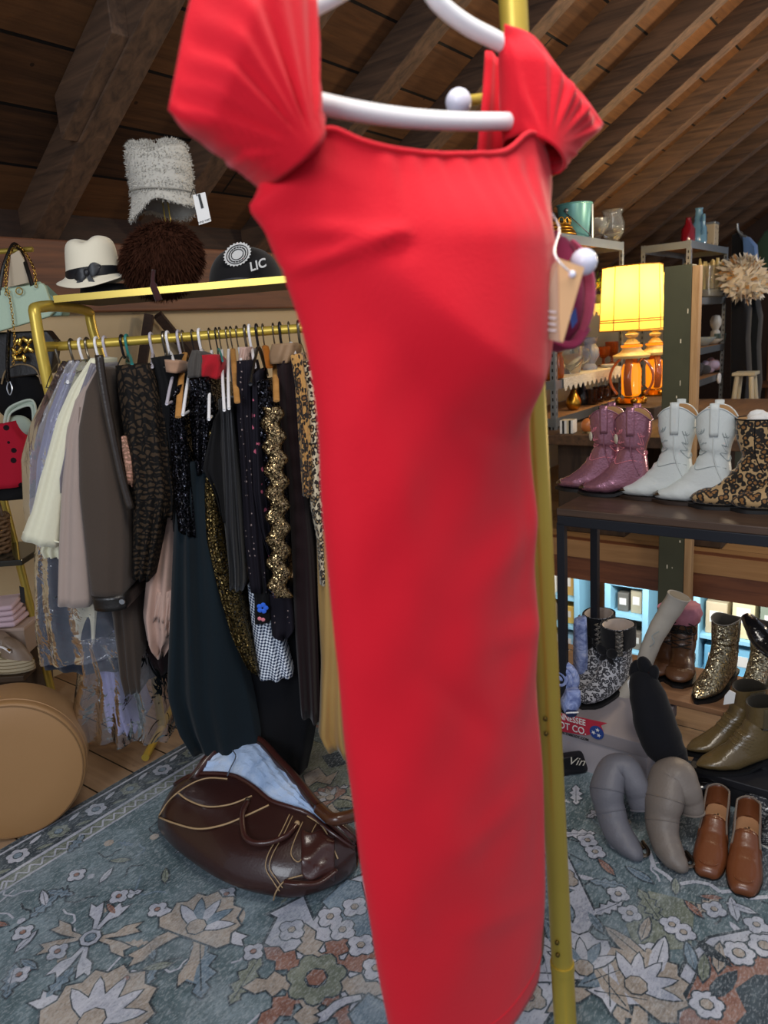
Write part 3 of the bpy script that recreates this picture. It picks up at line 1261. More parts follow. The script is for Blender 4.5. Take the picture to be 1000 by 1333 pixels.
def T_(px, py, y=0.93):
    return Y(px, py, y)


tagroot = dress
nrm = Vector((0, -1, 0))
m = MB().prism([T_(727, 336), T_(761, 348), T_(733, 446), T_(729, 443)], (0, 0.003, 0))
kt = m.obj('swing_tag', M_kraft, tagroot, smooth=False)
m = MB().prism([T_(719, 345, 0.945), T_(728, 336, 0.932), T_(731, 446, 0.932), T_(696, 437, 0.955)], (0.0012, 0.003, 0))
m.obj('tag_fold', M_kraft2, kt, smooth=False)
m = MB()
for q in range(4):
    y0 = 402 + q * 8
    m.prism([T_(700 - q, y0, 0.9475), T_(724, y0 + 3, 0.932), T_(724, y0 + 6, 0.932), T_(700 - q, y0 + 3, 0.9475)], (0, 0.001, 0))
m.obj('tag_print', simple('pale_print', '#cfc4c0', 0.7), kt, smooth=False)
m = MB().ball(T_(745, 357, 0.929), 0.0045, 10)
m.obj('eyelet', M_ball, kt)
m = MB().tube(smooth_path([D(694, 268, 0.02), D(706, 300, 0.03), T_(722, 330, 0.93), T_(744, 356, 0.927)], 5), 0.0012, 6)
m.obj('tag_string', M_white, kt)
# white hanger
hang = thing('coat_hanger', 'thick white plastic hanger holding the red dress', 'hanger', tuple(D(545, 100)))
hp = [D(530, -70), D(560, -12), D(580, 12), D(610, 34), D(645, 52), D(676, 70), D(692, 95), D(690, 130), D(664, 158)]
m = MB().tube(smooth_path(hp, 5), 0.0105, 12)
m.obj('shoulder_arm', M_white, hang)
hp = [D(530, -70), D(490, -40), D(440, -10), D(390, 20), D(365, 60), D(366, 100), D(392, 128)]
m = MB().tube(smooth_path(hp, 5), 0.0105, 12)
m.obj('shoulder_arm', M_white, hang)
m = MB().tube(smooth_path([D(380, 126), D(400, 131), D(460, 144), D(530, 154), D(600, 158), D(664, 158)], 5), 0.0112, 12)
m.obj('trouser_bar', M_white, hang)
HK = D(530, -70)
PEGZ = HK.z + 0.135
m = MB().tube(smooth_path([HK, HK + Vector((0, 0, .05)), HK + Vector((0.028, 0.02, .09)), HK + Vector((0.012, .01, .135)), HK + Vector((-.02, -.01, .125)), HK + Vector((-.035, -.02, .09))], 6), 0.005, 8)
m.obj('hook', M_steel, hang)

# gold coat stand with ball-tipped pegs
PY_ = 1.20
pa, pb = Y(668, 0, PY_), Y(736, 1333, PY_)
dirp = (pa - pb)
foot = pb + dirp * ((0.012 - pb.z) / dirp.z)
top = pb + dirp * ((2.45 - pb.z) / dirp.z)
stand = thing('coat_stand', 'tall gold tube coat stand with white ball tipped pegs behind the red dress', 'coat stand', (foot.x, foot.y, 0))


def pole(z):
    return pb + dirp * ((z - pb.z) / dirp.z)


joint = Y(727, 1255, PY_)
m = MB().tube([foot, pole(joint.z)], 0.0225, 20)
m.obj('lower_tube', M_gold, stand)
m = MB().tube([pole(joint.z - 0.02), top], 0.0205, 20)
m.obj('upper_tube', M_gold, stand)
m = MB().tube([pole(joint.z - 0.012), pole(joint.z + 0.004)], 0.0236, 20)
m.obj('collar', M_gold, stand)
for px, py in ((719, 1217), (719, 1233), (701, 929), (701, 948)):
    c = Y(px, py, PY_)
    q = pole(c.z)
    m = MB().ball(q + Vector((-0.012, -0.0195, 0)), 0.0045, 10)
    m.obj('rivet', M_rivet, stand)
foot = Vector((foot.x, foot.y, 0.022))
for a in (0.0, math.pi, -math.pi / 2):
    m = MB().tube([foot, foot + Vector((math.cos(a) * .24, math.sin(a) * .24, 0))], 0.011, 10)
    m.obj('foot_bar', M_gold, stand)


def peg(tip, z_root, name='peg'):
    a = pole(z_root)
    tip = Vector(tip)
    m = MB().tube([a, a.lerp(tip, 0.55), tip], 0.0075, 10)
    p = m.obj(name, M_gold, stand)
    m = MB().ball(tip, 0.0185, 18)
    m.obj('ball_tip', M_ball, p)


peg(Y(597, 133, 1.14), Y(668, 122, PY_).z)
peg(Y(760, 341, 1.06), Y(684, 362, PY_).z)
hk = Vector((HK.x, HK.y, PEGZ - 0.012))
m = MB().tube([pole(hk.z + 0.03), hk], 0.0075, 10)
p = m.obj('peg', M_gold, stand)
MB().ball(hk.lerp(pole(hk.z + 0.03), -0.25), 0.0185, 16).obj('ball_tip', M_ball, p)

# burgundy cap on the peg
M_plum = fabric('plum_felt', '#8a2a4c', 0.12, 0.2)
M_rose = fabric('rose_cotton', '#b6506a', 0.1, 0.2)
cap = thing('baseball_cap', 'plum and rose baseball cap hung on the ball peg behind the kraft tag', 'cap', tuple(Y(726, 385, 1.13)))
cc = Y(726, 384, 1.13)
m = MB()
m.ball(cc, 0.082, 28, None, (0.5, 0.5, 1.02))
cr_ = m.obj('crown', M_plum, cap, ang=180)
m = MB()
rows = []
for j in range(17):
    a = -1.35 + 2.5 * j / 16
    rows.append([cc + Vector((.034 * math.cos(a) + .0030 * i * max(0, math.cos(a * 1.12)), -.022 - .003 * i * max(0, math.cos(a * 1.12)), .080 * math.sin(a))) for i in range(5)])
m.grid(rows)
m.obj('visor', M_rose, cap, ang=180, solid=0.004)
m = MB().tube(smooth_path([cc + Vector((-.038, -.018, -.02)), cc + Vector((-.02, -.036, -.06)), cc + Vector((.01, -.04, -.072)), cc + Vector((.035, -.02, -.05))], 5), 0.009, 8, flat=0.5)
m.obj('sweatband', M_plum, cap, ang=180)
m = MB().ball(cc + Vector((0, 0, .0835)), 0.007, 10)
m.obj('top_button', M_rose, cap)
m = MB().prism([Y(742, 412, 1.082), Y(750, 400, 1.082), Y(752, 418, 1.082), Y(745, 428, 1.082)], (0, 0.003, 0))
m.obj('embroidered_patch', fabric('blue_patch', '#4a62a8'), cap, smooth=False)
# ================================================================ clothes rack with hat shelf on the left
YB = 2.30


def bar_pt(px, y=YB):
    return Y(px, 452 + (px - 62) * (425 - 452) / 338.0, y)


rb0, rb1 = bar_pt(60), Vector((0.22, YB, 1.487))
rack = thing('clothes_rack', 'gold tube clothes rack with a hat shelf, crowded with dark dresses on hangers', 'clothes rack', (-0.4, 2.45, 0))
MB().tube([rb0, rb1], 0.0135, 14).obj('hanging_bar', M_gold, rack)
f0 = Y(45, 408, 2.19)
for X_, nm in ((f0.x, 'end_frame'), (0.22, 'end_frame')):
    zt = f0.z + 0.02
    pts = [Vector((X_ + .03, 2.62, .02)), Vector((X_ + .03, 2.62, 1.2)), Vector((X_, 2.62, zt - .06)), Vector((X_, 2.585, zt)), Vector((X_, 2.24, zt)), Vector((X_, 2.19, zt - .05)),
           Vector((X_ + .005, 2.20, zt - .30)), Vector((X_ + .01, 2.25, zt - .48)), Vector((X_ + .02, 2.42, zt - .62)), Vector((X_ + .03, 2.61, zt - .70))]
    MB().tube(smooth_path(pts, 5), 0.0165, 12).obj(nm, M_gold, rack)
    MB().tube([Vector((X_, 2.20, 1.485)), Vector((X_, 2.61, 1.485))], 0.012, 10).obj('cross_tube', M_gold, rack)
    MB().tube([Vector((X_ + .03, 2.40, .024)), Vector((X_ + .03, 2.84, .024))], 0.014, 10).obj('foot', M_gold, rack)
MB().tube([Vector((f0.x + .03, 2.62, .30)), Vector((.25, 2.62, .30))], 0.012, 10).obj('lower_bar', M_gold, rack)
SHZ = Y(62, 384, 2.30).z
m = MB()
a_, b_ = Vector((f0.x + .02, 2.30, SHZ - .008)), Vector((.26, 2.27, SHZ + .008))
m.hexa([a_ + Vector((0, 0, -.012)), b_ + Vector((0, 0, -.012)), b_ + Vector((0, .36, -.012)), a_ + Vector((0, .36, -.012))], [a_, b_, b_ + Vector((0, .36, 0)), a_ + Vector((0, .36, 0))])
M_shelfw = simple('shelf_paint', '#3c2c1c', 0.6)
sh = m.obj('shelf', M_shelfw, rack, smooth=False)
m = MB().hexa([a_ + Vector((0, -.012, -.016)), b_ + Vector((0, -.012, -.016)), b_ + Vector((0, 0, -.016)), a_ + Vector((0, 0, -.016))], [a_ + Vector((0, -.012, .004)), b_ + Vector((0, -.012, .004)), b_ + Vector((0, 0, .004)), a_ + Vector((0, 0, .004))])
m.obj('shelf_edge', M_gold2, sh, smooth=False)
SHZ = a_.z


def shz(x):
    return lerp(a_.z, b_.z, (x - a_.x) / (b_.x - a_.x))


# ---------------------------------------------------------------- hanging clothes
def hanging(name, label, cat, L, Rr, yn, dep, mat, k=3, amp=0.010, wav=1.0, nv=26, nu=40, group=None, root=None, part=None, twist=0.0, hemwave=0.0, cap=True, ph=None):
    """a garment on its hanger: a soft slab whose near edge has the given outline, real depth behind"""
    ph = random.uniform(0, 6) if ph is None else ph
    m = MB()
    rings = []
    for j in range(nv + 1):
        v = j / nv
        l_, r_ = polyat([p + (0,) for p in L], v), polyat([p + (0,) for p in Rr], v)
        a, b = Y(l_.x, l_.y, yn), Y(r_.x, r_.y, yn)
        w = (b - a).length
        ring = []
        d = dep * (0.45 + 0.55 * sstep(0, 0.16, v))
        for i in range(nu):
            t = i / nu
            if t < 0.5:
                u = t * 2
                p = a.lerp(b, u)
                bul = math.sqrt(max(0, 1 - (2 * u - 1) ** 2))
                p = p + Vector((0, -0.3 * min(w, 0.12) * bul, 0))
                f = math.sin(u * math.pi * 2 * k + ph + wav * v * 3 + 1.3 * math.sin(u * 5 + ph)) + 0.6 * math.sin(u * math.pi * 1.3 * k + ph * 2 - v * 2)
                p.y -= amp * f * (0.25 + 0.75 * v) * (0.3 + 0.7 * bul)
                if hemwave:
                    p.z += hemwave * math.sin(u * math.pi * 2 * k + ph) * sstep(0.8, 1, v)
            else:
                u = 1 - (t - 0.5) * 2
                p = a.lerp(b, u)
                bul = math.sqrt(max(0, 1 - (2 * u - 1) ** 2))
                p = p + Vector((0, d + 0.2 * min(w, 0.12) * bul, 0))
                p.x += amp * 0.8 * math.sin(v * 5 + ph + u * 4)
            ring.append(p)
        rings.append(ring)
    m.loft(rings, True, True, cap)
    if root is None:
        root = thing(name, label, cat, tuple(bar_pt(min(440, max(62, (L[0][0] + Rr[0][0]) / 2)))), 0, group)
    m.obj(part or 'body', mat, root, ang=180)
    return root


def strip(root, name, path, w, yn, mat, bulge=0.004, dy=0.0):
    """a flat band (lapel, cuff, trim) lying on the near edge of a garment"""
    pts = smooth_path([Y(px, py, yn) for px, py in path], 5)
    m = MB().tube(pts, w, 10, flat=1.0)
    return m.obj(name, mat, root, ang=180)


M_lav = fabric('lavender_satin', '#9a97b8', 0.2, 0.2, 40, 0.3)
M_navy = fabric('navy_skirt', '#1b2230', 0.25, 0.2)
M_cream = fabric('cream_rib', '#d9d6bd', 0.05, 0.3, 90)
M_creamS = simple('cream_satin', '#d8cfae', 0.35, 0, 0.12, 8, 0.2, 20, 0.3)
M_greyS = simple('grey_satin', '#77727a', 0.28, 0, 0.2, 8, 0.4, 16, 0.3)
M_taupe = fabric('taupe_suede', '#a08f86', 0.08, 0.2, 60, 0.35)
M_brown = fabric('brown_wool', '#453a32', 0.10, 0.3, 140, 0.2)
M_brown2 = fabric('dark_brown_wool', '#3a3029', 0.10, 0.3, 140, 0.2)
M_blackl = leather('black_leather', '#1a1715', 0.35, 0.3, 0.2)
M_lthr = leather('brown_black_leather', '#2e2722', 0.3, 0.3, 0.2)
M_black = fabric('black_cloth', '#0e0e10', 0.25, 0.3, 120, 0.03)
M_bsat = simple('black_satin', '#0b0c10', 0.36, 0, 0.2, 6, 0.3, 12, 0.2)
M_blace = lace('black_bronze_lace', '#3d3023', '#0e0c0b', 42)
M_blush = fabric('blush_crepe', '#b89a8d', 0.12, 0.4, 30)
M_peach = lace('peach_lace', '#c69583', '#8b6a58', 70)
M_bseq = sequin('black_sequins', '#060608', '#33333a', 260, 0.22, 1.3)
M_gseq = sequin('gold_black_sequins', '#070605', '#7d6a40', 260, 0.28, 1.2)
M_goldz = sequin('gold_sequins', '#2a2018', '#c7ab7c', 300, 0.25, 1.0)
M_tulle = fabric('teal_black_tulle', '#0c1920', 0.4, 0.35, 50, 0.08, 3)
M_btulle = fabric('black_tulle', '#0a0b10', 0.3, 0.35, 40, 0.06, 3)
M_print = dots('small_floral_print', '#14111a', '#8f7f7c', 55, 0.13, 0.85, 0.5)
M_hound = checker('blue_white_check', '#dfe6ef', '#34405a', 150, 0.8, (0, R(30), 0))
M_velvet = fabric('burgundy_velvet', '#1a0b0e', 0.3, 0.2, 40, 0.10)
M_leo1 = leopard('leopard_chiffon', '#b98a4c', '#7c5226', '#1a100a', 60)
M_leo2 = leopard('pale_leopard', '#cfbfa0', '#a88a5e', '#1c1410', 75)
M_goldsat = simple('gold_satin', '#b99457', 0.25, 0.25, 0.15, 5, 0.5, 10, 0.2)
M_redcl = fabric('red_knit', '#a31522', 0.15)
M_greycl = fabric('grey_knit', '#4a4642', 0.15)
M_nude = fabric('nude_lining', '#a07e66', 0.1)
M_film = film('clear_plastic', '#f4f5fb', 0.08, 0.35, 0.8, 8)
M_film2 = film('grey_plastic', '#cfcfda', 0.20, 0.3, 0.7, 6)
M_multi = dots('dark_floral', '#15131c', '#b25a70', 26, 0.16, 0.8, 0.5)

# plastic covered dress at the left end
g = hanging('covered_dress', 'lavender dress under a clear garment bag at the left end of the gold rail', 'dress',
            [(84, 486), (62, 540), (48, 600), (45, 700)], [(100, 486), (80, 540), (68, 620), (66, 700)], 2.16, 0.30, M_lav, 3)
hanging('', '', '', [(80, 470), (40, 550), (27, 595), (30, 660), (36, 700)], [(108, 468), (92, 520), (80, 600), (78, 660), (84, 700)], 2.13, 0.36, M_film2, 2, 0.008, root=g, part='garment_bag', cap=False)
g = hanging('navy_gown', 'navy gown under crinkled clear plastic below the cream shirt', 'dress',
            [(50, 690), (48, 760), (52, 830), (58, 868)], [(100, 690), (120, 760), (150, 830), (160, 872)], 2.24, 0.26, M_navy, 3)
hanging('', '', '', [(44, 690), (44, 760), (46, 820), (52, 866)], [(110, 690), (135, 780), (168, 830), (172, 850)], 2.19, 0.34, M_film, 3, 0.014, root=g, part='garment_bag', cap=False)
g = hanging('lilac_gown', 'long lilac satin gown whose hem shows in plastic near the floor', 'dress',
            [(118, 820), (125, 870), (134, 920), (140, 948)], [(150, 820), (158, 880), (172, 930), (180, 952)], 2.27, 0.2, M_lav, 3, 0.012)
hanging('', '', '', [(95, 830), (100, 880), (92, 940), (96, 962)], [(172, 830), (210, 880), (228, 930), (226, 962)], 2.22, 0.36, M_film, 4, 0.022, root=g, part='garment_bag', cap=False)
g = hanging('cream_blouse', 'cream satin blouse peeking out low behind the taupe coat', 'blouse',
            [(92, 640), (92, 720), (92, 800), (95, 832)], [(126, 640), (128, 720), (128, 800), (126, 836)], 2.225, 0.2, M_creamS, 2)
# cream shirt with its short sleeve towards the camera
g = hanging('cream_shirt', 'cream ribbed short sleeve shirt, first garment right of the plastic bags', 'shirt',
            [(118, 466), (92, 505), (74, 545), (58, 600), (42, 660), (28, 698)], [(127, 468), (112, 500), (100, 540), (90, 600), (82, 660), (78, 712)], 2.11, 0.34, M_cream, 1.5, 0.005, part='sleeve')
hanging('', '', '', [(60, 690), (52, 715), (58, 724)], [(82, 690), (80, 716), (80, 726)], 2.15, 0.26, M_cream, 2, root=g, part='shirt_tail')
strip(g, 'sleeve_hem', [(30, 693), (52, 700), (78, 706)], 0.003, 2.095, M_cream)
g = hanging('grey_satin_blouse', 'shiny grey satin blouse squeezed between cream shirt and taupe coat', 'blouse',
            [(118, 472), (100, 520), (84, 580), (76, 620), (78, 640)], [(132, 476), (116, 520), (104, 560), (96, 600), (86, 642)], 2.105, 0.34, M_greyS, 2, 0.008)
g = hanging('taupe_coat', 'pale taupe suede coat beside the dark brown coat', 'coat',
            [(124, 480), (98, 520), (86, 560), (80, 640), (77, 720), (76, 786)], [(136, 484), (122, 520), (112, 580), (112, 660), (118, 720), (121, 788)], 2.10, 0.36, M_taupe, 1.5, 0.006, part='sleeve')
hanging('', '', '', [(96, 660), (92, 740), (92, 780)], [(122, 660), (122, 740), (122, 784)], 2.16, 0.3, M_taupe, 2, root=g)
strip(g, 'seam', [(104, 530), (96, 640), (92, 786)], 0.0016, 2.085, fabric('seam_thread', '#7b6c64'))
g = hanging('brown_coat', 'dark brown wool coat with glossy leather front edge and black cuff', 'coat',
            [(128, 478), (112, 508), (102, 560), (103, 640), (112, 720), (120, 776)], [(140, 482), (140, 540), (156, 600), (166, 660), (168, 720), (165, 776)], 2.085, 0.36, M_brown, 1.2, 0.004, part='sleeve')
hanging('', '', '', [(126, 700), (146, 800), (156, 880), (162, 902)], [(170, 700), (176, 800), (182, 880), (184, 900)], 2.17, 0.28, M_brown2, 2, 0.008, root=g)
hanging('', '', '', [(119, 774), (123, 793)], [(167, 772), (170, 789)], 2.078, 0.3, M_blackl, 1, 0.002, root=g, part='cuff', nv=4)
c = Y(159, 783, 2.045)
MB().lathe([(0.0001, -.003), (.008, -.003), (.009, 0), (.008, .003), (.0001, .003)], c, 14, Matrix.Rotation(R(90), 3, 'X')).obj('cuff_button', M_steel, g)
strip(g, 'leather_edge', [(129, 462), (134, 500), (145, 560), (158, 620), (170, 662)], 0.012, 2.055, M_lthr)
# lace top
g = hanging('lace_dress', 'black lace dress over a bronze lining, first dark dress right of the brown coat', 'dress',
            [(150, 476), (155, 520), (160, 560), (170, 620), (173, 690), (172, 752)], [(196, 474), (206, 520), (212, 590), (218, 640), (208, 700), (196, 756)], 2.10, 0.34, M_blace, 2.5, 0.012)
hanging('', '', '', [(200, 520), (206, 600), (214, 640), (212, 672)], [(212, 520), (222, 600), (228, 640), (226, 676)], 2.12, 0.28, M_blace, 2, root=g, part='sleeve')
hanging('', '', '', [(158, 568), (160, 600), (166, 628)], [(164, 568), (172, 600), (173, 634)], 2.075, 0.04, M_peach, 2, 0.003, root=g, part='lace_insert', nv=8)
g = hanging('blush_blouse', 'blush pink ruffled blouse hanging low behind the lace dress', 'blouse',
            [(206, 660), (192, 740), (186, 800), (192, 838), (206, 852)], [(232, 660), (232, 740), (232, 800), (232, 830), (214, 850)], 2.20, 0.22, M_blush, 3, 0.014, hemwave=0.012)
for q in range(3):
    hanging('', '', '', [(204 + q * 6, 770 + q * 8), (200 + q * 8, 806 + q * 10)], [(232, 766 + q * 8), (232, 800 + q * 10)], 2.185 - q * 0.005, 0.05, M_blush, 4, 0.010, root=g, part='ruffle', nv=6, hemwave=.010)
g = hanging('brown_sheath', 'dull brown sheath dress behind the blush ruffles', 'dress',
            [(172, 640), (180, 760), (184, 860), (186, 882)], [(200, 640), (206, 760), (226, 860), (228, 868)], 2.30, 0.2, M_velvet, 2)
# black sequinned dresses
g = hanging('black_jacket', 'plain black jacket with nude lining between lace and sequins', 'jacket',
            [(196, 466), (206, 500), (210, 560), (222, 640), (226, 690)], [(222, 462), (232, 500), (240, 580), (250, 660), (254, 700)], 2.13, 0.34, M_black, 2)
hanging('', '', '', [(214, 468), (216, 484)], [(236, 470), (232, 486)], 2.10, 0.1, M_nude, 1, 0.003, root=g, part='lining', nv=5)
g = hanging('sequin_dress', 'black sequin dress below the first pale wooden hanger', 'dress',
            [(222, 520), (220, 560), (224, 620), (228, 660), (232, 690)], [(234, 500), (244, 560), (250, 620), (254, 664), (256, 700)], 2.09, 0.30, M_bseq, 2, 0.006)
g = hanging('sparkle_top', 'black sparkly top hung between sequin dress and bright white hanger', 'top',
            [(246, 492), (246, 540), (250, 580), (256, 620)], [(272, 490), (284, 530), (282, 570), (274, 610)], 2.10, 0.28, M_bseq, 2, 0.008)
g = hanging('tulle_gown', 'very long black teal tulle gown trailing onto the rug left of the brown bag', 'gown',
            [(236, 600), (226, 690), (222, 780), (219, 860), (218, 905), (232, 950), (250, 978)], [(272, 600), (284, 690), (298, 780), (316, 860), (330, 920), (338, 965), (336, 992)], 2.12, 0.34, M_tulle, 2.8, 0.020, nu=90)
g = hanging('glitter_gown', 'slim gold flecked black gown sweeping down to the right over the tulle', 'gown',
            [(272, 560), (266, 640), (268, 700), (284, 770), (302, 830), (322, 868)], [(288, 560), (290, 640), (292, 700), (312, 770), (326, 830), (338, 880)], 2.085, 0.26, M_gseq, 2, 0.006)
g = hanging('wrap_dress', 'black wrap dress hanging over the gold flecked gown', 'dress',
            [(278, 548), (268, 590), (264, 612), (280, 640), (288, 668)], [(288, 530), (288, 580), (292, 620), (296, 650), (298, 690)], 2.07, 0.24, M_black, 2)
g = hanging('satin_slip', 'black satin slip with long narrow folds beside the gold flecked gown', 'slip',
            [(284, 520), (288, 600), (292, 680), (298, 740), (299, 766)], [(302, 520), (308, 600), (314, 680), (318, 740), (318, 768)], 2.07, 0.28, M_bsat, 3, 0.010)
g = hanging('floral_dress', 'black dress with tiny scattered flowers right of the satin slip', 'dress',
            [(308, 470), (308, 540), (314, 620), (318, 700), (326, 770)], [(326, 470), (328, 540), (334, 620), (344, 700), (350, 770)], 2.065, 0.30, M_print, 2.5, 0.009)
g = hanging('checked_dress', 'blue and white checked skirt hanging lowest under the dark dresses', 'skirt',
            [(322, 760), (326, 800), (332, 850), (338, 882)], [(350, 770), (362, 810), (374, 840), (384, 878)], 2.12, 0.26, M_hound, 3, 0.010)
g = hanging('embroidered_top', 'black top with a blue embroidered flower above the checked skirt', 'top',
            [(328, 740), (331, 780), (332, 812)], [(350, 740), (352, 780), (353, 808)], 2.075, 0.2, M_black, 1.5, 0.004)
cf = Y(342, 791, 2.05)
m = MB()
for k in range(5):
    a = k * 2 * math.pi / 5
    m.ball(cf + Vector((math.cos(a) * .010, -.004, math.sin(a) * .010)), 0.0075, 8, None, (1, .4, 1))
m.obj('blue_flower', fabric('blue_thread', '#2f66d8'), g)
m = MB()
for dx, dz in ((-.012, -.032), (-.002, -.036)):
    m.ball(cf + Vector((dx, -.004, dz)), 0.006, 8, None, (1, .4, 1))
m.obj('pink_buds', fabric('pink_thread', '#d07a86'), g)
g = hanging('floral_jacket', 'black jacket with rose print panel left of the gold zigzag cardigan', 'jacket',
            [(328, 490), (328, 560), (330, 640), (338, 690), (352, 730)], [(338, 480), (344, 560), (350, 640), (354, 690), (358, 730)], 2.05, 0.26, M_multi, 2)
g = hanging('zigzag_cardigan', 'black sequin cardigan with a wavy gold zigzag front', 'cardigan',
            [(334, 496), (338, 560), (346, 640), (352, 700), (352, 768)], [(352, 494), (364, 560), (374, 640), (376, 700), (372, 776)], 2.045, 0.30, M_bseq, 2, 0.008, part='body')
rowsA = []
for j in range(61):
    v = j / 60
    py = 530 + v * 248
    cx = 352 + 14 * v + 2 * math.sin(v * 5)
    wv = 4.2 * math.sin(v * 52)
    rowsA.append([Y(cx - 11 + wv + q * 24 / 6, py, 2.012 - 0.012 * math.sin(math.pi * q / 6) - 0.004 * math.sin(q * 3.0)) for q in range(7)])
m = MB().grid(rowsA)
m.obj('gold_zigzag_trim', M_goldz, g, ang=180, solid=0.004)
g = hanging('dotted_skirt', 'small black skirt with pale specks under the zigzag cardigan', 'skirt',
            [(350, 772), (352, 800), (354, 828), (368, 832)], [(378, 776), (382, 800), (384, 820), (372, 834)], 2.08, 0.2, M_print, 2)
g = hanging('velvet_gown', 'dark burgundy velvet gown between the cardigan and the leopard prints', 'gown',
            [(360, 470), (366, 560), (376, 640), (380, 720), (384, 820), (392, 930)], [(386, 468), (392, 560), (400, 640), (408, 720), (414, 820), (418, 940)], 2.10, 0.30, M_velvet, 2.5, 0.012)
g = hanging('black_skirt', 'long black tulle skirt pooling on the rug behind the brown bag', 'skirt',
            [(318, 770), (322, 850), (330, 930), (340, 985), (356, 1000)], [(404, 770), (412, 850), (418, 920), (410, 968), (402, 998)], 2.20, 0.26, M_btulle, 2.2, 0.014, nu=60)
g = hanging('leopard_blouse', 'amber leopard print blouse near the red dress', 'blouse',
            [(378, 462), (384, 500), (388, 560), (392, 620), (394, 645)], [(392, 460), (400, 500), (404, 560), (406, 620), (405, 648)], 2.055, 0.28, M_leo1, 2, 0.007)
g = hanging('leopard_dress', 'pale leopard print dress half hidden by the red dress', 'dress',
            [(392, 470), (400, 520), (402, 600), (404, 660), (412, 700), (416, 760)], [(420, 470), (424, 520), (430, 600), (434, 660), (436, 700), (440, 760)], 2.08, 0.28, M_leo2, 2, 0.008)
g = hanging('gold_gown', 'pale gold satin gown reaching the rug beside the red dress', 'gown',
            [(412, 690), (414, 780), (418, 860), (416, 930), (414, 955), (424, 972)], [(448, 690), (452, 780), (456, 860), (462, 930), (468, 960), (470, 980)], 2.09, 0.24, M_goldsat, 3, 0.016)
g = hanging('red_scarf', 'small red knit scarf bundled on a hanger under the gold rail', 'scarf',
            [(262, 462), (256, 474), (258, 488)], [(284, 462), (288, 474), (284, 494)], 2.12, 0.12, M_redcl, 2, 0.008, nv=10)
g = hanging('grey_scarf', 'charcoal knit scarf twisted on the hanger left of the red scarf', 'scarf',
            [(250, 456), (244, 472), (244, 492)], [(262, 458), (268, 478), (268, 490)], 2.11, 0.12, M_greycl, 2, 0.008, nv=10)
g = hanging('tan_collar_blouse', 'tan blouse with only its collar showing at the right of the rail', 'blouse',
            [(354, 448), (350, 462), (352, 474)], [(384, 446), (384, 462), (382, 472)], 2.10, 0.16, simple('tan_crepe', '#8c6f52', 0.7), 2, 0.006, nv=8)
g = hanging('nude_blouse', 'rose beige blouse glimpsed among the hangers in mid rail', 'blouse',
            [(312, 452), (310, 470)], [(322, 452), (322, 474)], 2.16, 0.14, M_blush, 2, 0.005, nv=8)

# ---------------------------------------------------------------- hangers
M_lilacp = simple('lilac_plastic', '#b9b4be', 0.35, 0, 0.04)
M_hwood = wood('hanger_wood', '#a5743c', '#c99558', 0.4, (3, 12, 12))
M_orange = wood('orange_hanger_wood', '#a05a1e', '#c4772e', 0.4, (3, 12, 12))
M_wire = metal('wire', '#8a8478', 0.35)
M_bwire = simple('black_hanger', '#15151a', 0.35)
M_teal = simple('teal_plastic', '#2d7d78', 0.4)


def hanger(px, tip, mat, hookmat, label, r=0.0045, flat=1.0, name='clothes_hanger', hz=0.0, group=None, y=YB, far=True):
    b = bar_pt(px, y)
    o = thing(name, label, 'hanger', tuple(b), 0, group)
    r0 = 0.0135 + 0.004
    sg = random.uniform(-0.006, 0.006)
    top = [b + Vector((sg, r0 * math.cos(a), r0 * math.sin(a))) for a in [R(x_) for x_ in (-30, 10, 50, 90, 130, 170, 205)]]
    neck = b + Vector((sg, 0, -0.05))
    hk_ = top + [b + Vector((sg, -0.010, -0.030)), neck]
    MB().tube(smooth_path(hk_, 3), 0.0022 if hookmat is not mat else 0.0042, 8).obj('hook', hookmat, o)
    nt = Y(tip[0], tip[1], y - (0.30 if tip[1] > 495 and px > 200 else 0.19))
    ft = Vector((2 * b.x - nt.x, y + 0.19, nt.z))
    for t_, nm in ((nt, 'near_arm'), (ft, 'far_arm')):
        q = neck.lerp(t_, 0.25) + Vector((0, 0, 0.012))
        MB().tube(smooth_path([neck, q, neck.lerp(t_, 0.7) + Vector((0, 0, .010)), t_], 4), r, 8, flat=flat).obj(nm, mat, o)
    if flat == 1.0:
        MB().tube([nt, ft], r * 0.85, 8).obj('lower_bar', mat, o)
    return o


hanger(72, (60, 505), M_wire, M_wire, 'thin wire hanger at the far left of the gold rail, in the plastic bag', 0.0016)
hanger(92, (84, 500), M_wire, M_wire, 'second wire hanger from the rail end, beside the plastic bag', 0.0016)
hanger(105, (88, 498), M_white, M_white, 'white plastic hanger in the cream shirt')
hanger(113, (104, 492), M_wire, M_wire, 'wire hanger in the grey satin blouse', 0.0016)
hanger(125, (112, 496), M_white, M_white, 'white plastic hanger in the taupe coat')
hanger(139, (130, 490), M_lilacp, M_lilacp, 'pale grey plastic hanger in the brown coat')
hanger(157, (152, 482), M_bwire, M_bwire, 'thin black hanger in front of the lace dress', 0.002)
hanger(164, (172, 474), M_teal, M_teal, 'teal plastic hanger behind the lace dress')
hanger(195, (198, 478), M_lilacp, M_lilacp, 'pale lilac plastic hanger in the lace dress, tall hook')
hanger(212, (214, 478), M_wire, M_wire, 'wire hanger right of the tall pale lilac hook', 0.0016)
hanger(219, (226, 470), M_white, M_white, 'white hanger at the nude lining of the black jacket', 0.004)
hanger(233, (217, 526), M_lilacp, M_lilacp, 'grey plastic hanger with its bent arm reaching low, left of the wooden one')
hanger(240, (232, 543), M_hwood, M_wire, 'pale wooden hanger hanging edge on above the sequin dress', 0.0085, 0.45)
hanger(250, (238, 540), M_white, M_bwire, 'white hanger directly right of the pale wooden hanger')
hanger(262, (262, 470), M_white, M_white, 'white hanger behind the grey scarf', 0.004)
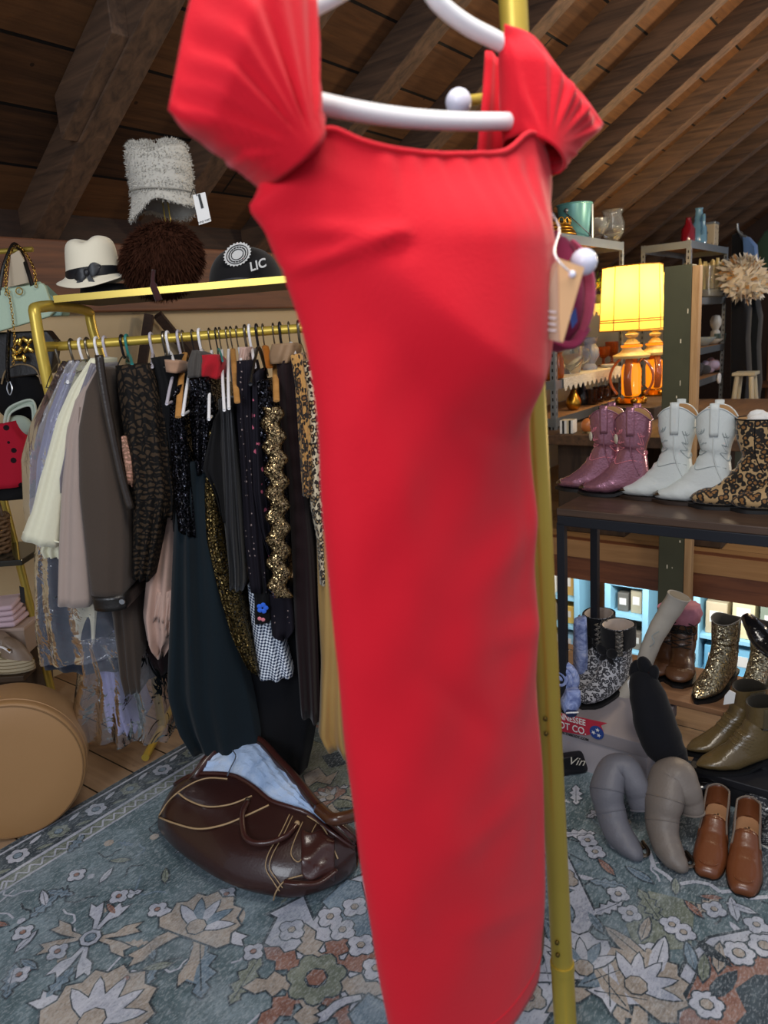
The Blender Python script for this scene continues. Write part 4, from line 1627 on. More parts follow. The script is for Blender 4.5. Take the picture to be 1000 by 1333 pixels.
hanger(275, (272, 546), M_white, M_wire, 'white hanger with long arm beside the red scarf')
hanger(283, (290, 470), M_teal, M_bwire, 'small teal hanger right of the red scarf', 0.003)
hanger(288, (292, 534), M_white, M_wire, 'left of two long white hangers over the satin slip')
hanger(296, (298, 532), M_white, M_wire, 'right of two long white hangers over the satin slip')
hanger(303, (309, 524), M_hwood, M_wire, 'wooden hanger in the tiny flower dress', 0.008, 0.45)
hanger(311, (315, 476), M_white, M_wire, 'white hanger above the tiny flower dress', 0.004)
hanger(321, (322, 474), M_wire, M_wire, 'wire hanger left of the thick black hook', 0.0016)
hanger(327, (332, 478), M_white, M_white, 'white hanger just left of the thick black hook', 0.005)
hanger(335, (326, 500), M_bwire, M_bwire, 'thick black plastic hanger in the rose print jacket', 0.006)
hanger(345, (351, 478), M_orange, M_wire, 'orange brown wooden hanger at the tan collar', 0.010, 0.45)
hanger(354, (360, 522), M_hwood, M_wire, 'wooden hanger in the burgundy velvet gown', 0.0085, 0.45)
hanger(364, (372, 462), M_bwire, M_bwire, 'thin black wire hanger near the leopard blouse', 0.002)
hanger(378, (384, 462), M_white, M_wire, 'white hanger in the leopard blouse', 0.005)
hanger(390, (398, 466), M_wire, M_wire, 'wire hanger in the pale leopard dress', 0.0016)
# ================================================================ hats on the shelf
def strands(m, pts_nrm, L, w, droop=0.3, rnd=0.5):
    """short fur: thin tapering blades standing on a surface"""
    for p, n in pts_nrm:
        d = (n + Vector((random.uniform(-rnd, rnd), random.uniform(-rnd, rnd), random.uniform(-rnd, rnd) - droop))).normalized()
        s = d.orthogonal().normalized() * w
        s = Matrix.Rotation(random.uniform(0, 6.28), 3, d) @ s
        l_ = L * random.uniform(0.6, 1.2)
        m.add([p - s, p + s, p + d * l_ + Vector((0, 0, -droop * l_ * 0.3))], [(0, 1, 2)])


def ell_pts(c, r, n, M=None, zmin=-1.0):
    out = []
    while len(out) < n:
        v = Vector((random.gauss(0, 1), random.gauss(0, 1), random.gauss(0, 1))).normalized()
        if v.z < zmin:
            continue
        p = Vector((v.x * r[0], v.y * r[1], v.z * r[2]))
        nn = Vector((v.x / r[0], v.y / r[1], v.z / r[2])).normalized()
        if M is not None:
            p, nn = M @ p, M @ nn
        out.append((Vector(c) + p, nn))
    return out


M_ivory = fabric('ivory_felt', '#e3dcc6', 0.04, 0.15, 60, 0.3)
M_band = simple('black_ribbon', '#15171c', 0.45, 0, 0.3, 14, 0.3, 30)
M_fur = simple('brown_fur', '#3a2015', 0.9, 0, 0.4, 20, 0, 60, 0.0, 0, 0.1)
M_fuzz = simple('grey_fleece', '#b4b1a8', 0.9, 0, 0.12, 30, 0.5, 120, 0.3)
M_feltb = fabric('black_felt', '#141315', 0.2, 0.2, 60)

hc = Y(124, 366, 2.43)
zs = shz(hc.x)
# flat black hat under the fedora
bh = thing('wide_brim_hat', 'flat black wide brim hat lying under the ivory fedora', 'hat', (hc.x + .02, 2.45, zs))
m = MB().lathe([(.0005, .002), (.125, .001), (.135, .004), (.134, .008), (.09, .010), (.07, .014), (.066, .036), (.0005, .038)], (hc.x + .02, 2.45, zs), 40, None, 1.1, 0.98)
m.obj('brim_and_crown', M_feltb, bh, ang=60)
fz = zs + 0.040
fed = thing('fedora', 'ivory felt fedora with a black ribbon bow on the shelf', 'hat', (hc.x, 2.43, fz))
m = MB()
rings = []
prof = [(.066, -.002), (.118, .004), (.121, .007), (.112, .012), (.095, .018), (.086, .024), (.083, .05), (.080, .085), (.077, .112), (.068, .130), (.045, .138), (.02, .134), (.001, .131)]
for i, (r_, z) in enumerate(prof):
    ring = []
    for j in range(48):
        a = 2 * math.pi * j / 48
        rr = r_
        zz = z
        x, y = math.cos(a), math.sin(a)
        if 1 <= i <= 4:                       # brim turned down at the left front, up at the right
            zz += 0.016 * math.cos(a - R(250)) * -1 * (r_ - .083) / .038
            zz += .010 * math.cos(2 * a) * (r_ - .083) / .038
            rr *= 1 - .10 * sstep(.3, 1, -y)
        if i >= 7:                            # creased crown: dent on top and pinch in front
            zz -= 0.026 * gauss(x, 0.45) * sstep(7, 11, i) * (0.5 - 0.5 * y)
            rr *= 1 - 0.12 * gauss(x, 0.5) * sstep(.2, 1, -y) * sstep(6, 10, i)
        zz += 0.10 * x * z * 0.25
        ring.append(Vector((hc.x + rr * x * 0.96, 2.43 + rr * y * 1.02, fz + zz)))
    rings.append(ring)
m.loft(rings, True, True, True)
m.obj('felt_body', M_ivory, fed, ang=180, subsurf=1)
m = MB()
bandr = []
for z, dr in ((.020, .0885), (.024, .0895), (.046, .0862), (.049, .085)):
    bandr.append([Vector((hc.x + dr * math.cos(2 * math.pi * j / 40) * .965, 2.43 + dr * math.sin(2 * math.pi * j / 40) * 1.02, fz + z - .006 + .006 * math.cos(2 * math.pi * j / 40))) for j in range(40)])
m.loft(bandr, True, False, False)
hb = m.obj('ribbon_band', M_band, fed, ang=180)
m = MB()
kx, ky, kz = hc.x + .012, 2.43 - .094, fz + .026
for sx, sz in ((-1, -.006), (1, .008)):
    rr = []
    for q in range(9):
        t = q / 8
        wd = .004 + .015 * math.sin(math.pi * min(1, t * 1.05)) ** .7
        rr.append([Vector((kx + sx * t * .042, ky - .006 * math.sin(math.pi * t) + .006 * t + s_ * .004 * abs(z_), kz + sz * t * 2 + z_ * wd)) for s_, z_ in ((0, -1), (-1, -.5), (-1, 0), (-1, .5), (0, 1), (1, .5), (1, 0), (1, -.5))])
    m.loft(rr)
m.ball((kx, ky - .004, kz), .009, 10, None, (1, .7, 1.3))
m.prism([Vector((kx - .004, ky - .004, kz)), Vector((kx + .004, ky - .004, kz)), Vector((kx + .02, ky - .002, kz - .028)), Vector((kx + .004, ky - .002, kz - .034))], (0, .003, 0))
m.prism([Vector((kx - .004, ky - .004, kz)), Vector((kx + .002, ky - .004, kz)), Vector((kx - .022, ky - .002, kz - .034)), Vector((kx - .036, ky - .002, kz - .026))], (0, .003, 0))
m.obj('bow', M_band, hb, ang=50)

# brown fur hat leaning over the shelf edge
fc = Y(211, 338, 2.40)
fur = thing('fur_hat', 'dark brown fur hat hanging over the front edge of the hat shelf', 'hat', tuple(fc))
Mf = Matrix.Rotation(R(-18), 3, 'Y')
m = MB().ball(fc, .112, 30, Mf, (1.08, .78, .92))
body = m.obj('fur_crown', M_fur, fur, ang=180)
m = MB()
strands(m, ell_pts(fc, (.121, .088, .103), 5200, Mf), .022, .0024, 0.7, 0.35)
m.obj('fur_pile', M_fur, body, ang=180)['kind'] = 'stuff'
m = MB()
tp = smooth_path([Y(200, 352, 2.31), Y(199, 368, 2.288), Y(203, 380, 2.282), Y(207, 391, 2.285)], 4)
m.tube(tp, [.006] * 5 + [.011] * (len(tp) - 5), 8)
m.obj('ribbon_tail', fabric('plum_ribbon', '#3b1f20'), fur, ang=180)

# grey fleece bucket hat on its wire stand
gc = Y(213, 264, 2.46)
stz = shz(gc.x)
ws = thing('hat_stand', 'thin brass wire hat stand holding up the grey fleece hat', 'hat stand', (gc.x, 2.50, stz))
m = MB()
for dx in (-.008, .008):
    m.tube([Vector((gc.x + dx, 2.50, stz + .004)), Vector((gc.x + dx, 2.48, gc.z + .02)), Vector((gc.x + dx * 3, 2.47, gc.z + .09))], .0022, 8)
m.obj('wire_stem', M_gold2, ws)
MB().tube([Vector((gc.x + .055 * math.cos(a), 2.50 + .055 * math.sin(a), stz + .004)) for a in [k * math.pi / 10 for k in range(20)]], .0025, 8, True).obj('base_ring', M_gold2, ws)
gh = thing('bucket_hat', 'grey fuzzy fleece bucket hat with a white price tag, topmost of the hats', 'hat', tuple(gc))
m = MB()
rings = []
prof = [(.092, -.022, 0), (.108, -.030, 0), (.110, -.026, 0), (.101, .0, 0), (.094, .02, 0), (.093, .03, 0), (.098, .07, 0), (.099, .11, 0), (.094, .148, 0), (.080, .163, 0), (.045, .168, 0), (.001, .166, 0)]
for i, (r_, z, q) in enumerate(prof):
    ring = []
    for j in range(56):
        a = 2 * math.pi * j / 56
        rr, zz = r_, z
        if i <= 3:
            zz += .010 * math.sin(3 * a + 0.7) + .020 * sstep(.3, 1, math.cos(a - R(205))) * -1 + .022 * sstep(.4, 1, math.cos(a - R(300)))
        if i >= 8:
            zz += 0.010 * math.cos(2 * a + .5) - .012 * gauss(math.cos(a), .3)
        rr *= 1 + .02 * math.sin(5 * a + i)
        ring.append(gc + Vector((rr * math.cos(a) * 0.98, rr * math.sin(a) * .9, zz + 0.06 * r_ * -math.cos(a))))
    rings.append(ring)
m.loft(rings, True, False, True)
gb = m.obj('fleece_body', M_fuzz, gh, ang=180, subsurf=1)
m = MB()
pn = []
for i in range(len(rings) - 1):
    n_ = 600 if i > 3 else 260
    for q in range(n_):
        j = random.randrange(56)
        p = rings[i][j].lerp(rings[i + 1][j], random.random()).lerp(rings[i][(j + 1) % 56], random.random() * 0.5)
        nn = (p - gc - Vector((0, 0, .06)))
        pn.append((p, nn.normalized()))
strands(m, pn, .010, .0016, 0.1, 0.9)
m.obj('fleece_pile', M_fuzz, gb, ang=180)['kind'] = 'stuff'
m = MB().tube([gc + Vector((.1 * math.cos(a) * .98, .091 * math.sin(a), .028 - .006 * math.cos(a))) for a in [k * math.pi / 16 for k in range(32)]], .0022, 8, True)
m.obj('brim_seam', fabric('fleece_seam', '#8f8c84'), gb, ang=180)
M_ptag = simple('white_card', '#e2e2e0', 0.6, 0, 0.02)
M_ink = simple('black_ink', '#101012', 0.6, 0, 0.02)
tq = [Y(251, 254, 2.36), Y(267, 250, 2.36), Y(275, 288, 2.36), Y(259, 293, 2.36)]
m = MB().prism(tq, (0, .0015, 0))
pt_ = m.obj('price_tag', M_ptag, gh, smooth=False)
tu = (tq[0] - tq[3]).normalized()
tr_ = (tq[2] - tq[3]).normalized()
tc = (tq[0] + tq[1] + tq[2] + tq[3]) / 4
q0 = tc + tu * .018 + Vector((0, -.0012, 0))
m = MB().prism([q0 - tr_ * .004 + tu * .022, q0 + tr_ * .003 + tu * .022, q0 + tr_ * .006 - tu * .018, q0 - tr_ * .002 - tu * .018], (0, -.001, 0))
m.obj('logo_bar', M_ink, pt_, smooth=False)
text_obj('tag_lettering', 'NINE WEST', M_ink, pt_, tc - tu * .036 + Vector((0, -.001, 0)), tr_, tu, .0075, .0003, 'CENTER')
MB().tube(smooth_path([gc + Vector((.088, -.03, .0)), Y(252, 246, 2.36), tq[0] + tr_ * .012 - tu * .006], 4), .0012, 6).obj('tag_cord', M_ink, pt_)

# black cap with printed seal
bc = Y(315, 350, 2.40)
bz = shz(bc.x)
cap2 = thing('ball_cap', 'black cap with white round seal and letters at the right of the hat shelf', 'cap', (bc.x, 2.43, bz))
m = MB()
rings = []
for i in range(13):
    t = i / 12
    a = t * math.pi / 2
    ring = []
    for j in range(40):
        b = 2 * math.pi * j / 40
        rr = math.cos(a) ** .75 if a < math.pi / 2 - 1e-3 else 0.005
        ring.append(Vector((bc.x + .115 * rr * math.cos(b), 2.45 + .10 * rr * math.sin(b), bz + .002 + .112 * math.sin(a))))
    rings.append(ring)
m.loft(rings)
cc2 = m.obj('crown', M_feltb, cap2, ang=180)
m = MB()
rows = []
for i in range(7):
    rows.append([Vector((bc.x - .055 + .10 * q / 12 - .030 * (i / 6) * (1 - q / 12), 2.372 - .050 * i / 6 * math.sin(math.pi * (q + 1) / 14), bz + .012 - .006 * i / 6 + .006 * math.sin(math.pi * q / 12))) for q in range(13)])
m.grid(rows)
m.obj('visor', simple('marbled_grey_black', '#3a3b40', 0.6, 0, 0.7, 14), cc2, ang=180, solid=.004)
# round seal lying on the crown
sc = Y(309, 331, 2.345)
su = (Vector((0, -.35, 1))).normalized()
sr = Vector((.93, .0, .22)).normalized()
sn = sr.cross(su)
M_seal = simple('seal_white', '#d8d8d6', 0.6, 0, 0.03)
m = MB()
pts = []
for k in range(48):
    a = 2 * math.pi * k / 48
    rr = (.0425 if k % 2 else .038)
    pts.append(sc + sr * rr * 1.05 * math.cos(a) + su * rr * .80 * math.sin(a))
m.prism(pts, sn * .0015)
seal = m.obj('round_seal', M_seal, cc2, smooth=False)
m = MB()
for r0 in (.032, .018):
    m.tube([sc + sn * .002 + sr * r0 * 1.05 * math.cos(a) + su * r0 * .80 * math.sin(a) for a in [k * math.pi / 16 for k in range(32)]], .0014, 6, True)
for k in range(18):
    a = 2 * math.pi * k / 18
    p = sc + sn * .002 + sr * .025 * 1.05 * math.cos(a) + su * .025 * .8 * math.sin(a)
    m.box(p, (.003, .003, .007), 0, Matrix((sr, sn, su)).transposed() @ Matrix.Rotation(-a, 3, 'Y'))
m.obj('seal_ink', M_ink, seal, smooth=False)
text_obj('cap_lettering', 'LIC', M_seal, cc2, Y(336, 345, 2.335), sr, su, .036, .001, 'CENTER', .0008)

# ================================================================ display rack with bags at the left edge
M_mint = leather('mint_leather', '#a9bfa8', 0.45, 0.05, 0.1)
M_mintd = leather('mint_gusset', '#7d9a8c', 0.45, 0.08, 0.1)
M_chain = metal('gold_chain', '#b58f45', 0.25)
M_gloss = leather('glossy_black_croc', '#0d0d0f', 0.18, 0.3, 0.5)
M_polka = dots('red_polka_dots', '#a3142a', '#1d0a10', 26, 0.26, 0.85)
M_goldb = metal('gold_foil', '#c8a552', 0.22, 0.2, 0.5)
M_tanb = fabric('tan_backing', '#8a7456', 0.1)
lp0, lp1 = Y(-60, 395, 2.86), Y(73, 922, 2.86)
dl = (lp1 - lp0)
lt = lp0 - dl * 0.18
lb = lp0 + dl * ((0.014 - lp0.z) / dl.z)
dr_ = thing('display_rack', 'slanted gold display rack at the left edge with a dark glass shelf', 'display rack', (lb.x, lb.y, 0))
MB().tube([lb, lt], .0155, 12).obj('pole', M_gold2, dr_)
MB().tube([lb + Vector((-.75, .05, 0)), lt + Vector((-.6, .05, 0))], .0155, 12).obj('pole', M_gold2, dr_)
HB = Y(20, 326, 2.72)
MB().tube([Vector((HB.x - .6, 2.72, HB.z)), Vector((HB.x + .06, 2.72, HB.z))], .009, 10).obj('hook_bar', M_gold2, dr_)
MB().tube([Vector((HB.x - .30, 2.72, HB.z)), Vector((lt.x - .0, lt.y, HB.z + .02))], .009, 10).obj('hook_bar', M_gold2, dr_)
gs = Y(20, 722, 2.70)
MB().box((gs.x - .25, 2.72, gs.z), (.66, .28, .022)).obj('glass_shelf', glass('smoked_glass', '#3a3a34', .1, .4), dr_, smooth=False, bevel=.003)
ls = Y(20, 862, 2.66)
MB().box((ls.x - .26, 2.70, ls.z - .012), (.70, .34, .022)).obj('lower_shelf', M_shelfw, dr_, smooth=False, bevel=.003)
# mint handbag
mb = thing('handbag', 'mint green leather handbag with chain handles at the upper left edge', 'handbag', tuple(Y(25, 400, 2.62)))
pl = [Y(x, y, 2.60) for x, y in ((-60, 388), (54, 368), (58, 372), (70, 406), (64, 412), (-50, 446))]
MB().prism(pl, (0, .02, 0)).obj('front_panel', M_mint, mb, smooth=False, bevel=.004)
pl = [Y(x, y, 2.62) for x, y in ((50, 369), (66, 384), (82, 402), (80, 411), (58, 412))]
MB().prism(pl, (0, .07, 0)).obj('gusset', M_mintd, mb, smooth=False, bevel=.004)
pl = [Y(x, y, 2.69) for x, y in ((-60, 384), (52, 366), (66, 404), (-50, 440))]
MB().prism(pl, (0, .012, 0)).obj('back_panel', M_mint, mb, smooth=False, bevel=.004)
rc = Y(25, 379, 2.585)
MB().tube([rc + Vector((.011 * math.cos(a), 0, .011 * math.sin(a))) for a in [k * math.pi / 8 for k in range(16)]], .002, 6, True).obj('ring', M_chain, mb)


def chain(name, path, parent, mat, r=.0055, w=.0014):
    """linked chain along a path"""
    pts = smooth_path([Vector(p) for p in path], 14)
    L = sum((b - a).length for a, b in zip(pts, pts[1:]))
    n = max(4, int(L / (r * 1.75)))
    m = MB()
    for k in range(n):
        p = polyat(pts, (k + .5) / n)
        p2 = polyat(pts, min(1, (k + .7) / n))
        t = (p2 - p).normalized() if (p2 - p).length > 1e-6 else Vector((0, 0, 1))
        s = t.orthogonal().normalized()
        if k % 2:
            s = t.cross(s)
        m.tube([p + t * r * 1.15 * math.cos(a) + s * r * .75 * math.sin(a) for a in [q * math.pi / 5 for q in range(10)]], w, 5, True)
    return m.obj(name, mat, parent, ang=180)


MB().tube(smooth_path([Y(-2, 384, 2.60), Y(4, 350, 2.62), Y(14, 324, 2.66), Y(20, 318, 2.705), Y(28, 330, 2.66), Y(36, 352, 2.62), Y(42, 372, 2.60)], 5), .007, 8).obj('handle', M_blackl, mb)
chain('chain_handle', [Y(8, 384, 2.59), Y(8, 350, 2.60), Y(15, 326, 2.65), Y(20, 319, 2.69), Y(32, 328, 2.65), Y(44, 350, 2.60), Y(47, 374, 2.59)], mb, M_chain)
chain('long_chain', [Y(11, 378, 2.585), Y(16, 410, 2.58), Y(19, 445, 2.585), Y(17, 474, 2.59)], mb, M_chain, .005, .0012)
MB().prism([Y(x, y, 2.63) for x, y in ((14, 332), (24, 326), (32, 340), (37, 368), (10, 374))], (0, .01, 0)).obj('lining', simple('cream_lining', '#b9aa92', 0.7), mb, smooth=False)
# glossy black bag with gold bow
gb2 = thing('evening_bag', 'glossy black croc evening bag with a gold foil bow under the mint handbag', 'handbag', tuple(Y(25, 460, 2.68)))
MB().prism([Y(x, y, 2.66) for x, y in ((-40, 434), (60, 430), (72, 445), (66, 486), (-40, 500))], (0, .06, 0)).obj('body', M_blackl, gb2, smooth=False, bevel=.006)
MB().tube(smooth_path([Y(12, 430, 2.63), Y(10, 465, 2.62), Y(11, 497, 2.62)], 4), .013, 8, flat=.35).obj('strap', M_gloss, gb2)
MB().tube(smooth_path([Y(11, 497, 2.615), Y(9, 506, 2.61), Y(13, 514, 2.61), Y(16, 506, 2.61), Y(13, 497, 2.615)], 4), .0022, 6).obj('clasp', M_steel, gb2)
m = MB()
for k in range(11):
    p = Y(20 + (k % 4) * 6 + random.uniform(-2, 2), 444 + (k // 4) * 11 + random.uniform(-2, 2), 2.635)
    m.ball(p, .012, 8, Matrix.Rotation(random.uniform(0, 3), 3, 'Y'), (1.3, .6, .7))
m.obj('gold_bow', M_goldb, gb2, ang=30)
# black bonnet with white edge
bo = thing('black_hat', 'rounded black suede hat at the left edge above the white rimmed one', 'hat', tuple(Y(26, 510, 2.66)))
MB().ball(Y(26, 515, 2.70), .098, 24, None, (.98, .5, 1.0)).obj('crown', fabric('black_suede', '#0b0b0e', .2, .2, 60, .0), bo, ang=180)
MB().tube(smooth_path([Y(2, 500, 2.655), Y(8, 482, 2.655), Y(26, 474, 2.655), Y(46, 480, 2.655), Y(54, 500, 2.66)], 5), .003, 6).obj('beige_piping', M_tanb, bo)
wr = thing('white_hat', 'pale hat with a raised white rim peeking over the red polka dot cloth', 'hat', tuple(Y(22, 540, 2.62)))
m = MB()
rr = []
for s_ in range(8):
    t = s_ / 7
    rr.append([lerp(1, .80, t) * (p - Y(26, 562, 2.60)) + Y(26, 562, 2.60) + Vector((0, .02 * math.sin(t * 3), 0)) for p in smooth_path([Y(4, 560, 2.60), Y(8, 535, 2.60), Y(24, 524, 2.60), Y(42, 521, 2.60), Y(46, 540, 2.60), Y(44, 566, 2.60)], 5)])
m.grid(rr)
m.obj('rim', fabric('pale_mint_cloth', '#b7c2b4', .05), wr, ang=180, solid=.006)
MB().ball(Y(24, 555, 2.64), .05, 16, None, (1, .5, .8)).obj('crown', fabric('pale_mint_cloth2', '#9aa698', .05), wr, ang=180)
hanging('polka_dress', 'red cloth with dark polka dots at the left edge', 'dress', [(-40, 560), (-42, 600), (-44, 640)], [(18, 548), (36, 575), (44, 630)], 2.60, .10, M_polka, 1.5, .006, nv=12)
hanging('black_skirt', 'short black skirt under the red polka dot cloth', 'skirt', [(-40, 628), (-42, 650)], [(44, 622), (46, 648)], 2.62, .1, M_black, 1.5, .006, nv=6)
bs = thing('basket', 'small brown woven basket at the left edge above the glass shelf', 'basket', tuple(Y(4, 700, 2.68)))
bc_ = Vector((Y(-12, 700, 2.70).x, 2.70, gs.z + .012))
m = MB()
for k in range(9):
    m.tube([bc_ + Vector(((.055 + .002 * k) * math.cos(a), (.055 + .002 * k) * math.sin(a), .008 + k * .016 + .004 * math.sin(a * 8 + k * math.pi))) for a in [q * math.pi / 16 for q in range(32)]], .009, 6, True)
m.obj('weave', wood('wicker', '#3e2a1a', '#7a5a38', .6), bs, ang=180)
m = MB()
m.tube(smooth_path([bc_ + Vector((-.06, 0, .14)), bc_ + Vector((-.04, 0, .24)), bc_ + Vector((.04, 0, .24)), bc_ + Vector((.06, 0, .14))], 5), .006, 8)
m.obj('handle', wood('wicker2', '#3e2a1a', '#7a5a38', .6), bs)
# espadrilles and folded pink shirt on the lower shelf
M_jute = NT('jute')
_b = M_jute.sep()
M_jute.color(M_jute.mix(M_jute.math('GREATER_THAN', M_jute.math('FRACT', M_jute.math('MULTIPLY', _b[2], 75.0)), .7), '#b7a98c', '#857658'))
M_jute.set(.9)
M_jute.bump(M_jute.noise(150, 2), .4, .004)
M_jute = M_jute.m
M_kid = leather('taupe_kid', '#857262', .45, .15, .15)
for k, (px, py, lb_) in enumerate(((16, 858, 'brown leather espadrille wedge nearest at the left edge'), (-4, 836, 'brown leather espadrille wedge mostly cut off at the left edge'))):
    c = Vector((Y(px, py, 2.58 + .08 * k).x, 2.58 + .09 * k, ls.z))
    e_ = thing('espadrille', lb_, 'shoe', (c.x, c.y, ls.z))
    rg = []
    for q in range(6):
        z = .003 + q * .010
        rg.append([c + Vector((.078 * math.cos(a) * (1 + .03 * (q % 2)), .040 * math.sin(a) * (1 + .03 * (q % 2)), z * (1 + .4 * math.cos(a + 2.6)))) for a in [s * math.pi / 12 for s in range(24)]])
    MB().loft(rg).obj('jute_sole', M_jute, e_, ang=180)
    rg = []
    for q in range(7):
        t = q / 6
        rg.append([c + Vector((.020 - .01 * t + (.056 - .03 * t) * math.cos(a), .036 * (1 - .5 * t) * math.sin(a), .058 + .06 * math.sin(t * 1.4) - .018 * math.cos(a + .4))) for a in [s * math.pi / 12 for s in range(24)]])
    MB().loft(rg, True, False, True).obj('vamp', M_kid, e_, ang=180)
    MB().tube(smooth_path([c + Vector((-.05, -.03, .06)), c + Vector((-.045, -.036, .10)), c + Vector((-.01, -.040, .115)), c + Vector((.02, -.038, .09))], 5), .0055, 8, flat=.5).obj('ankle_strap', M_white, e_)
    MB().lathe([(.001, 0), (.006, 0), (.006, .004), (.001, .004)], c + Vector((.015, -.038, .10)), 10, Matrix.Rotation(R(90), 3, 'X')).obj('stud', M_chain, e_)
pk = thing('folded_shirt', 'folded pale pink shirt with a black tag at the left edge', 'shirt', tuple(Y(8, 785, 2.74)))
c = Y(4, 795, 2.76)
for k in range(4):
    MB().box((c.x - .02, 2.80, ls.z + .13 + .022 * k), (.15 - .01 * k, .16, .020), .06 * k).obj('fold', fabric('pink_cotton', '#cdb2bb', .06), pk, smooth=True, bevel=.008)
MB().prism([Y(25, 763, 2.70), Y(31, 765, 2.70), Y(33, 786, 2.70), Y(27, 784, 2.70)], (0, .002, 0)).obj('tag', M_ink, pk, smooth=False)
bx = thing('storage_box', 'plain lidded cardboard box under the pink shirt', 'box', (c.x - .02, 2.80, ls.z))
MB().box((c.x - .02, 2.80, ls.z + .050), (.2, .14, .10)).obj('carton', simple('pale_carton', '#a48f80', .8), bx, smooth=False, bevel=.003)
MB().box((c.x - .02, 2.80, ls.z + .107), (.21, .15, .014)).obj('lid', simple('pale_carton2', '#b79f90', .8), bx, smooth=False, bevel=.003)
hanging('brown_skirt', 'plain brown skirt hanging below the left shelf behind the hatbox', 'skirt', [(-60, 872), (-64, 930), (-60, 985)], [(46, 868), (52, 930), (54, 985)], 2.84, .14, fabric('brown_drill', '#3d3024', .15), 2, .01, nv=10)

# ================================================================ round tan hatbox
M_tan = leather('tan_leatherette', '#9a744a', .5, .06, .08, 0, 4)
M_tan2 = leather('tan_side', '#a37d55', .5, .06, .08, 0, 4)
M_stitch = simple('tan_thread', '#7a5a36', .7)
HR = .222
ax = Vector((.30, -.95, .06)).normalized()
hcen = Y(13, 1019, 2.03)
hcen.z = HR * .998 + .003
hx = thing('hatbox', 'large round tan leather hatbox standing on its edge at the lower left', 'hatbox', (hcen.x, hcen.y, 0))
q = ax.to_track_quat('Z', 'Y').to_matrix()
W_ = .19
prof = [(.001, -W_ + .0), (HR - .012, -W_), (HR - .003, -W_ + .004), (HR, -W_ + .012), (HR, -.035)]
MB().lathe([(max(.001, r_), z) for r_, z in prof] + [(.001, -.035)], hcen, 72, q).obj('case_body', M_tan2, hx, ang=50)
prof = [(.001, -.033), (HR + .001, -.033), (HR + .0015, -.012), (HR - .002, -.003), (HR - .010, 0), (HR * .6, .002), (.001, .003)]
lid = MB().lathe(prof, hcen, 72, q).obj('lid', M_tan, hx, ang=50)
MB().tube([hcen + q @ Vector(((HR - .008) * math.cos(a), (HR - .008) * math.sin(a), .0005)) for a in [k * math.pi / 48 for k in range(96)]], .0022, 6, True).obj('edge_stitching', M_stitch, lid, ang=180)
MB().tube([hcen + q @ Vector(((HR + .001) * math.cos(a), (HR + .001) * math.sin(a), -.034)) for a in [k * math.pi / 48 for k in range(96)]], .0025, 6, True).obj('seam_piping', M_tan2, hx, ang=180)
lc = Y(12, 925, 2.08)
M_brass = metal('old_brass', '#6e6248', .45)
MB().box(lc + Vector((-.01, .04, .002)), (.045, .025, .008), .2).obj('latch_plate', M_brass, hx, smooth=False, bevel=.002)
MB().tube(smooth_path([lc + Vector((-.03, .05, .005)), lc + Vector((-.02, .03, .018)), lc + Vector((.005, .02, .022)), lc + Vector((.014, .03, .008))], 5), .0035, 8).obj('latch_hasp', M_brass, hx)

# ================================================================ brown leather duffel bag
M_duf = leather('oxblood_leather', '#2e1613', .34, .25, .12, .25, 5)
M_duf2 = leather('oxblood_rim', '#3a1c18', .30, .25, .15, .3, 6)
M_cord = simple('tan_piping', '#a58a66', .5, 0, .1)
M_zip = metal('old_zip', '#5a5148', .5)
M_tissue = NT('blue_tissue')
_n = M_tissue.noise(9, 5, None, .6, .8)
M_tissue.color(M_tissue.ramp(_n, [(.3, '#7f9cc4'), (.55, '#a8bfe0'), (.75, '#bcc5d0')]))
M_tissue.set(.75)
M_tissue.bump(M_tissue.noise(30, 4, None, .6, 1.5), .5, .006)
M_tissue = M_tissue.m
df = thing('duffel_bag', 'open dark brown leather duffel bag with blue tissue inside, lying on the rug', 'bag', tuple(Z(330, 1110, 0.01)))


def catm(tab, n, z=None):
    return [polyat([Vector(p) for p in smooth_path(tab, 8)], i / n) for i in range(n + 1)]


# section curves run along the bag, each given by photo points and heights
def DZ(px, py, z):
    return Z(px, py, z)


C_back = catm([Z(236, 1025, .10), DZ(252, 1012, .16), DZ(272, 985, .20), DZ(300, 962, .22), DZ(335, 963, .22), DZ(362, 990, .21), DZ(385, 1015, .20), DZ(410, 1046, .19), DZ(440, 1075, .16), DZ(462, 1095, .12)], 40)
C_rim2 = [p + Vector((0, .02, .012)) for p in C_back]
C_out = [Vector((p.x + .02, p.y + .10, max(.05, p.z * .55))) for p in C_back]
C_outb = [Vector((p.x + .01, p.y + .08, .011)) for p in C_back]
C_lip = catm([DZ(228, 1022, .10), DZ(250, 1010, .155), DZ(276, 1008, .175), DZ(305, 1011, .185), DZ(330, 1025, .19), DZ(352, 1043, .185), DZ(378, 1052, .18), DZ(404, 1062, .165), DZ(432, 1085, .14), DZ(462, 1105, .10)], 40)
C_f1 = catm([DZ(222, 1030, .095), DZ(226, 1032, .16), DZ(256, 1032, .175), DZ(292, 1040, .18), DZ(322, 1052, .178), DZ(350, 1066, .17), DZ(380, 1078, .16), DZ(408, 1090, .145), DZ(440, 1104, .12), DZ(463, 1112, .09)], 40)
C_f2 = catm([DZ(206, 1058, .075), DZ(214, 1066, .115), DZ(244, 1078, .13), DZ(280, 1092, .14), DZ(312, 1104, .14), DZ(345, 1114, .135), DZ(378, 1120, .125), DZ(410, 1126, .11), DZ(442, 1126, .09), DZ(464, 1118, .07)], 40)
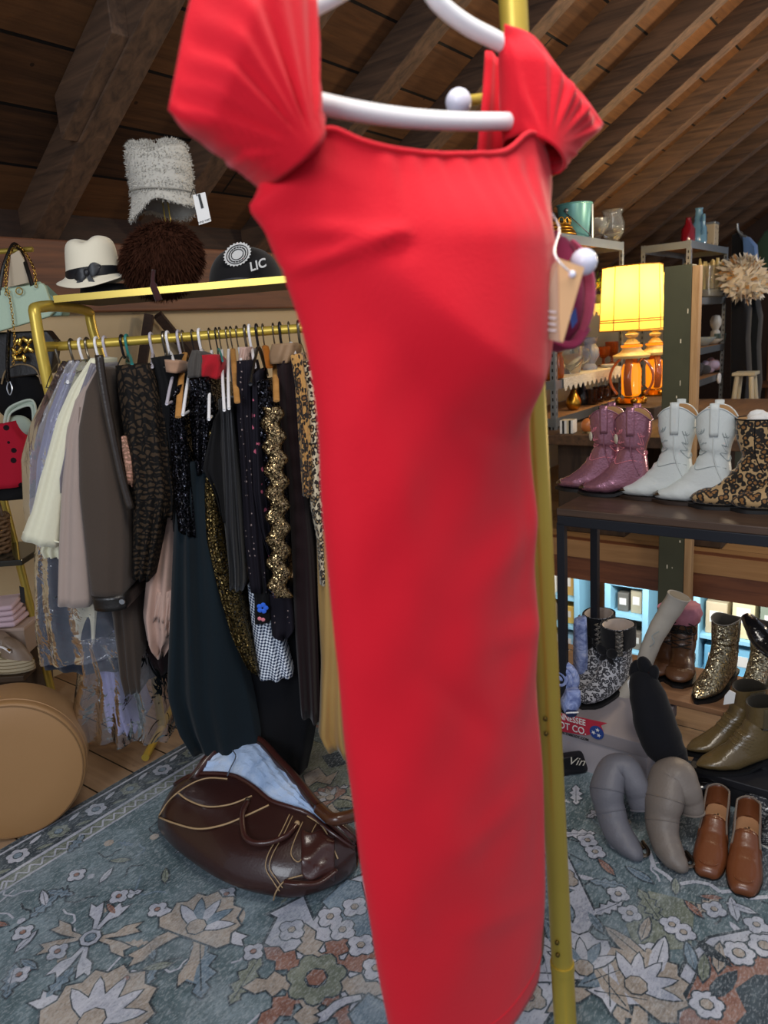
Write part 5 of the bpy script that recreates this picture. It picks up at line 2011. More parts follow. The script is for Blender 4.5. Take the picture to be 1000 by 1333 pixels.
C_f3 = catm([DZ(205, 1076, .045), DZ(220, 1096, .055), DZ(246, 1118, .06), DZ(276, 1138, .065), DZ(308, 1152, .065), DZ(342, 1160, .06), DZ(376, 1164, .055), DZ(410, 1158, .05), DZ(444, 1144, .045), DZ(464, 1126, .045)], 40)
C_f4 = catm([DZ(208, 1082, .011), DZ(232, 1112, .011), DZ(262, 1138, .011), DZ(290, 1156, .011), DZ(318, 1168, .011), DZ(348, 1175, .011), DZ(378, 1178, .011), DZ(410, 1170, .011), DZ(444, 1152, .011), DZ(464, 1132, .011)], 40)
C_in = [a.lerp(b, .5) + Vector((0, 0, -.03)) for a, b in zip(C_lip, C_back)]
m = MB().grid([C_lip, C_f1, C_f2, C_f3, C_f4, C_outb, C_out, C_rim2, C_back])
db = m.obj('leather_shell', M_duf, df, ang=180, subsurf=2, solid=.006)
m = MB().grid([C_lip, C_in, C_back])
m.obj('inner_floor', M_duf, df, ang=180, solid=.004)
m = MB().tube(C_back, .014, 10)
m.obj('rolled_rim', M_duf2, df, ang=180)
m = MB().tube([p + Vector((0, 0, .003)) for p in C_lip], .007, 10)
m.obj('zip_lip', M_duf2, df, ang=180)
m = MB().tube([p + Vector((-.004, -.012, .007)) for p in C_back], .0022, 6)
m.obj('zip_teeth', M_zip, df, ang=180)
# tissue
tis = []
for j in range(13):
    v = j / 12
    row = []
    for i in range(30):
        u = .07 + .80 * i / 29
        a, b = polyat(C_lip, u), polyat(C_back, u)
        p = a.lerp(b, .02 + .93 * v)
        p.z += .018 * math.sin(math.pi * v) * math.sin(math.pi * i / 29) + .007 * math.sin(i * 1.3 + j * .9) * math.sin(j * 1.1 - i * .4) - .004
        row.append(p)
    tis.append(row)
tw = thing('tissue_paper', 'crumpled pale blue tissue paper stuffed in the open duffel bag', 'paper', tuple(polyat(C_in, .5)))
MB().grid(tis).obj('crumpled_sheet', M_tissue, tw, ang=35, solid=.002)
m = MB().tube(smooth_path([Z(303, 977, .225), Z(307, 985, .222), Z(300, 1000, .205), Z(296, 1010, .195)], 4), .002, 6)
m.obj('torn_edge_shadow', simple('tissue_shadow_line', '#4a5260', .8), tw)  # dark line: the shadow along a tear, drawn as a tube


def onshell(px, py, dz=0.0):
    """point on the front wall under a pixel"""
    best = None
    d = ray(px, py)
    cols = 40
    for rows_ in ((C_lip, C_f1), (C_f1, C_f2), (C_f2, C_f3), (C_f3, C_f4)):
        for i in range(cols):
            for tri in ((rows_[0][i], rows_[0][i + 1], rows_[1][i]), (rows_[1][i], rows_[0][i + 1], rows_[1][i + 1])):
                h = mgeo.intersect_ray_tri(tri[0], tri[1], tri[2], d, EYE, True)
                if h is not None and (best is None or (h - EYE).length < (best - EYE).length):
                    best = h
    if best is None:
        best = Z(px, py, .10)
    return best - d.normalized() * (.006 + dz)


def cord(name, path, r, mat, parent, dz=0.0):
    pts = [onshell(p.x, p.y, dz) for p in smooth_path([Vector((x, y, 0)) for x, y in path], 6)]
    return MB().tube(pts, r, 6).obj(name, mat, parent, ang=180)


cord('piping', [(207, 1062), (222, 1040), (246, 1022), (270, 1013), (296, 1014)], .0026, M_cord, df)
cord('piping', [(232, 1032), (246, 1042), (270, 1050), (300, 1047), (328, 1036)], .0026, M_cord, df)
cord('piping', [(207, 1064), (228, 1072), (258, 1079), (290, 1074), (320, 1062), (350, 1048)], .0028, M_cord, df)
cord('seam', [(377, 1060), (365, 1085), (350, 1110), (346, 1130), (356, 1148), (364, 1160)], .0014, M_cord, df)
cord('seam', [(381, 1062), (369, 1087), (355, 1112), (351, 1130), (361, 1146), (368, 1156)], .0012, M_cord, df)
cord('pocket_seam', [(394, 1070), (383, 1095), (379, 1112), (388, 1122), (396, 1112), (404, 1088), (412, 1072)], .0014, M_cord, df)
cord('pocket_seam', [(424, 1088), (430, 1108), (418, 1130), (398, 1138), (372, 1146), (360, 1160), (356, 1172)], .002, M_cord, df)
cord('piping', [(400, 1062), (420, 1076), (432, 1100), (440, 1118)], .0022, M_cord, df)
hpts = [onshell(*p, .004) for p in ((322, 1044), (316, 1058), (316, 1076), (320, 1090), (332, 1097), (352, 1096), (372, 1088), (386, 1074))]
for i in range(1, 7):
    hpts[i] = hpts[i] - ray(340, 1075).normalized() * .016
MB().tube(smooth_path(hpts, 5), .0075, 10).obj('carry_handle', M_duf2, df, ang=180)
for p in ((322, 1042), (387, 1072)):
    MB().ball(onshell(*p, .006), .008, 10).obj('handle_ring', M_cord if p[0] > 350 else M_zip, df)
fl = [[onshell(lerp(392, 436, i / 6), lerp(1076, 1086, i / 6) + j * 9 + 6 * math.sin(i * 1.1), .010 + .006 * math.sin(j * 1.7 + i)) for i in range(7)] for j in range(8)]
MB().grid(fl).obj('side_pocket', M_duf2, df, ang=180, solid=.005, subsurf=1)
MB().tube(smooth_path([onshell(370, 1148, .012), onshell(390, 1150, .02), onshell(415, 1148, .02), onshell(438, 1132, .012)], 5), .010, 8, flat=.5).obj('side_strap', M_duf2, df, ang=180)
MB().tube(smooth_path([Z(415, 1052, .19), Z(432, 1066, .20), Z(450, 1064, .20), Z(470, 1060, .19), Z(486, 1072, .17)], 5), .017, 10).obj('shoulder_strap', leather('chestnut_strap', '#4a2a18', .28, .3, .1, .2), df, ang=180)
# brown bag lying behind the dress hem
bb = thing('leather_pouch', 'brown leather pouch on the rug right behind the red dress hem', 'bag', tuple(Z(660, 1290, .01)))
pts = [(708, 1200), (712, 1240), (700, 1285), (670, 1330), (640, 1345), (610, 1335), (625, 1300), (655, 1260), (690, 1215)]
base = [Z(x, y, .012) for x, y in pts]
cen = sum(base, Vector()) / len(base)
rg = [[cen.lerp(p, .92) for p in base], [p + Vector((0, 0, .02)) for p in base], [cen.lerp(p, .95) + Vector((0, 0, .045)) for p in base], [cen.lerp(p, .6) + Vector((0, 0, .062)) for p in base], [cen.lerp(p, .1) + Vector((0, 0, .06)) for p in base]]
MB().loft(rg).obj('pouch_body', leather('tan_brown_leather', '#6b4526', .42, .25, .15), bb, ang=180, subsurf=2)
MB().tube(smooth_path([Z(700, 1215, .07), Z(690, 1255, .085), Z(668, 1290, .085), Z(655, 1320, .06)], 5), .009, 8, flat=.45).obj('pouch_strap', leather('dark_strap', '#3a2416', .4), bb)
c = Z(645, 1315, .075)
m = MB()
for k in range(6):
    a = k * math.pi / 3
    m.ball(c + Vector((math.cos(a) * .018, math.sin(a) * .018, 0)), .012, 8, None, (1, 1, .5))
m.ball(c, .009, 8)
m.obj('flower_trim', fabric('mauve_trim', '#5a4452', .3), bb)
# ================================================================ boot rack
M_bmetal = simple('black_metal', '#1b1e26', .45, .3, .1)
M_rtop = wood('rack_top_wood', '#3a2a20', '#5c4434', .5, (14, .8, 14))
RZT = .88
RE0_, RE1_, RNL, RNR = 2.12, 2.42, .965, -.75
TZ = .20
rk = thing('boot_rack', 'black metal boot rack with dark wooden top at the right', 'shoe rack', tuple(B(2.27, .1, 0)), AZ)


def rl(e, n, z):
    return (e - 2.27, n - .1, z)


MB().box(rl(2.27, .1075, RZT - .012), (.30, 1.715, .024)).obj('wooden_top', M_rtop, rk, True, smooth=False, bevel=.003)
m = MB()
for e_ in (RE0_ + .012, RE1_ - .012):
    m.box(rl(e_, .1075, RZT - .040), (.026, 1.71, .032))
for n_ in (RNL - .013, RNR + .013):
    m.box(rl(2.27, n_, RZT - .040), (.25, .026, .032))
m.obj('top_frame', M_bmetal, rk, True, smooth=False, bevel=.002)
for e_ in (RE0_ + .012, RE1_ - .012):
    for n_ in (RNL - .013, RNR + .013):
        MB().box(rl(e_, n_, (RZT - .05) / 2 + .005), (.026, .026, RZT - .055)).obj('leg', M_bmetal, rk, True, smooth=False, bevel=.002)
MB().box(rl(2.47, .1075, TZ - .010), (.28, 1.66, .020)).obj('lower_shelf', wood('tan_shelf_wood', '#6d4c34', '#9a7150', .6, (14, .8, 14)), rk, True, smooth=False, bevel=.002)

# ---------------------------------------------------------------- boots
M_sole = simple('dark_sole', '#2a1c14', .5, 0, .2)
M_soleb = simple('black_sole', '#111113', .5, 0, .2)
M_linR = fabric('tan_lining', '#a9845a', .1)


class Boot:
    """upper as rings from the shaft top over the ankle to the toe; x forward, heel over the origin"""
    def __init__(self, H=.26, hh=.03, top=(.054, .046), toe='point', L=1.0, dip=0.0, ankle=.038, shaftlean=0.0, fat=1.0):
        a, w = top
        tw = {'point': (.043, .036, .021, .007), 'round': (.046, .044, .034, .016), 'snip': (.043, .037, .026, .013)}[toe]
        lift = {'point': 0, 'round': .012, 'snip': .002}[toe]
        s = shaftlean
        self.R = [
            (-a + s, H, a + s, H, w), (-a * .97 + s * .8, H * .8, a * .97 + s * .8, H * .8, w * .98), (-.050 + s * .4, H * .6 + .01, .050 + s * .4, H * .6 + .01, w * .94),
            (-.047, .125 + hh, .047, .138 + hh, ankle), (-.053, .085 + hh, .060, .108 + hh * .9, ankle), (-.058, .045 + hh, .086, .084 + hh * .65, ankle),
            (-.052, .010 + hh, .110, .066 + hh * .4, .038), (.020, .008 + .55 * hh, .134, .056 + .2 * hh, .041), (.078, .008, .154, .047 + lift, tw[0]),
            (.126, .008, .178, .038 + lift, tw[1]), (.162, .009, .197, .028 + lift * .8, tw[2]), (.186, .011, .205, .021 + lift * .5, tw[3])]
        self.H, self.hh, self.dip, self.tw, self.L, self.fat = H, hh, dip, tw, L, fat

    def S(self, t, ang, out=0.0):
        n = len(self.R) - 1
        f = max(0, min(n - 1e-6, t * n))
        i = int(f)
        k = f - i
        bx, bz, tx, tz, w = [lerp(p, q, k) for p, q in zip(self.R[i], self.R[i + 1])]
        c, s = math.cos(ang), math.sin(ang)
        e_ = .85
        c2, s2 = math.copysign(abs(c) ** e_, c), math.copysign(abs(s) ** e_, s)
        cx, cz = (bx + tx) / 2, (bz + tz) / 2
        ax_, az_ = (tx - bx) / 2, (tz - bz) / 2
        ln = math.hypot(ax_, az_)
        x = cx + ax_ * c2 * (1 + out / ln)
        z = cz + az_ * c2 * (1 + out / ln)
        y = (w * self.fat + out) * s2
        if f < 2:
            z += self.dip * -math.cos(2 * ang) * (1 - f / 2) ** 1.2
        # creases at the ankle
        if 2.4 < f < 6:
            q = .0022 * math.sin(f * 7.0) * max(0, c) * math.sin(math.pi * (f - 2.4) / 3.6)
            x += q
            z += q
        return Vector((x * self.L, y, max(z, .004)))

    def upper(self, name, mat, root, lin_mat, depth=.10, N=40):
        m = MB()
        M_ = 40
        rings = [[self.S(j / M_, 2 * math.pi * i / N) for i in range(N)] for j in range(M_ + 1)]
        m.loft(rings, True, False, True)
        o = m.obj(name, mat, root, True, ang=180)
        m = MB()
        rr = [[self.S(0, 2 * math.pi * i / N) for i in range(N)]]
        for q in range(5):
            f = q / 4
            rr.append([self.S(.085 * f, 2 * math.pi * i / N, -.004 - .012 * f) - Vector((0, 0, .002 + f * (depth * .5))) for i in range(N)])
        m.loft(rr, True, False, True)
        m.obj('lining', lin_mat, root, True, ang=180)
        return o

    def sole(self, mat, root, th=.007, heel_mat=None, heel=(.046, .036), platform=0.0, ext=.003):
        """welted sole following the foot, and a heel block"""
        xs = [-.060, -.056, -.045, -.02, .02, .06, .09, .12, .15, .175, .195, .208]
        pr = [(-.060, .004), (-.056, .020), (-.045, .031), (-.02, .036), (.02, .034), (.06, .040), (.09, .044), (.12, self.tw[0]), (.15, self.tw[1] + .003), (.175, self.tw[2] + .006), (.195, self.tw[3] + .005), (.208, max(.002, self.tw[3] - .004))]
        top, bot = [], []

        def zz(x):
            return self.hh * (1 - sstep(-.03, .075, x)) + .006
        m = MB()
        rings = []
        for x, w in pr:
            w = w * self.fat + ext
            z = zz(x)
            rings.append([Vector((x * self.L, w, z + .004)), Vector((x * self.L, -w, z + .004)), Vector((x * self.L, -w, max(0, z - th))), Vector((x * self.L, w, max(0, z - th)))])
        m.loft(rings)
        m.obj('sole', mat, root, True, ang=40)
        if self.hh > .008:
            m = MB()
            hl, hw = heel
            rg = []
            for q in range(5):
                t = q / 4
                k = 1 - .12 * math.sin(t * 2.2)
                rg.append([Vector(((-.018 + (hl * .9 * k) * math.copysign(abs(math.cos(a)) ** .6, math.cos(a))) * self.L, hw * k * math.copysign(abs(math.sin(a)) ** .8, math.sin(a)), lerp(self.hh + .004, 0, t))) for a in [i * math.pi / 10 for i in range(20)]])
            m.loft(rg)
            m.obj('heel', heel_mat or mat, root, True, ang=60)

    def line(self, name, path, r, mat, root, out=.001):
        pts = smooth_path([self.S(t, a, out) for t, a in path], 5)
        return MB().tube(pts, r, 6).obj(name, mat, root, True, ang=180)

    def patch(self, name, t0, t1, a0, a1, mat, root, out=.0016, n=10, fn=None):
        rows = []
        for i in range(n + 1):
            row = []
            for j in range(n + 1):
                t, a = lerp(t0, t1, i / n), lerp(a0, a1, j / n)
                o = out + (fn(i / n, j / n) if fn else 0)
                row.append(self.S(t, a, o))
            rows.append(row)
        return MB().grid(rows).obj(name, mat, root, True, ang=180, solid=.0012)


def put(root, toe, z, heading, tipx=.207):
    """stand a boot with its toe under a photo point"""
    t = Z(toe[0], toe[1], z)
    h = Vector((heading[0], heading[1], 0)).normalized()
    root.location = (t.x - h.x * tipx, t.y - h.y * tipx, z + .0005)
    root.rotation_euler = (0, 0, math.atan2(h.y, h.x))
    return root


# --- western boots, shared look
def western(name, label, mat, tip_mat, lin_m, stitch, sole_m, H, heelm, grp, concho=False):
    b = Boot(H, .028, (.066, .048), 'snip', .86, .018)
    r = thing(name, label, 'boot', (0, 0, 0), 0, grp)
    up = b.upper('leather_upper', mat, r, lin_m, .05)
    b.sole(sole_m, r, .006, heelm)
    # toe cap, pull straps, side seams, flame stitching
    b.patch('toe_cap', .86, .995, -1.25, 1.25, tip_mat, r, .0022, 10)
    for s in (1, -1):
        ps = [b.S(0.0, s * (math.pi / 2 - .20), .004), b.S(0.0, s * (math.pi / 2 - .20), .004) + Vector((0, 0, .016)), b.S(0.0, s * (math.pi / 2 + .20), .004) + Vector((0, 0, .016)), b.S(0, s * (math.pi / 2 + .20), .004)]
        rows = []
        for q in range(7):
            t = q / 6
            rows.append([b.S(.12 * (1 - t), s * (math.pi / 2 + d), .003) + Vector((0, 0, .014 * t ** 2)) for d in (-.17, -.08, 0, .08, .17)])
        MB().grid(rows).obj('pull_strap', mat, r, True, ang=180, solid=.0016)
        b.line('side_seam', [(0.02, s * math.pi / 2), (.2, s * math.pi / 2), (.36, s * 1.75), (.46, s * 2.2)], .0022, mat, r, .0015)
        for k, dx in enumerate((0, .16)):
            b.line('flame_stitch', [(.05, s * (.2 + dx)), (.10, s * (.75 + dx)), (.08, s * (1.0 + dx)), (.16, s * (.55 + dx)), (.15, s * (1.05 + dx)), (.23, s * (.5 + dx)), (.23, s * 1.15), (.30, s * (.35 + dx)), (.27, s * .1)], .0011, stitch, up, .0008)
            b.line('flame_stitch', [(.06, s * (2.9 - dx)), (.12, s * (2.3 - dx)), (.10, s * (2.1 - dx)), (.17, s * (2.5 - dx)), (.16, s * 2.0), (.24, s * (2.6 - dx)), (.24, s * 1.95), (.31, s * (2.8 - dx)), (.28, s * 3.0)], .0011, stitch, up, .0008)
    b.line('collar_piping', [(0.0, a) for a in [k * math.pi / 12 for k in range(25)]], .0022, mat, r, .0005)
    b.line('vamp_seam', [(.36, 2.4), (.36, 1.6), (.42, .9), (.37, .3), (.37, -.3), (.42, -.9), (.36, -1.6), (.36, -2.4)], .0012, stitch, up, .0008)
    if concho:
        for s in (1,):
            p = b.S(.13, s * .45, .003)
            q = b.S(.13, s * .45, .02)
            d = (q - p).normalized()
            MB().lathe([(.001, 0), (.015, 0), (.016, .002), (.013, .004), (.008, .0045), (.001, .006)], p, 20, d.to_track_quat('Z', 'Y').to_matrix()).obj('concho', simple('ivory_concho', '#d8d0bd', .35), r, True)
    return r, b


M_pink = leather('metallic_pink_leather', '#a57182', .22, .18, .35, .2, 8)
M_pink.node_tree.nodes['Principled BSDF'].inputs['Metallic'].default_value = .55
M_whl = leather('white_leather', '#c9cfcd', .42, .05, .2, 0, 6)
M_tipm = metal('boot_tip_steel', '#8f877c', .28)
M_pst = simple('pink_thread', '#6b4450', .6)
M_wst = simple('grey_thread', '#9aa3a3', .6)
p1, _b1 = western('cowboy_boot', 'metallic pink cowboy boot at the left end of the rack top, partly behind its mate', M_pink, M_tipm, M_linR, M_pst, M_soleb, .265, M_soleb, None, True)
put(p1, (724, 636), RZT, AN - AE * .10, .18)
p2 = dup(p1, label='metallic pink cowboy boot with ivory concho, nearer of the pink pair on the rack top')
put(p2, (753, 642), RZT, AN - AE * .12, .18)
w1, _b2 = western('cowboy_boot', 'white cowboy boot next to the pink pair, the farther of the white pair', M_whl, M_tipm, M_linR, M_wst, M_sole, .280, M_sole, None)
put(w1, (805, 646), RZT, AN - AE * .08, .18)
w2 = dup(w1, label='white cowboy boot beside the leopard boots, the nearer of the white pair')
put(w2, (849, 652), RZT, AN - AE * .10, .18)
# --- leopard ankle boots
M_leob = leopard('leopard_ponyhair', '#a88a60', '#80592f', '#15100b', 60)
lb1 = thing('ankle_boot', 'leopard print ankle boot on the rack top next to the white boots', 'boot')
bb_ = Boot(.265, .022, (.066, .046), 'round', .88, 0.0, .042, .006)
bb_.upper('pony_hair_upper', M_leob, lb1, M_linR, .03)
bb_.sole(M_soleb, lb1, .008)
bb_.line('collar_binding', [(0.0, a) for a in [k * math.pi / 12 for k in range(25)]], .0022, M_black, lb1, .0005)
bb_.line('side_zip', [(.01, 1.5), (.2, 1.5), (.36, 1.9)], .0018, M_black, lb1, .0008)
bb_.line('back_seam', [(.01, math.pi), (.2, math.pi), (.4, math.pi)], .0014, M_black, lb1, .0008)
m = MB()
for k in range(5):
    m.ball((.012 * math.cos(k * 1.3), .014 * math.sin(k * 1.3), .253 + .004 * k), .026, 9, Matrix.Rotation(k, 3, 'X'), (1.1, .9, .6))
m.obj('paper_stuffing', simple('white_tissue', '#d9d9d6', .8, 0, .06, 20, .6, 30), lb1, True, ang=35)
put(lb1, (897, 658), RZT, AN - AE * .16, .182)
lb2 = dup(lb1, label='leopard print ankle boot at the right edge of the rack top')
put(lb2, (949, 663), RZT, AN - AE * .18, .182)

# --- lower tier: snow leopard boots with black ruffled cuffs
M_snow = leopard('snow_leopard', '#b9bac0', '#8f9097', '#33343a', 80)
M_cuff = fabric('black_knit_cuff', '#0d0e13', .2, .4, 60)
M_ruff = lace('grey_ruffle', '#8b8680', '#4d4944', 90)
sn1 = thing('ruffle_boot', 'snow leopard print boot with black ruffled cuff, farther of its pair on the lower tier', 'boot')
b3 = Boot(.245, .016, (.055, .048), 'round', 1.0, 0.0, .043)
b3.upper('printed_upper', M_snow, sn1, fabric('cream_fleece', '#b9aba0', .15, .5, 80), .05)
b3.sole(M_soleb, sn1, .008, ext=.002)
b3.patch('black_cuff', -0.0, .155, -3.14, 3.14, M_cuff, sn1, .007, 24, lambda u, v: .003 * math.sin(v * 40) * u)
for a0 in (.75, -.75):
    rows = []
    for i in range(25):
        t = -.0 + .20 * i / 24
        rows.append([b3.S(t, a0 + (j - 2) * .11, .012 + .006 * math.sin(i * 1.5 + j * .8) + .004 * (2 - abs(j - 2))) for j in range(5)])
    MB().grid(rows).obj('ruffle', M_ruff, sn1, True, ang=180, solid=.002)
bw = b3.S(.20, .0, .012)
m = MB()
for s in (-1, 1):
    m.ball(bw + Vector((0, s * .022, .004)), .022, 12, Matrix.Rotation(s * .5, 3, 'X'), (.45, 1.1, .8))
    m.ball(bw + Vector((0, s * .014, -.022)), .014, 10, Matrix.Rotation(s * .9, 3, 'X'), (.4, .7, 1.5))
m.obj('bow', M_cuff, sn1, True, ang=180)
put(sn1, (750, 909), .171, Vector((-.62, -.78, 0)))
sn2 = dup(sn1, label='snow leopard print boot with black ruffled cuff, nearer of its pair')
put(sn2, (754, 922), .171, Vector((-.82, -.57, 0)))

# --- cream tall boot leaning back behind them
def softtube(pts, parent, name, mat, seg=20, ends=True, sub=0):
    """leather tube through (photo x, y, depth-type, value, radius, squash) knots"""
    P = [(Vector(p), r_, q) for p, r_, q in pts]
    path = smooth_path([p for p, r_, q in P], 6)
    n = len(path)
    m = MB()
    rings = []
    up = None
    for i, p in enumerate(path):
        t = (path[min(i + 1, n - 1)] - path[max(i - 1, 0)]).normalized()
        if up is None:
            up = Vector((0, 0, 1)) if abs(t.z) < .8 else Vector((0, -1, 0))
        a = (up - t * up.dot(t))
        a = a.normalized() if a.length > 1e-5 else t.orthogonal().normalized()
        up = a
        b = t.cross(a)
        f = i / 6
        k = min(int(f), len(P) - 2)
        r_ = lerp(P[k][1], P[k + 1][1], sstep(0, 1, f - k))
        q = lerp(P[k][2], P[k + 1][2], f - k)
        wr_ = 1 + .016 * math.sin(i * .9) + .008 * math.sin(i * 2.1)
        rings.append([p + a * (r_ * q * math.cos(2 * math.pi * j / seg) * wr_) + b * (r_ * math.sin(2 * math.pi * j / seg) * wr_) for j in range(seg)])
    for rg in rings:
        for v in rg:
            if v.z < .006:
                v.z = .006
    m.loft(rings, True, ends, ends)
    return m.obj(name, mat, parent, ang=60, subsurf=sub), rings


M_creamL = leather('cream_tall_leather', '#b5aea2', .45, .08, .2)
ct = thing('tall_boot', 'cream leather tall boot leaning back behind the ruffled boots', 'boot', tuple(AtE(836, 880, 2.36)))
E_ = lambda px, py, e=2.36: AtE(px, py, e)
o_, rg = softtube([(E_(834, 893), .026, 1), (E_(840, 862), .028, 1), (E_(850, 834), .031, .9), (E_(864, 808), .034, .85), (E_(876, 789), .037, .75), (E_(884, 776), .038, .7)], ct, 'shaft', M_creamL, ends=True)
MB().tube([p for p in rg[-1]], .0025, 6, True).obj('top_binding', M_creamL, ct)
m = MB().loft([[p.lerp(sum(rg[-1], Vector()) / 20, .12) + Vector((.001, -.001, .0015)) for p in rg[-1]]] + [[p.lerp(sum(rg[-1], Vector()) / 20, .5) + Vector((.001, -.001, .002)) for p in rg[-1]]], True, False, True)
m.obj('shaft_opening', fabric('boot_inside', '#8f8675'), ct)
MB().tube([E_(834, 880), E_(815, 902, 2.34), E_(800, 915, 2.34)], [.027, .026, .018], 14).obj('foot', M_creamL, ct)
MB().tube(smooth_path([E_(846, 842, 2.32), E_(852, 836, 2.315), E_(849, 828, 2.315), E_(858, 822, 2.315)], 4), .0018, 6).obj('stitch', M_wst, ct)

# --- brown lace-up boots
M_lb = leather('brown_boot_leather', '#573823', .36, .3, .25, .15)
M_lb2 = leather('tan_boot_side', '#7a5232', .4, .25, .25)
M_lace = simple('black_lace', '#141312', .7)
M_pinksk = simple('pink_plaid_lining', '#b57584', .8, 0, .3, 26, .3, 60)
lu = thing('lace_up_boot', 'brown leather lace up boot left of its mate on the lower tier', 'boot')
b4_ = Boot(.215, .024, (.050, .044), 'round', .98, 0.0, .042, .012, 1.08)
up = b4_.upper('leather_upper', M_lb, lu, M_pinksk, .04)
b4_.sole(M_soleb, lu, .016, ext=.004)
b4_.patch('toe_cap', .74, .99, -1.4, 1.4, M_lb, lu, .003, 12)
b4_.patch('ankle_panel', .10, .40, .95, 2.2, M_lb2, lu, .002, 10)
b4_.patch('ankle_panel', .10, .40, -2.2, -.95, M_lb2, lu, .002, 10)
b4_.patch('tongue', -.02, .46, -.34, .34, M_lb, lu, .003, 10)
for k in range(7):
    t = .06 + k * .06
    b4_.line('lace', [(t, -.62), (t + .012, -.2), (t + .03, .2), (t + .04, .62)], .0022, M_lace, lu, .006)
    b4_.line('lace', [(t, .62), (t + .012, .2), (t + .03, -.2), (t + .04, -.62)], .0022, M_lace, lu, .007)
b4_.line('lace_loop', [(.06, .3), (.10, .75), (.17, .8), (.16, .35), (.08, .1)], .0022, M_lace, lu, .012)
b4_.line('lace_loop', [(.06, -.3), (.10, -.75), (.17, -.8), (.16, -.35), (.08, -.1)], .0022, M_lace, lu, .012)
put(lu, (850, 888), TZ, Vector((-.62, -.78, 0)))
lu2 = dup(lu, label='brown leather lace up boot with pink lining, shiny toe towards the camera')
put(lu2, (882, 897), TZ, Vector((-.45, -.89, 0)))
# turned-out pink lining as a part of the nearer boot
m = MB()
rings = []
for q in range(9):
    t = q / 8
    rings.append([b4_.S(0, 2 * math.pi * i / 30, .004 + .010 * math.sin(t * math.pi) + .003 * math.sin(i * 2.1 + q)) + Vector((0, 0, -.04 + .062 * t)) for i in range(30)])
m.loft(rings, True, False, True)
m.obj('folded_lining', M_pinksk, lu2, True, ang=180)

# --- glitter boots
M_glit = sequin('silver_gold_glitter', '#6e6658', '#e6d9b4', 260, .3, 1.0)
gl1 = thing('glitter_boot', 'silver gold glitter boot left of its mate on the lower tier', 'boot')
b5 = Boot(.235, .03, (.052, .043), 'point', 1.0, .006, .038)
b5.upper('glitter_upper', M_glit, gl1, fabric('dark_lining', '#4b443c'), .05)
b5.sole(M_soleb, gl1, .006)
b5.line('side_zip', [(.01, 1.6), (.2, 1.6), (.38, 1.95)], .002, metal('zip_silver', '#b8b6b0', .3), gl1, .001)
b5.line('collar_binding', [(0.0, a) for a in [k * math.pi / 12 for k in range(25)]], .002, fabric('grey_binding', '#7f7a72'), gl1, .0005)
put(gl1, (906, 917), TZ, Vector((-.75, -.66, 0)))
gl2 = dup(gl1, label='silver gold glitter boot at the right edge of the photo on the lower tier')
put(gl2, (958, 930), TZ, Vector((-.75, -.66, 0)))
# black patent bag over the far glitter boot
pbk = thing('patent_pouch', 'black patent leather pouch lying over the rightmost glitter boot', 'bag', tuple(AtE(990, 815, 2.2)))
softtube([(AtE(972, 802, 2.22), .018, .8), (AtE(984, 818, 2.18), .030, .7), (AtE(996, 836, 2.16), .034, .7), (AtE(1016, 850, 2.14), .034, .7), (AtE(1040, 850, 2.14), .02, .7)], pbk, 'pouch_body', leather('black_patent', '#121214', .12, .3, .4, .4), 16, True, 1)
MB().tube(smooth_path([AtE(970, 806, 2.2), AtE(976, 830, 2.17), AtE(990, 846, 2.13), AtE(1010, 858, 2.11)], 4), .004, 6).obj('silver_trim', M_steel, pbk)

# --- tie-dye scarf
M_tie = NT('tie_dye')
M_tie.color(M_tie.ramp(M_tie.noise(26, 4, None, .6, 1.5), [(.3, '#4a5a92'), (.55, '#8f9fce'), (.75, '#c4cbe4')]))
M_tie.set(.85)
M_tie = M_tie.m
sf = thing('scarf', 'blue tie dye scarf rolled into a rosette on the boot box', 'scarf', tuple(AtE(735, 885, 2.16)))
rc = AtE(731, 882, 2.14)
rv = -AN
m = MB()
sp = []
for k in range(64):
    a = k * .33
    rr = .008 + .052 * k / 64
    sp.append(rc + rv * rr * math.cos(a) + Vector((0, 0, rr * math.sin(a) * .95)) - AE * (.020 * (1 - k / 64)))
m.tube(sp, [.006 + .006 * k / 64 for k in range(64)], 8, flat=1.2)
m.obj('rosette', M_tie, sf, ang=180)
hanging('', '', '', [(738, 900), (733, 918), (735, 928)], [(756, 898), (757, 915), (751, 930)], 2.06, .03, M_tie, 1.5, .005, root=sf, part='tail', nv=8)
c = Y(744, 928, 2.045)
MB().ball(c, .019, 14, None, (1, .7, .75)).obj('navy_knot', fabric('navy_cloth', '#27335a'), sf)
MB().tube(smooth_path([c + Vector((-.018, -.010, .006)), c + Vector((-.008, -.016, .010)), c + Vector((.008, -.016, .009)), c + Vector((.018, -.010, .006))], 4), .0025, 6).obj('white_stripe', M_white, sf)
hanging('', '', '', [(747, 808), (750, 850), (750, 890)], [(764, 803), (766, 850), (764, 890)], 2.42, .03, M_tie, 1.5, .005, root=sf, part='upper_end', nv=8)
pt3 = thing('paper_tag', 'small white paper tag standing by the tie dye rosette', 'tag', tuple(AtE(724, 852, 2.2)))
MB().prism([AtE(718, 858, 2.2), AtE(722, 845, 2.2), AtE(736, 848, 2.2), AtE(730, 862, 2.2)], -AE * .002).obj('card', M_ptag, pt3, smooth=False)
MB().tube([AtE(730, 850, 2.195), AtE(742, 846, 2.18)], .001, 6).obj('thread', M_white, pt3)

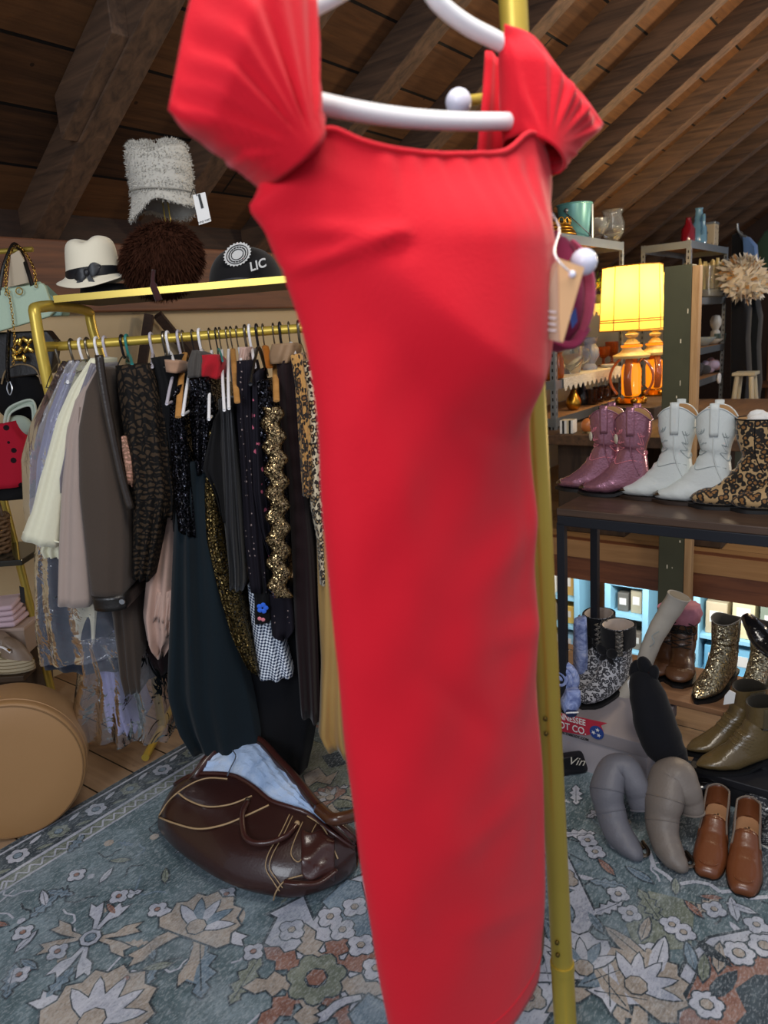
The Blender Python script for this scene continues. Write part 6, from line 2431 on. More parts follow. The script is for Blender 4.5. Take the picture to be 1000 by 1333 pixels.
# --- shoe carton with its printing
M_cart = simple('grey_pink_carton', '#a8a1a6', .7, 0, .05, 3)
M_cart2 = simple('carton_edge', '#8d868a', .7)
M_bred = simple('print_red', '#b3243c', .6, 0, .05)
M_bblue = simple('print_blue', '#1f3f86', .6, 0, .05)
bl, br_ = AtE(698, 985, 2.07), AtE(842, 995, 2.07)
BN0, BN1 = en(bl).y, en(br_).y
BH = .168
ctn = thing('shoe_carton', 'grey boot company carton with red and blue printing under the boot rack', 'box', tuple(B(2.22, (BN0 + BN1) / 2, 0)), AZ)
cl = (BN0 - BN1)
MB().box((0, 0, BH / 2 - .012), (.30, cl, BH - .026)).obj('carton_body', M_cart, ctn, True, smooth=False, bevel=.002)
MB().box((-.002, 0, BH - .022), (.308, cl + .006, .046)).obj('lid', M_cart2, ctn, True, smooth=False, bevel=.002)


def cp(px, py):
    """carton front face: photo point -> carton coordinates"""
    v = en(AtE(px, py, 2.065))
    return Vector((-.157, v.y - (BN0 + BN1) / 2, v.z))


def cprism(name, pts, mat, dx=0.0, parent=None):
    P = [cp(*p) + Vector((-dx, 0, 0)) for p in pts]
    return MB().prism(P, (-.0008, 0, 0)).obj(name, mat, parent or ctn, True, smooth=False)


ban = cprism('red_banner', [(694, 920), (791, 941), (783, 944), (786, 952), (763, 957), (692, 945)], M_bred)
disc = cp(777.5, 953)
m = MB()
m.prism([disc + Vector((-.0012, .0235 * math.cos(a), .0235 * math.sin(a))) for a in [k * math.pi / 16 for k in range(32)]], (-.0008, 0, 0))
em = m.obj('blue_roundel', M_bblue, ctn, True, smooth=False)
m = MB()
for k in range(3):
    a = math.pi / 2 + k * 2 * math.pi / 3 + .3
    c = disc + Vector((-.0022, .0105 * math.cos(a), .0105 * math.sin(a)))
    m.prism([c + Vector((0, (.0078 if q % 2 == 0 else .0031) * math.sin(q * math.pi / 5 + k), (.0078 if q % 2 == 0 else .0031) * math.cos(q * math.pi / 5 + k))) for q in range(10)], (-.0006, 0, 0))
m.obj('white_star', M_ptag, em, True, smooth=False)


def ctext(name, body, px, py, size, mat, bold=.0, sq=1.0):
    o = text_obj(name, body, mat, None, (0, 0, 0), (0, -1, 0), (0, 0, 1), size, .0005, 'RIGHT', bold, sq)
    o.parent = ctn
    o.location = cp(px, py) + Vector((-.0015, 0, 0))
    return o


ctext('carton_lettering', 'TENNESSEE', 763, 941, .029, M_ptag, .0004, .80)
ctext('carton_lettering', 'BOOT CO.', 764, 952.5, .034, M_ptag, .0004, .82)
ctext('carton_lettering', 'WWW.TNBOOT.COM', 767, 963, .0125, M_ink, .0001, .95)

# --- black suede boot flopped over the carton
M_bsu = fabric('black_suede_boot', '#0b0c12', .3, .3, 50, .08, 6)
vb = thing('suede_boot', 'black suede tall boot flopped over the end of the grey carton', 'boot', tuple(B(2.0, .6, 0)))
o_, rg = softtube([(AtE(829, 874, 2.04), .022, .9), (AtE(838, 890, 2.02), .046, .9), (AtE(846, 915, 2.0), .058, .8), (AtE(854, 945, 1.985), .064, .75), (AtE(864, 968, 1.98), .062, .75), (AtE(877, 986, 1.98), .046, .8), (AtE(886, 996, 1.97), .03, .8)], vb, 'shaft', M_bsu, 20, True, 1)
m = MB()
for x_, y_, r_ in ((828, 872, .024), (840, 868, .026), (834, 877, .018), (850, 878, .022)):
    m.ball(AtE(x_, y_, 2.03), r_, 12, Matrix.Rotation(x_, 3, 'Y'), (1.4, .7, .8))
m.obj('bow_knot', M_bsu, vb, ang=180)
MB().prism([AtE(817, 887, 2.01), AtE(822, 882, 2.01), AtE(824, 893, 2.01), AtE(820, 900, 2.01)], -AE * .002).obj('size_label', M_ptag, vb, smooth=False)

# --- olive chelsea boots on a low black shoe box
LBX = .10
sb = thing('shoe_box', 'black shoe box under the olive ankle boots', 'box', tuple(B(2.215, .32, 0)), AZ)
MB().box((0.0, -.06, LBX / 2 + .006), (.20, .56, LBX - .014)).obj('box_body', simple('black_card', '#15151a', .6), sb, True, smooth=False, bevel=.003)
MB().box((0.0, -.06, LBX - .013), (.206, .566, .026)).obj('lid', simple('black_card_lid', '#1b1b20', .5), sb, True, smooth=False, bevel=.003)
M_oliv = leather('olive_leather', '#5d4d30', .3, .3, .3, .2, 7)
M_oliv2 = fabric('olive_elastic', '#4c4330', .15, .3, 90)
ol = thing('chelsea_boot', 'olive brown leather ankle boot with creased toe, left of its pair', 'boot')
b6 = Boot(.21, .03, (.052, .042), 'point', 1.0, .004, .038)
b6.upper('leather_upper', M_oliv, ol, fabric('dark_inside', '#2a251d'), .09)
b6.sole(M_soleb, ol, .006)
b6.patch('elastic_gore', .01, .30, 1.15, 1.95, M_oliv2, ol, .0016, 8)
b6.patch('elastic_gore', .01, .30, -1.95, -1.15, M_oliv2, ol, .0016, 8)
for k in range(5):
    b6.line('instep_crease', [(.40 + .028 * k, -1.1), (.395 + .028 * k, -.4), (.395 + .028 * k, .4), (.40 + .028 * k, 1.1)], .0016, M_oliv, ol, .0008)
rows = [[b6.S(0, math.pi + d, .002) + Vector((-.004 * q, 0, -.02 + .014 * q)) for d in (-.2, 0, .2)] for q in range(4)]
MB().grid(rows).obj('heel_tab', M_oliv2, ol, True, ang=180, solid=.002)
put(ol, (893, 983), LBX, Vector((-1, -.12, 0)))
ol2 = dup(ol, label='olive brown leather ankle boot nearer the camera, toe on the black box edge')
put(ol2, (905, 1004), LBX, Vector((-1, -.05, 0)))
pc = thing('paper_note', 'small white paper stuck in the farther olive ankle boot', 'paper', tuple(AtE(950, 905, 2.25)))
MB().prism([AtE(944, 905, 2.25), AtE(950, 898, 2.25), AtE(958, 902, 2.25), AtE(956, 915, 2.25), AtE(942, 917, 2.25)], -AE * .003).obj('sheet', M_ptag, pc, smooth=False)

# --- glossy black boot lying in front of the box
bg = thing('patent_boot', 'glossy black boot lying on its side below the olive ankle boots', 'boot', tuple(Z(945, 1035, 0)))
softtube([(Z(902, 1030, .045), .024, .9), (Z(916, 1026, .05), .036, .9), (Z(940, 1020, .052), .042, .9), (Z(965, 1014, .055), .040, .9), (Z(992, 1010, .06), .046, .9), (Z(1030, 1010, .06), .048, .9)], bg, 'upper', leather('patent_black', '#0e0e11', .14, .3, .1, .5), 20, True, 1)
MB().tube(smooth_path([Z(900, 1038, .01), Z(925, 1040, .012), Z(955, 1034, .012), Z(985, 1026, .012)], 4), .008, 8).obj('sole_edge', M_soleb, bg)

# --- black pouch with script lettering under the carton
bp = thing('dust_bag', 'black dust bag with pale script lettering under the left end of the carton', 'bag', tuple(Z(735, 1005, 0)))
P = [Z(x, y, z) for x, y, z in ((690, 992, .07), (752, 984, .08), (762, 994, .04), (764, 1008, .01), (690, 1018, .01))]
MB().prism(P, AE * .05).obj('cloth_body', simple('black_satin_cloth', '#121118', .5, 0, .3), bp, smooth=False, bevel=.012)
text_obj('script_lettering', 'S. Vin', simple('pale_thread', '#b9b4a8', .6), bp, Z(742, 990, .082) - AE * .004, Vector((.97, -.2, -.05)), Vector((.05, .35, 1)), .034, .0006, 'CENTER', 0, 1.2, .45)

# --- slouched grey boots
M_gry = leather('grey_nappa', '#6a6a72', .5, .14, .25, 0, 5)
M_gry2 = leather('taupe_nappa', '#736a63', .48, .14, .25, 0, 5)
M_tip = metal('toe_rand', '#8e8071', .3)


def slouch(label, knots, mat, toe):
    o = thing('slouch_boot', label, 'boot', tuple(Z(toe[0], toe[1], 0)))
    K = [(Z(x, y, z), r_, q) for x, y, z, r_, q in knots]
    s_, rg = softtube(K, o, 'leather_upper', mat, 24, True, 1)
    # opening at the flopped shaft end
    c = sum(rg[-1], Vector()) / len(rg[-1])
    t = (c - sum(rg[-2], Vector()) / len(rg[-2])).normalized()
    MB().loft([[p.lerp(c, .06) + t * .002 for p in rg[-1]], [p.lerp(c, .6) + t * .0025 for p in rg[-1]]], True, False, True).obj('shaft_opening', M_blackl, o)
    MB().tube(rg[-1], .003, 6, True).obj('top_binding', mat, o)
    # low sole and metal toe rand
    m = MB()
    sp = [Z(x, y, 0) for x, y, z, r_, q in knots[:4]]
    w = [.010, .030, .030, .028]
    rings = []
    for p, a in zip(smooth_path(sp, 5), [w[min(3, i // 5)] for i in range(16)]):
        d = (sp[0] - sp[3]).normalized()
        s2 = Vector((-d.y, d.x, 0))
        rings.append([p + s2 * a + Vector((0, 0, .001)), p - s2 * a + Vector((0, 0, .001)), p - s2 * a + Vector((0, 0, .012)), p + s2 * a + Vector((0, 0, .012))])
    m.loft(rings)
    m.obj('sole', M_sole, o, smooth=False)
    d = (sp[0] - sp[1]).normalized()
    s2 = Vector((-d.y, d.x, 0))
    tp = sp[0] + d * .012 + Vector((0, 0, .022))
    MB().tube(smooth_path([tp - d * .045 - s2 * .030, tp - d * .008 - s2 * .018, tp + d * .004, tp - d * .008 + s2 * .018, tp - d * .045 + s2 * .030], 5), .005, 8).obj('toe_rand', M_tip, o)
    # seam across the shaft and down the front
    for idx in (len(rg) // 2, len(rg) * 2 // 5):
        MB().tube([p for p in rg[idx]], .0016, 6, True).obj('seam', mat, s_)
    return o


slouch('blue grey slouch boot with its shaft flopped over, left of the pair on the rug',
       [(836, 1118, .016, .010, .8), (828, 1111, .026, .026, .85), (816, 1098, .036, .035, 1), (803, 1080, .055, .038, 1.1), (795, 1056, .09, .038, 1.2), (790, 1028, .14, .042, 1.25), (799, 1003, .18, .042, 1.15), (814, 1001, .185, .042, .95), (826, 1020, .155, .040, .85), (833, 1038, .12, .040, .65), (837, 1054, .09, .036, .5)], M_gry, (836, 1121))
slouch('taupe slouch boot with its shaft flopped over, beside the brown loafers',
       [(895, 1132, .016, .010, .8), (887, 1126, .026, .026, .85), (876, 1114, .036, .035, 1), (866, 1094, .055, .038, 1.1), (862, 1068, .09, .040, 1.25), (865, 1040, .14, .044, 1.35), (871, 1013, .18, .046, 1.3), (882, 1010, .19, .046, 1.15), (891, 1026, .165, .044, 1.0), (897, 1042, .13, .042, .85), (900, 1056, .10, .040, .7)], M_gry2, (895, 1136))


# --- loafers and sneakers
def lowshoe(name, label, mats, L=.272, hh=.042, W=.041, toe_sq=.75, open_to=.42, topz=.062, cat='shoe', vamp_h=.062):
    """low shoe: x forward from heel 0 to toe L"""
    M_u, M_in, M_so, M_edge = mats
    r = thing(name, label, cat)

    def hw(u):
        return W * interp([(0, .30), (.03, .62), (.10, .76), (.25, .80), (.40, .80), (.62, 1.0), (.75, 1.0), (.88, .84), (.96, .62 * toe_sq + .18), (1.0, .30 * toe_sq + .08)], u)

    def zs(u):
        return hh * (1 - sstep(.25, .62, u)) + .010
    # quarters: wall round the heel
    N = 44
    path = []
    for i in range(N + 1):
        t = -1 + 2 * i / N
        u = .52 * abs(t) ** 1.0
        s = math.copysign(1, t)
        y = hw(max(u, .0)) * s if abs(t) > .16 else hw(.52 * .16) * t / .16
        x = u if abs(t) > .16 else .52 * .16 * (abs(t) / .16) ** 2
        path.append((x * L, y, u))
    rows = []
    for k in range(7):
        f = k / 6
        rows.append([Vector((x - .006 * math.sin(f * 2) * (1 if u < .1 else 0) + .004 * f * (1 if u < .1 else 0), y * (1 + .06 * math.sin(f * math.pi) - .07 * f), zs(u) + f * (topz * (1 - .38 * sstep(.06, .42, u)) + .006))) for x, y, u in path])
    MB().grid(rows).obj('quarter', M_u, r, True, ang=180, solid=.003)
    MB().tube(rows[-1], .0028, 6).obj('top_binding', M_edge, r, True)
    # vamp
    rows = []
    for i in range(19):
        u = lerp(open_to, .995, i / 18)
        w = hw(u) * 1.02
        h = vamp_h * (1 - .18 * sstep(open_to, .7, u)) * (1 - .52 * sstep(.60, .97, u)) * (1 - .93 * sstep(.955, 1.0, u))
        row = []
        for j in range(21):
            a = math.pi * j / 20
            c, s = math.cos(a), math.sin(a)
            row.append(Vector((u * L + (.012 * (1 - s) * -1 if i == 0 else 0), w * math.copysign(abs(c) ** .75, c), zs(u) + h * s ** .72 + .0012 * math.sin(i * 2.4) * s * (1 if i < 10 else 0))))
        rows.append(row)
    MB().grid(rows).obj('vamp', M_u, r, True, ang=180, solid=.003)
    MB().tube(rows[0], .0018, 6).obj('throat_seam', M_u, r, True)
    # toe ridge of a square-toed shoe
    # insole
    m = MB()
    pr = [(u / 40, hw(u / 40) * .93) for u in range(0, 25)]
    a = [Vector((u * L + .004, w, zs(u) + .006)) for u, w in pr]
    b = [Vector((u * L + .004, -w, zs(u) + .006)) for u, w in pr]
    m.loft([[p, q, q - Vector((0, 0, .004)), p - Vector((0, 0, .004))] for p, q in zip(a, b)])
    m.obj('insole', M_in, r, True, ang=40)
    # sole and heel
    m = MB()
    rings = []
    for i in range(33):
        u = i / 32
        w = hw(u) * 1.06 + .001
        z = zs(u)
        rings.append([Vector((u * L * 1.012 - .001, w, z + .002)), Vector((u * L * 1.012 - .001, -w, z + .002)), Vector((u * L * 1.012 - .001, -w, max(0, z - .010))), Vector((u * L * 1.012 - .001, w, max(0, z - .010)))])
    m.loft(rings)
    m.obj('sole', M_so, r, True, ang=40)
    if hh > .015:
        m = MB()
        rg = []
        for q in range(4):
            z = lerp(hh + .004, 0, q / 3)
            rg.append([Vector((u * L, y * (1 - .05 * q / 3), z)) for u, y in [(0, -.012), (.03, -.026), (.1, -.031), (.26, -.032), (.26, .032), (.1, .031), (.03, .026), (0, .012)]])
        m.loft(rg)
        m.obj('heel', M_so, r, True, ang=40, bevel=.002)
    return r


def put2(r, toe, heel, z=0.0, L=.272):
    a = Z(toe[0], toe[1], z + .012)
    b = Z(heel[0], heel[1], z + .05)
    h = (a - b)
    h.z = 0
    h.normalize()
    r.location = (a.x - h.x * L, a.y - h.y * L, z + .0008)
    r.rotation_euler = (0, 0, math.atan2(h.y, h.x))


M_loaf = leather('chestnut_loafer', '#6b3c22', .34, .14, .14, .15, 8)
M_insol = simple('worn_tan_insole', '#b98a64', .55, 0, .15, 14)
M_ledge = leather('grey_brown_edge', '#6f6258', .5, .1)
lf = lowshoe('loafer', 'chestnut brown square toed loafer, left one of the pair at the lower right', (M_loaf, M_insol, M_soleb, M_ledge), vamp_h=.060)
m = MB()
for k, (u, y) in enumerate(((.20, .004), (.225, -.004), (.25, .005), (.28, -.002), (.30, .004), (.33, .0))):
    m.box((u * .272, y, .042 * (1 - sstep(.25, .62, u)) + .0172), (.006, .005 + .003 * (k % 3), .0012), .7 * k)
m.obj('insole_stamp', simple('faded_stamp', '#4a3323', .7), lf, True, smooth=False)
MB().tube(smooth_path([(.225, -.026, .034), (.245, -.018, .036), (.252, 0, .037), (.245, .018, .036), (.225, .026, .034)], 5), .002, 6).obj('toe_ridge', M_loaf, lf, True)
put2(lf, (920, 1143), (939, 1030))
lf2 = dup(lf, label='chestnut brown square toed loafer, right one of the pair, nearest the camera')
put2(lf2, (967, 1166), (975, 1050))
M_snk = lace('black_white_mesh', '#8d8d8d', '#33343a', 120)
M_snk2 = simple('sneaker_white', '#d4d2cc', .6, 0, .05)
sk = lowshoe('sneaker', 'patterned sneaker with loose white laces behind the brown loafers', (M_snk, M_insol, M_snk2, M_snk2), .27, .014, .042, .9, .40, .07, 'shoe', .075)
m = MB()
for k in range(5):
    x = .12 + .016 * k
    m.tube(smooth_path([(x, -.026, .070 - .004 * k), (x + .004, -.01, .082 - .005 * k), (x + .010, .01, .082 - .005 * k), (x + .014, .026, .070 - .004 * k)], 4), .0028, 6)
m.tube(smooth_path([(.12, -.02, .074), (.09, -.06, .080), (.12, -.085, .055), (.17, -.06, .05), (.15, -.03, .078)], 6), .0028, 6)
m.tube(smooth_path([(.12, .02, .074), (.08, .06, .085), (.10, .09, .06), (.16, .075, .045), (.19, .055, .02), (.24, .06, .006)], 6), .0028, 6)
m.obj('laces', M_white, sk, True, ang=180)
put2(sk, (968, 1082), (1010, 1010))
sk2 = dup(sk, label='second patterned sneaker at the right edge, mostly out of the picture')
put2(sk2, (1000, 1104), (1050, 1040))
# ================================================================ far side of the stair opening
M_timb = wood('dark_timber', '#2b2018', '#54402f', .7, (6, 6, .8))
M_ttop = wood('dark_plank_top', '#3a2a1e', '#6b4f38', .6, (.8, 10, 10))
M_galv = simple('galvanised_steel', '#7f868c', .38, .7, .12)
M_galvd = simple('dark_steel', '#33353a', .45, .5, .12)
M_chipb = simple('chipboard', '#9a7048', .7, 0, .15, 20)
TBZ = .72


def bthing(name, label, cat, e, n, z, group=None):
    return thing(name, label, cat, tuple(B(e, n, z)), AZ, group)


tb = bthing('timber_table', 'long heavy timber table behind the stair opening carrying lamps and glassware', 'table', 5.7, 1.65, 0)
MB().box((0, 0, TBZ - .035), (2.2, 2.2, .07)).obj('plank_top', M_ttop, tb, True, smooth=False, bevel=.006)
for (e0, e1, n0, n1) in ((4.78, 5.06, 1.68, 2.16), (4.76, 5.02, 1.06, 1.34), (6.4, 6.68, 1.68, 2.1), (6.4, 6.68, .8, 1.1)):
    MB().box(((e0 + e1) / 2 - 5.7, (n0 + n1) / 2 - 1.65, (TBZ - .07) / 2), (e1 - e0, n1 - n0, TBZ - .072)).obj('block_leg', M_timb, tb, True, smooth=False, bevel=.01)


_t = NT('slotted_steel')
_x, _y, _z = _t.sep()
_mk = _t.math('MAXIMUM', _t.math('COMPARE', _t.math('ABSOLUTE', _x), .018), _t.math('COMPARE', _t.math('ABSOLUTE', _y), .018))
for _nd in _t.t.nodes:
    if _nd.type == 'MATH' and _nd.operation == 'COMPARE':
        _nd.inputs[2].default_value = .005
_mk = _t.math('MULTIPLY', _mk, _t.math('LESS_THAN', _t.math('FRACT', _t.math('DIVIDE', _z, .05)), .45))
_t.color(_t.mix(_mk, '#7f868c', '#141416'))
_t.set(.4, .5)
M_slot = _t.m


def shelving(name, label, e0, e1, n0, n1, zb, zt, levels, lab=None, mat=M_galv):
    ce, cn = (e0 + e1) / 2, (n0 + n1) / 2
    r = bthing(name, label, 'shelving unit', ce, cn, zb)
    for e_ in (e0, e1):
        for n_ in (n0, n1):
            m = MB()
            sx, sy = (1 if e_ == e0 else -1), (1 if n_ == n0 else -1)
            m.box((sx * .018, 0, (zt - zb) / 2), (.036, .004, zt - zb))
            m.box((0, sy * .018, (zt - zb) / 2), (.004, .036, zt - zb))
            p = m.obj('upright', M_slot, r, True, smooth=False)
            p.location = (e_ - ce, n_ - cn, 0)
    for z in levels:
        m = MB()
        m.box((0, n0 - cn, z - zb - .03), (e1 - e0 - .006, .006, .06))
        m.box((0, n1 - cn, z - zb - .03), (e1 - e0 - .006, .006, .06))
        m.box((e0 - ce, 0, z - zb - .03), (.006, n1 - n0 - .006, .06))
        m.box((e1 - ce, 0, z - zb - .03), (.006, n1 - n0 - .006, .06))
        b_ = m.obj('shelf_frame', mat, r, True, smooth=False)
        MB().box((0, 0, z - zb - .006), (e1 - e0 - .02, n1 - n0 - .02, .010)).obj('shelf_board', M_chipb, b_, True, smooth=False)
    return r


S1N = 2.18
s1 = shelving('metal_shelf', 'galvanised metal shelf unit standing on the timber table beside the red dress', 4.80, 6.12, S1N, 2.62, TBZ, 2.035, (2.03, 1.56, 1.06, .80))
S2N = 1.88
s2 = shelving('metal_shelf', 'metal shelf unit standing behind the green wooden post', 6.90, 8.20, S2N, 2.30, 0, 2.055, (2.05, 1.58, 1.13, .84, .3))

M_lacew = lace('white_lace', '#d8d4cb', '#b9b3a6', 60)


def laceedge(label, e0, e1, z, n_out=S1N - .008, depth=.085):
    r = bthing('lace_runner', label, 'lace', (e0 + e1) / 2, n_out, z)
    pts = [(e0, 0)]
    k = int((e1 - e0) / .085)
    low = []
    for i in range(k):
        a = e0 + (e1 - e0) * i / k
        b = e0 + (e1 - e0) * (i + 1) / k
        low += [(a + .02 * (b - a), -depth * .62), (a + .30 * (b - a), -depth), (a + .55 * (b - a), -depth * .95), (a + .8 * (b - a), -depth * .62)]
    poly = [(e1, .001), (e0, .001)] + low
    c = (e0 + e1) / 2
    MB().prism([Vector((x - c, 0, z_)) for x, z_ in poly], (0, -.003, 0)).obj('scalloped_edge', M_lacew, r, True, smooth=False)
    MB().box((0, .10, .003), (e1 - e0, .2, .004)).obj('cloth', M_lacew, r, True, smooth=False)
    return r


laceedge('white scalloped lace along the shelf below the plants', 5.44, 6.08, 1.562)
laceedge('white scalloped lace along the shelf under the crystal glass', 4.92, 6.06, 1.062)

# ---- glass, crocks and bric-a-brac
G_clear = glass('clear_glass', '#f2f6f6', .02, .95)
G_amber = glass('amber_glass', '#c76a22', .05, .75)
G_smoke = glass('brown_glass', '#4a2c1c', .08, .5)
G_blue = glass('ice_blue_glass', '#b9c8ea', .04, .7)
M_gildd = metal('antique_gold', '#b98a34', .28, .25, .3)
M_tealp = simple('teal_enamel', '#5f9a9c', .35, .2, .08)


def lathe_thing(name, label, cat, loc, prof, mat, part='body', group=None, seg=28, extra=None):
    r = thing(name, label, cat, tuple(loc), 0, group)
    MB().lathe([(max(.0005, a), b) for a, b in prof], (0, 0, 0), seg).obj(part, mat, r, True, ang=50)
    if extra:
        extra(r)
    return r


def at(px, n, z, dn=0.0):
    """photo column px on the vertical plane n, at height z"""
    d = ray(px, 420)
    p = EYE + d * (n / d.dot(AN))
    v = en(p)
    return B(v.x, v.y, z)


Z1 = 2.032


def pail_x(r):
    MB().tube([(.128 * math.cos(a), .128 * math.sin(a), .258) for a in [k * math.pi / 14 for k in range(28)]], .006, 8, True).obj('rolled_rim', M_tealp, r, True, ang=180)
    MB().tube(smooth_path([(-.10, -.085, .21), (-.03, -.15, .12), (.05, -.14, .05), (.11, -.07, .02)], 5), .004, 6).obj('wire_handle', M_steel, r, True)
    q = Vector((-.085, -.097, .21))
    MB().ball(q, .016, 12).obj('handle_lug', M_galv, r, True)
    MB().box((.118, -.035, .13), (.012, .028, .24), .3).obj('side_seam', M_galv, r, True, smooth=False)


lathe_thing('pail', 'teal enamel pail on top of the metal shelf beside the glass jars', 'bucket', at(749, 2.36, Z1), [(0, 0), (.098, 0), (.102, .006), (.126, .255), (.121, .255), (.098, .012), (0, .012)], M_tealp, 'pail_body', None, 32, pail_x)


def crown_x(r):
    for k in range(14):
        a = k * 2 * math.pi / 14
        MB().tube([(.115 * math.cos(a) + .020 * math.cos(t) * -math.sin(a), .115 * math.sin(a) + .020 * math.cos(t) * math.cos(a), .098 + .022 * math.sin(t)) for t in [q * math.pi / 8 for q in range(16)]], .005, 6, True).obj('gold_loop', M_gildd, r, True, ang=180)
    for q in range(3):
        MB().tube([((.150 - .012 * q) * math.cos(a), (.150 - .012 * q) * math.sin(a), .012 + .022 * q) for a in [k * math.pi / 16 for k in range(32)]], .009, 8, True).obj('gold_rib', M_gildd, r, True, ang=180)


lathe_thing('gilt_crown', 'antique gold crown shaped dish in front of the teal pail', 'ornament', at(730, 2.21 + .13, Z1) - AE * .10, [(0, 0), (.145, 0), (.155, .012), (.150, .03), (.125, .06), (.115, .085), (.108, .085), (.115, .06), (0, .02)], M_gildd, 'dish', None, 32, crown_x)
lathe_thing('glass_jar', 'faceted clear glass goblet on the top metal shelf right of the pail', 'glass', at(776, 2.30, Z1), [(0, 0), (.06, 0), (.062, .006), (.03, .02), (.055, .05), (.085, .10), (.088, .17), (.083, .17), (.08, .10), (.05, .055), (0, .05)], G_clear, 'bowl', None, 16)
lathe_thing('glass_jar', 'tall clear glass urn at the right end of the top metal shelf', 'glass', at(797, 2.28, Z1), [(0, 0), (.07, 0), (.072, .006), (.045, .02), (.085, .08), (.095, .15), (.07, .215), (.085, .255), (.08, .255), (.064, .215), (.088, .15), (.078, .08), (0, .03)], G_clear, 'bowl', None, 20)
Z2 = 1.562
pl = bthing('potted_plant', 'small green and yellow leafed plant on the lace shelf', 'plant', en(at(772, 2.30, Z2 + .006)).x, 2.30, Z2 + .006)
MB().lathe([(.0005, 0), (.05, 0), (.065, .07), (.06, .07), (.0005, .06)], (0, 0, 0), 20).obj('pot', simple('dark_pot', '#2d3338', .5), pl, True)
m = MB()
m2 = MB()
for k in range(90):
    a, b = random.uniform(0, 6.28), random.uniform(.2, 1.5)
    d = Vector((math.cos(a) * math.cos(b), math.sin(a) * math.cos(b), math.sin(b)))
    c = Vector((0, 0, .08)) + d * random.uniform(.03, .15)
    s = d.cross(Vector((0, 0, 1))).normalized() * .014
    (m if k % 3 else m2).add([c - d * .02, c + s, c + d * .035 + Vector((0, 0, -.006)), c - s], [(0, 1, 2, 3)])
m.obj('green_leaves', simple('leaf_green', '#5d7a35', .5, 0, .3), pl, True)
m2.obj('yellow_leaves', simple('leaf_yellow', '#c2b13f', .5, 0, .2), pl, True)
pl2 = dup(pl, tuple(at(792, 2.32, Z2 + .006)), AZ + 1.2, 'small green and yellow leafed plant behind the lamp shade edge')
Z3 = 1.068
lathe_thing('glass_pitcher', 'clear cut glass pitcher on the lower lace shelf', 'glass', at(742, 2.32, Z3), [(0, 0), (.07, 0), (.085, .05), (.10, .11), (.09, .19), (.095, .20), (.088, .20), (.084, .19), (.09, .11), (0, .02)], G_clear, 'body', None, 24, lambda r: MB().tube(smooth_path([(.085, 0, .17), (.14, 0, .16), (.14, 0, .09), (.09, 0, .06)], 5), .009, 8).obj('handle', G_clear, r, True))
lathe_thing('crystal_vase', 'ice blue crystal vase on the lower lace shelf', 'vase', at(768, 2.30, Z3), [(0, 0), (.055, 0), (.06, .02), (.04, .05), (.075, .11), (.07, .16), (.045, .20), (.07, .25), (.066, .25), (.038, .20), (0, .1)], G_blue, 'body', None, 12)
for k, (px, z_, lab) in enumerate(((786, .16, 'amber glass goblet right of the ice blue vase'), (797, .19, 'taller amber goblet at the right end of the lower lace shelf'))):
    lathe_thing('goblet', lab, 'glass', at(px, 2.36, Z3), [(0, 0), (.05, 0), (.05, .005), (.012, .02), (.012, .06), (.05, .09), (.058, z_), (.054, z_), (.045, .095), (0, .08)], G_amber, 'bowl')
lathe_thing('saucer', 'small white saucer under the amber goblets', 'dish', at(793, 2.24, Z3), [(0, 0), (.04, 0), (.07, .02), (.072, .023), (.04, .006), (0, .006)], simple('white_china', '#d9d6cf', .25, 0, .03))
for k, (px, n_, z0, lab) in enumerate(((709, 2.55, .17, 'amber pressed glass jar between the pole and the shelf upright'), (728, 2.58, .16, 'narrow amber bottle behind the shelf upright'))):
    p = AtN(px, 488, n_)
    v = en(p)
    p = B(4.88 + .05 * k, en(AtE(px, 488, 4.88 + .05 * k)).y, Z3)
    lathe_thing('amber_jar', lab, 'jar', p, [(0, 0), (.06 - .03 * k, 0), (.065 - .03 * k, .03), (.062 - .03 * k, z0 - .03), (.035 - .015 * k, z0), (.04 - .015 * k, z0 + .02), (0, z0 + .02)], G_amber)
Z4 = .802
br = lathe_thing('brass_pear', 'small brass pear ornament on the bottom of the metal shelf', 'ornament', at(746, 2.26, Z4), [(0, 0), (.03, 0), (.05, .02), (.058, .05), (.05, .085), (.03, .12), (.018, .15), (0, .155)], M_gildd, 'pear', None, 20, lambda r: MB().tube(smooth_path([(0, 0, .15), (.006, 0, .18), (.02, 0, .2)], 4), .004, 6).obj('stem', M_brass, r, True))
lathe_thing('black_vase', 'slim black turned vase beside the brass pear', 'vase', at(757, 2.34, Z4), [(0, 0), (.05, 0), (.058, .04), (.05, .10), (.028, .14), (.03, .17), (.022, .19), (.03, .215), (.018, .23), (.02, .25), (0, .25)], simple('black_glaze', '#141214', .25), 'body')
for k, px in enumerate((770, 779, 789, 799)):
    lab = ('brown glass mug nearest the black vase', 'second brown glass mug from the black vase', 'third brown glass mug from the black vase', 'brown glass mug farthest from the black vase')[k]
    lathe_thing('mug', lab, 'mug', at(px, 2.27 + .02 * (k % 2), Z4), [(0, 0), (.044, 0), (.047, .01), (.042, .06), (.048, .118), (.044, .118), (.038, .06), (0, .01)], G_smoke, 'cup', 'brown glass mugs on the metal shelf', 20, lambda r: MB().tube(smooth_path([(.042, -.01, .10), (.075, -.01, .09), (.075, -.01, .045), (.044, -.01, .03)], 4), .007, 8).obj('handle', G_smoke, r, True))
for k, px in enumerate((774, 784, 794)):
    lab = ('clear tumbler behind the first brown mugs', 'clear tumbler behind the middle brown mugs', 'clear tumbler behind the last brown mugs')[k]
    lathe_thing('tumbler', lab, 'glass', at(px, 2.46, Z4), [(0, 0), (.035, 0), (.045, .15), (.042, .15), (.032, .01), (0, .01)], G_clear, 'cup', 'clear tumblers on the metal shelf', 16)
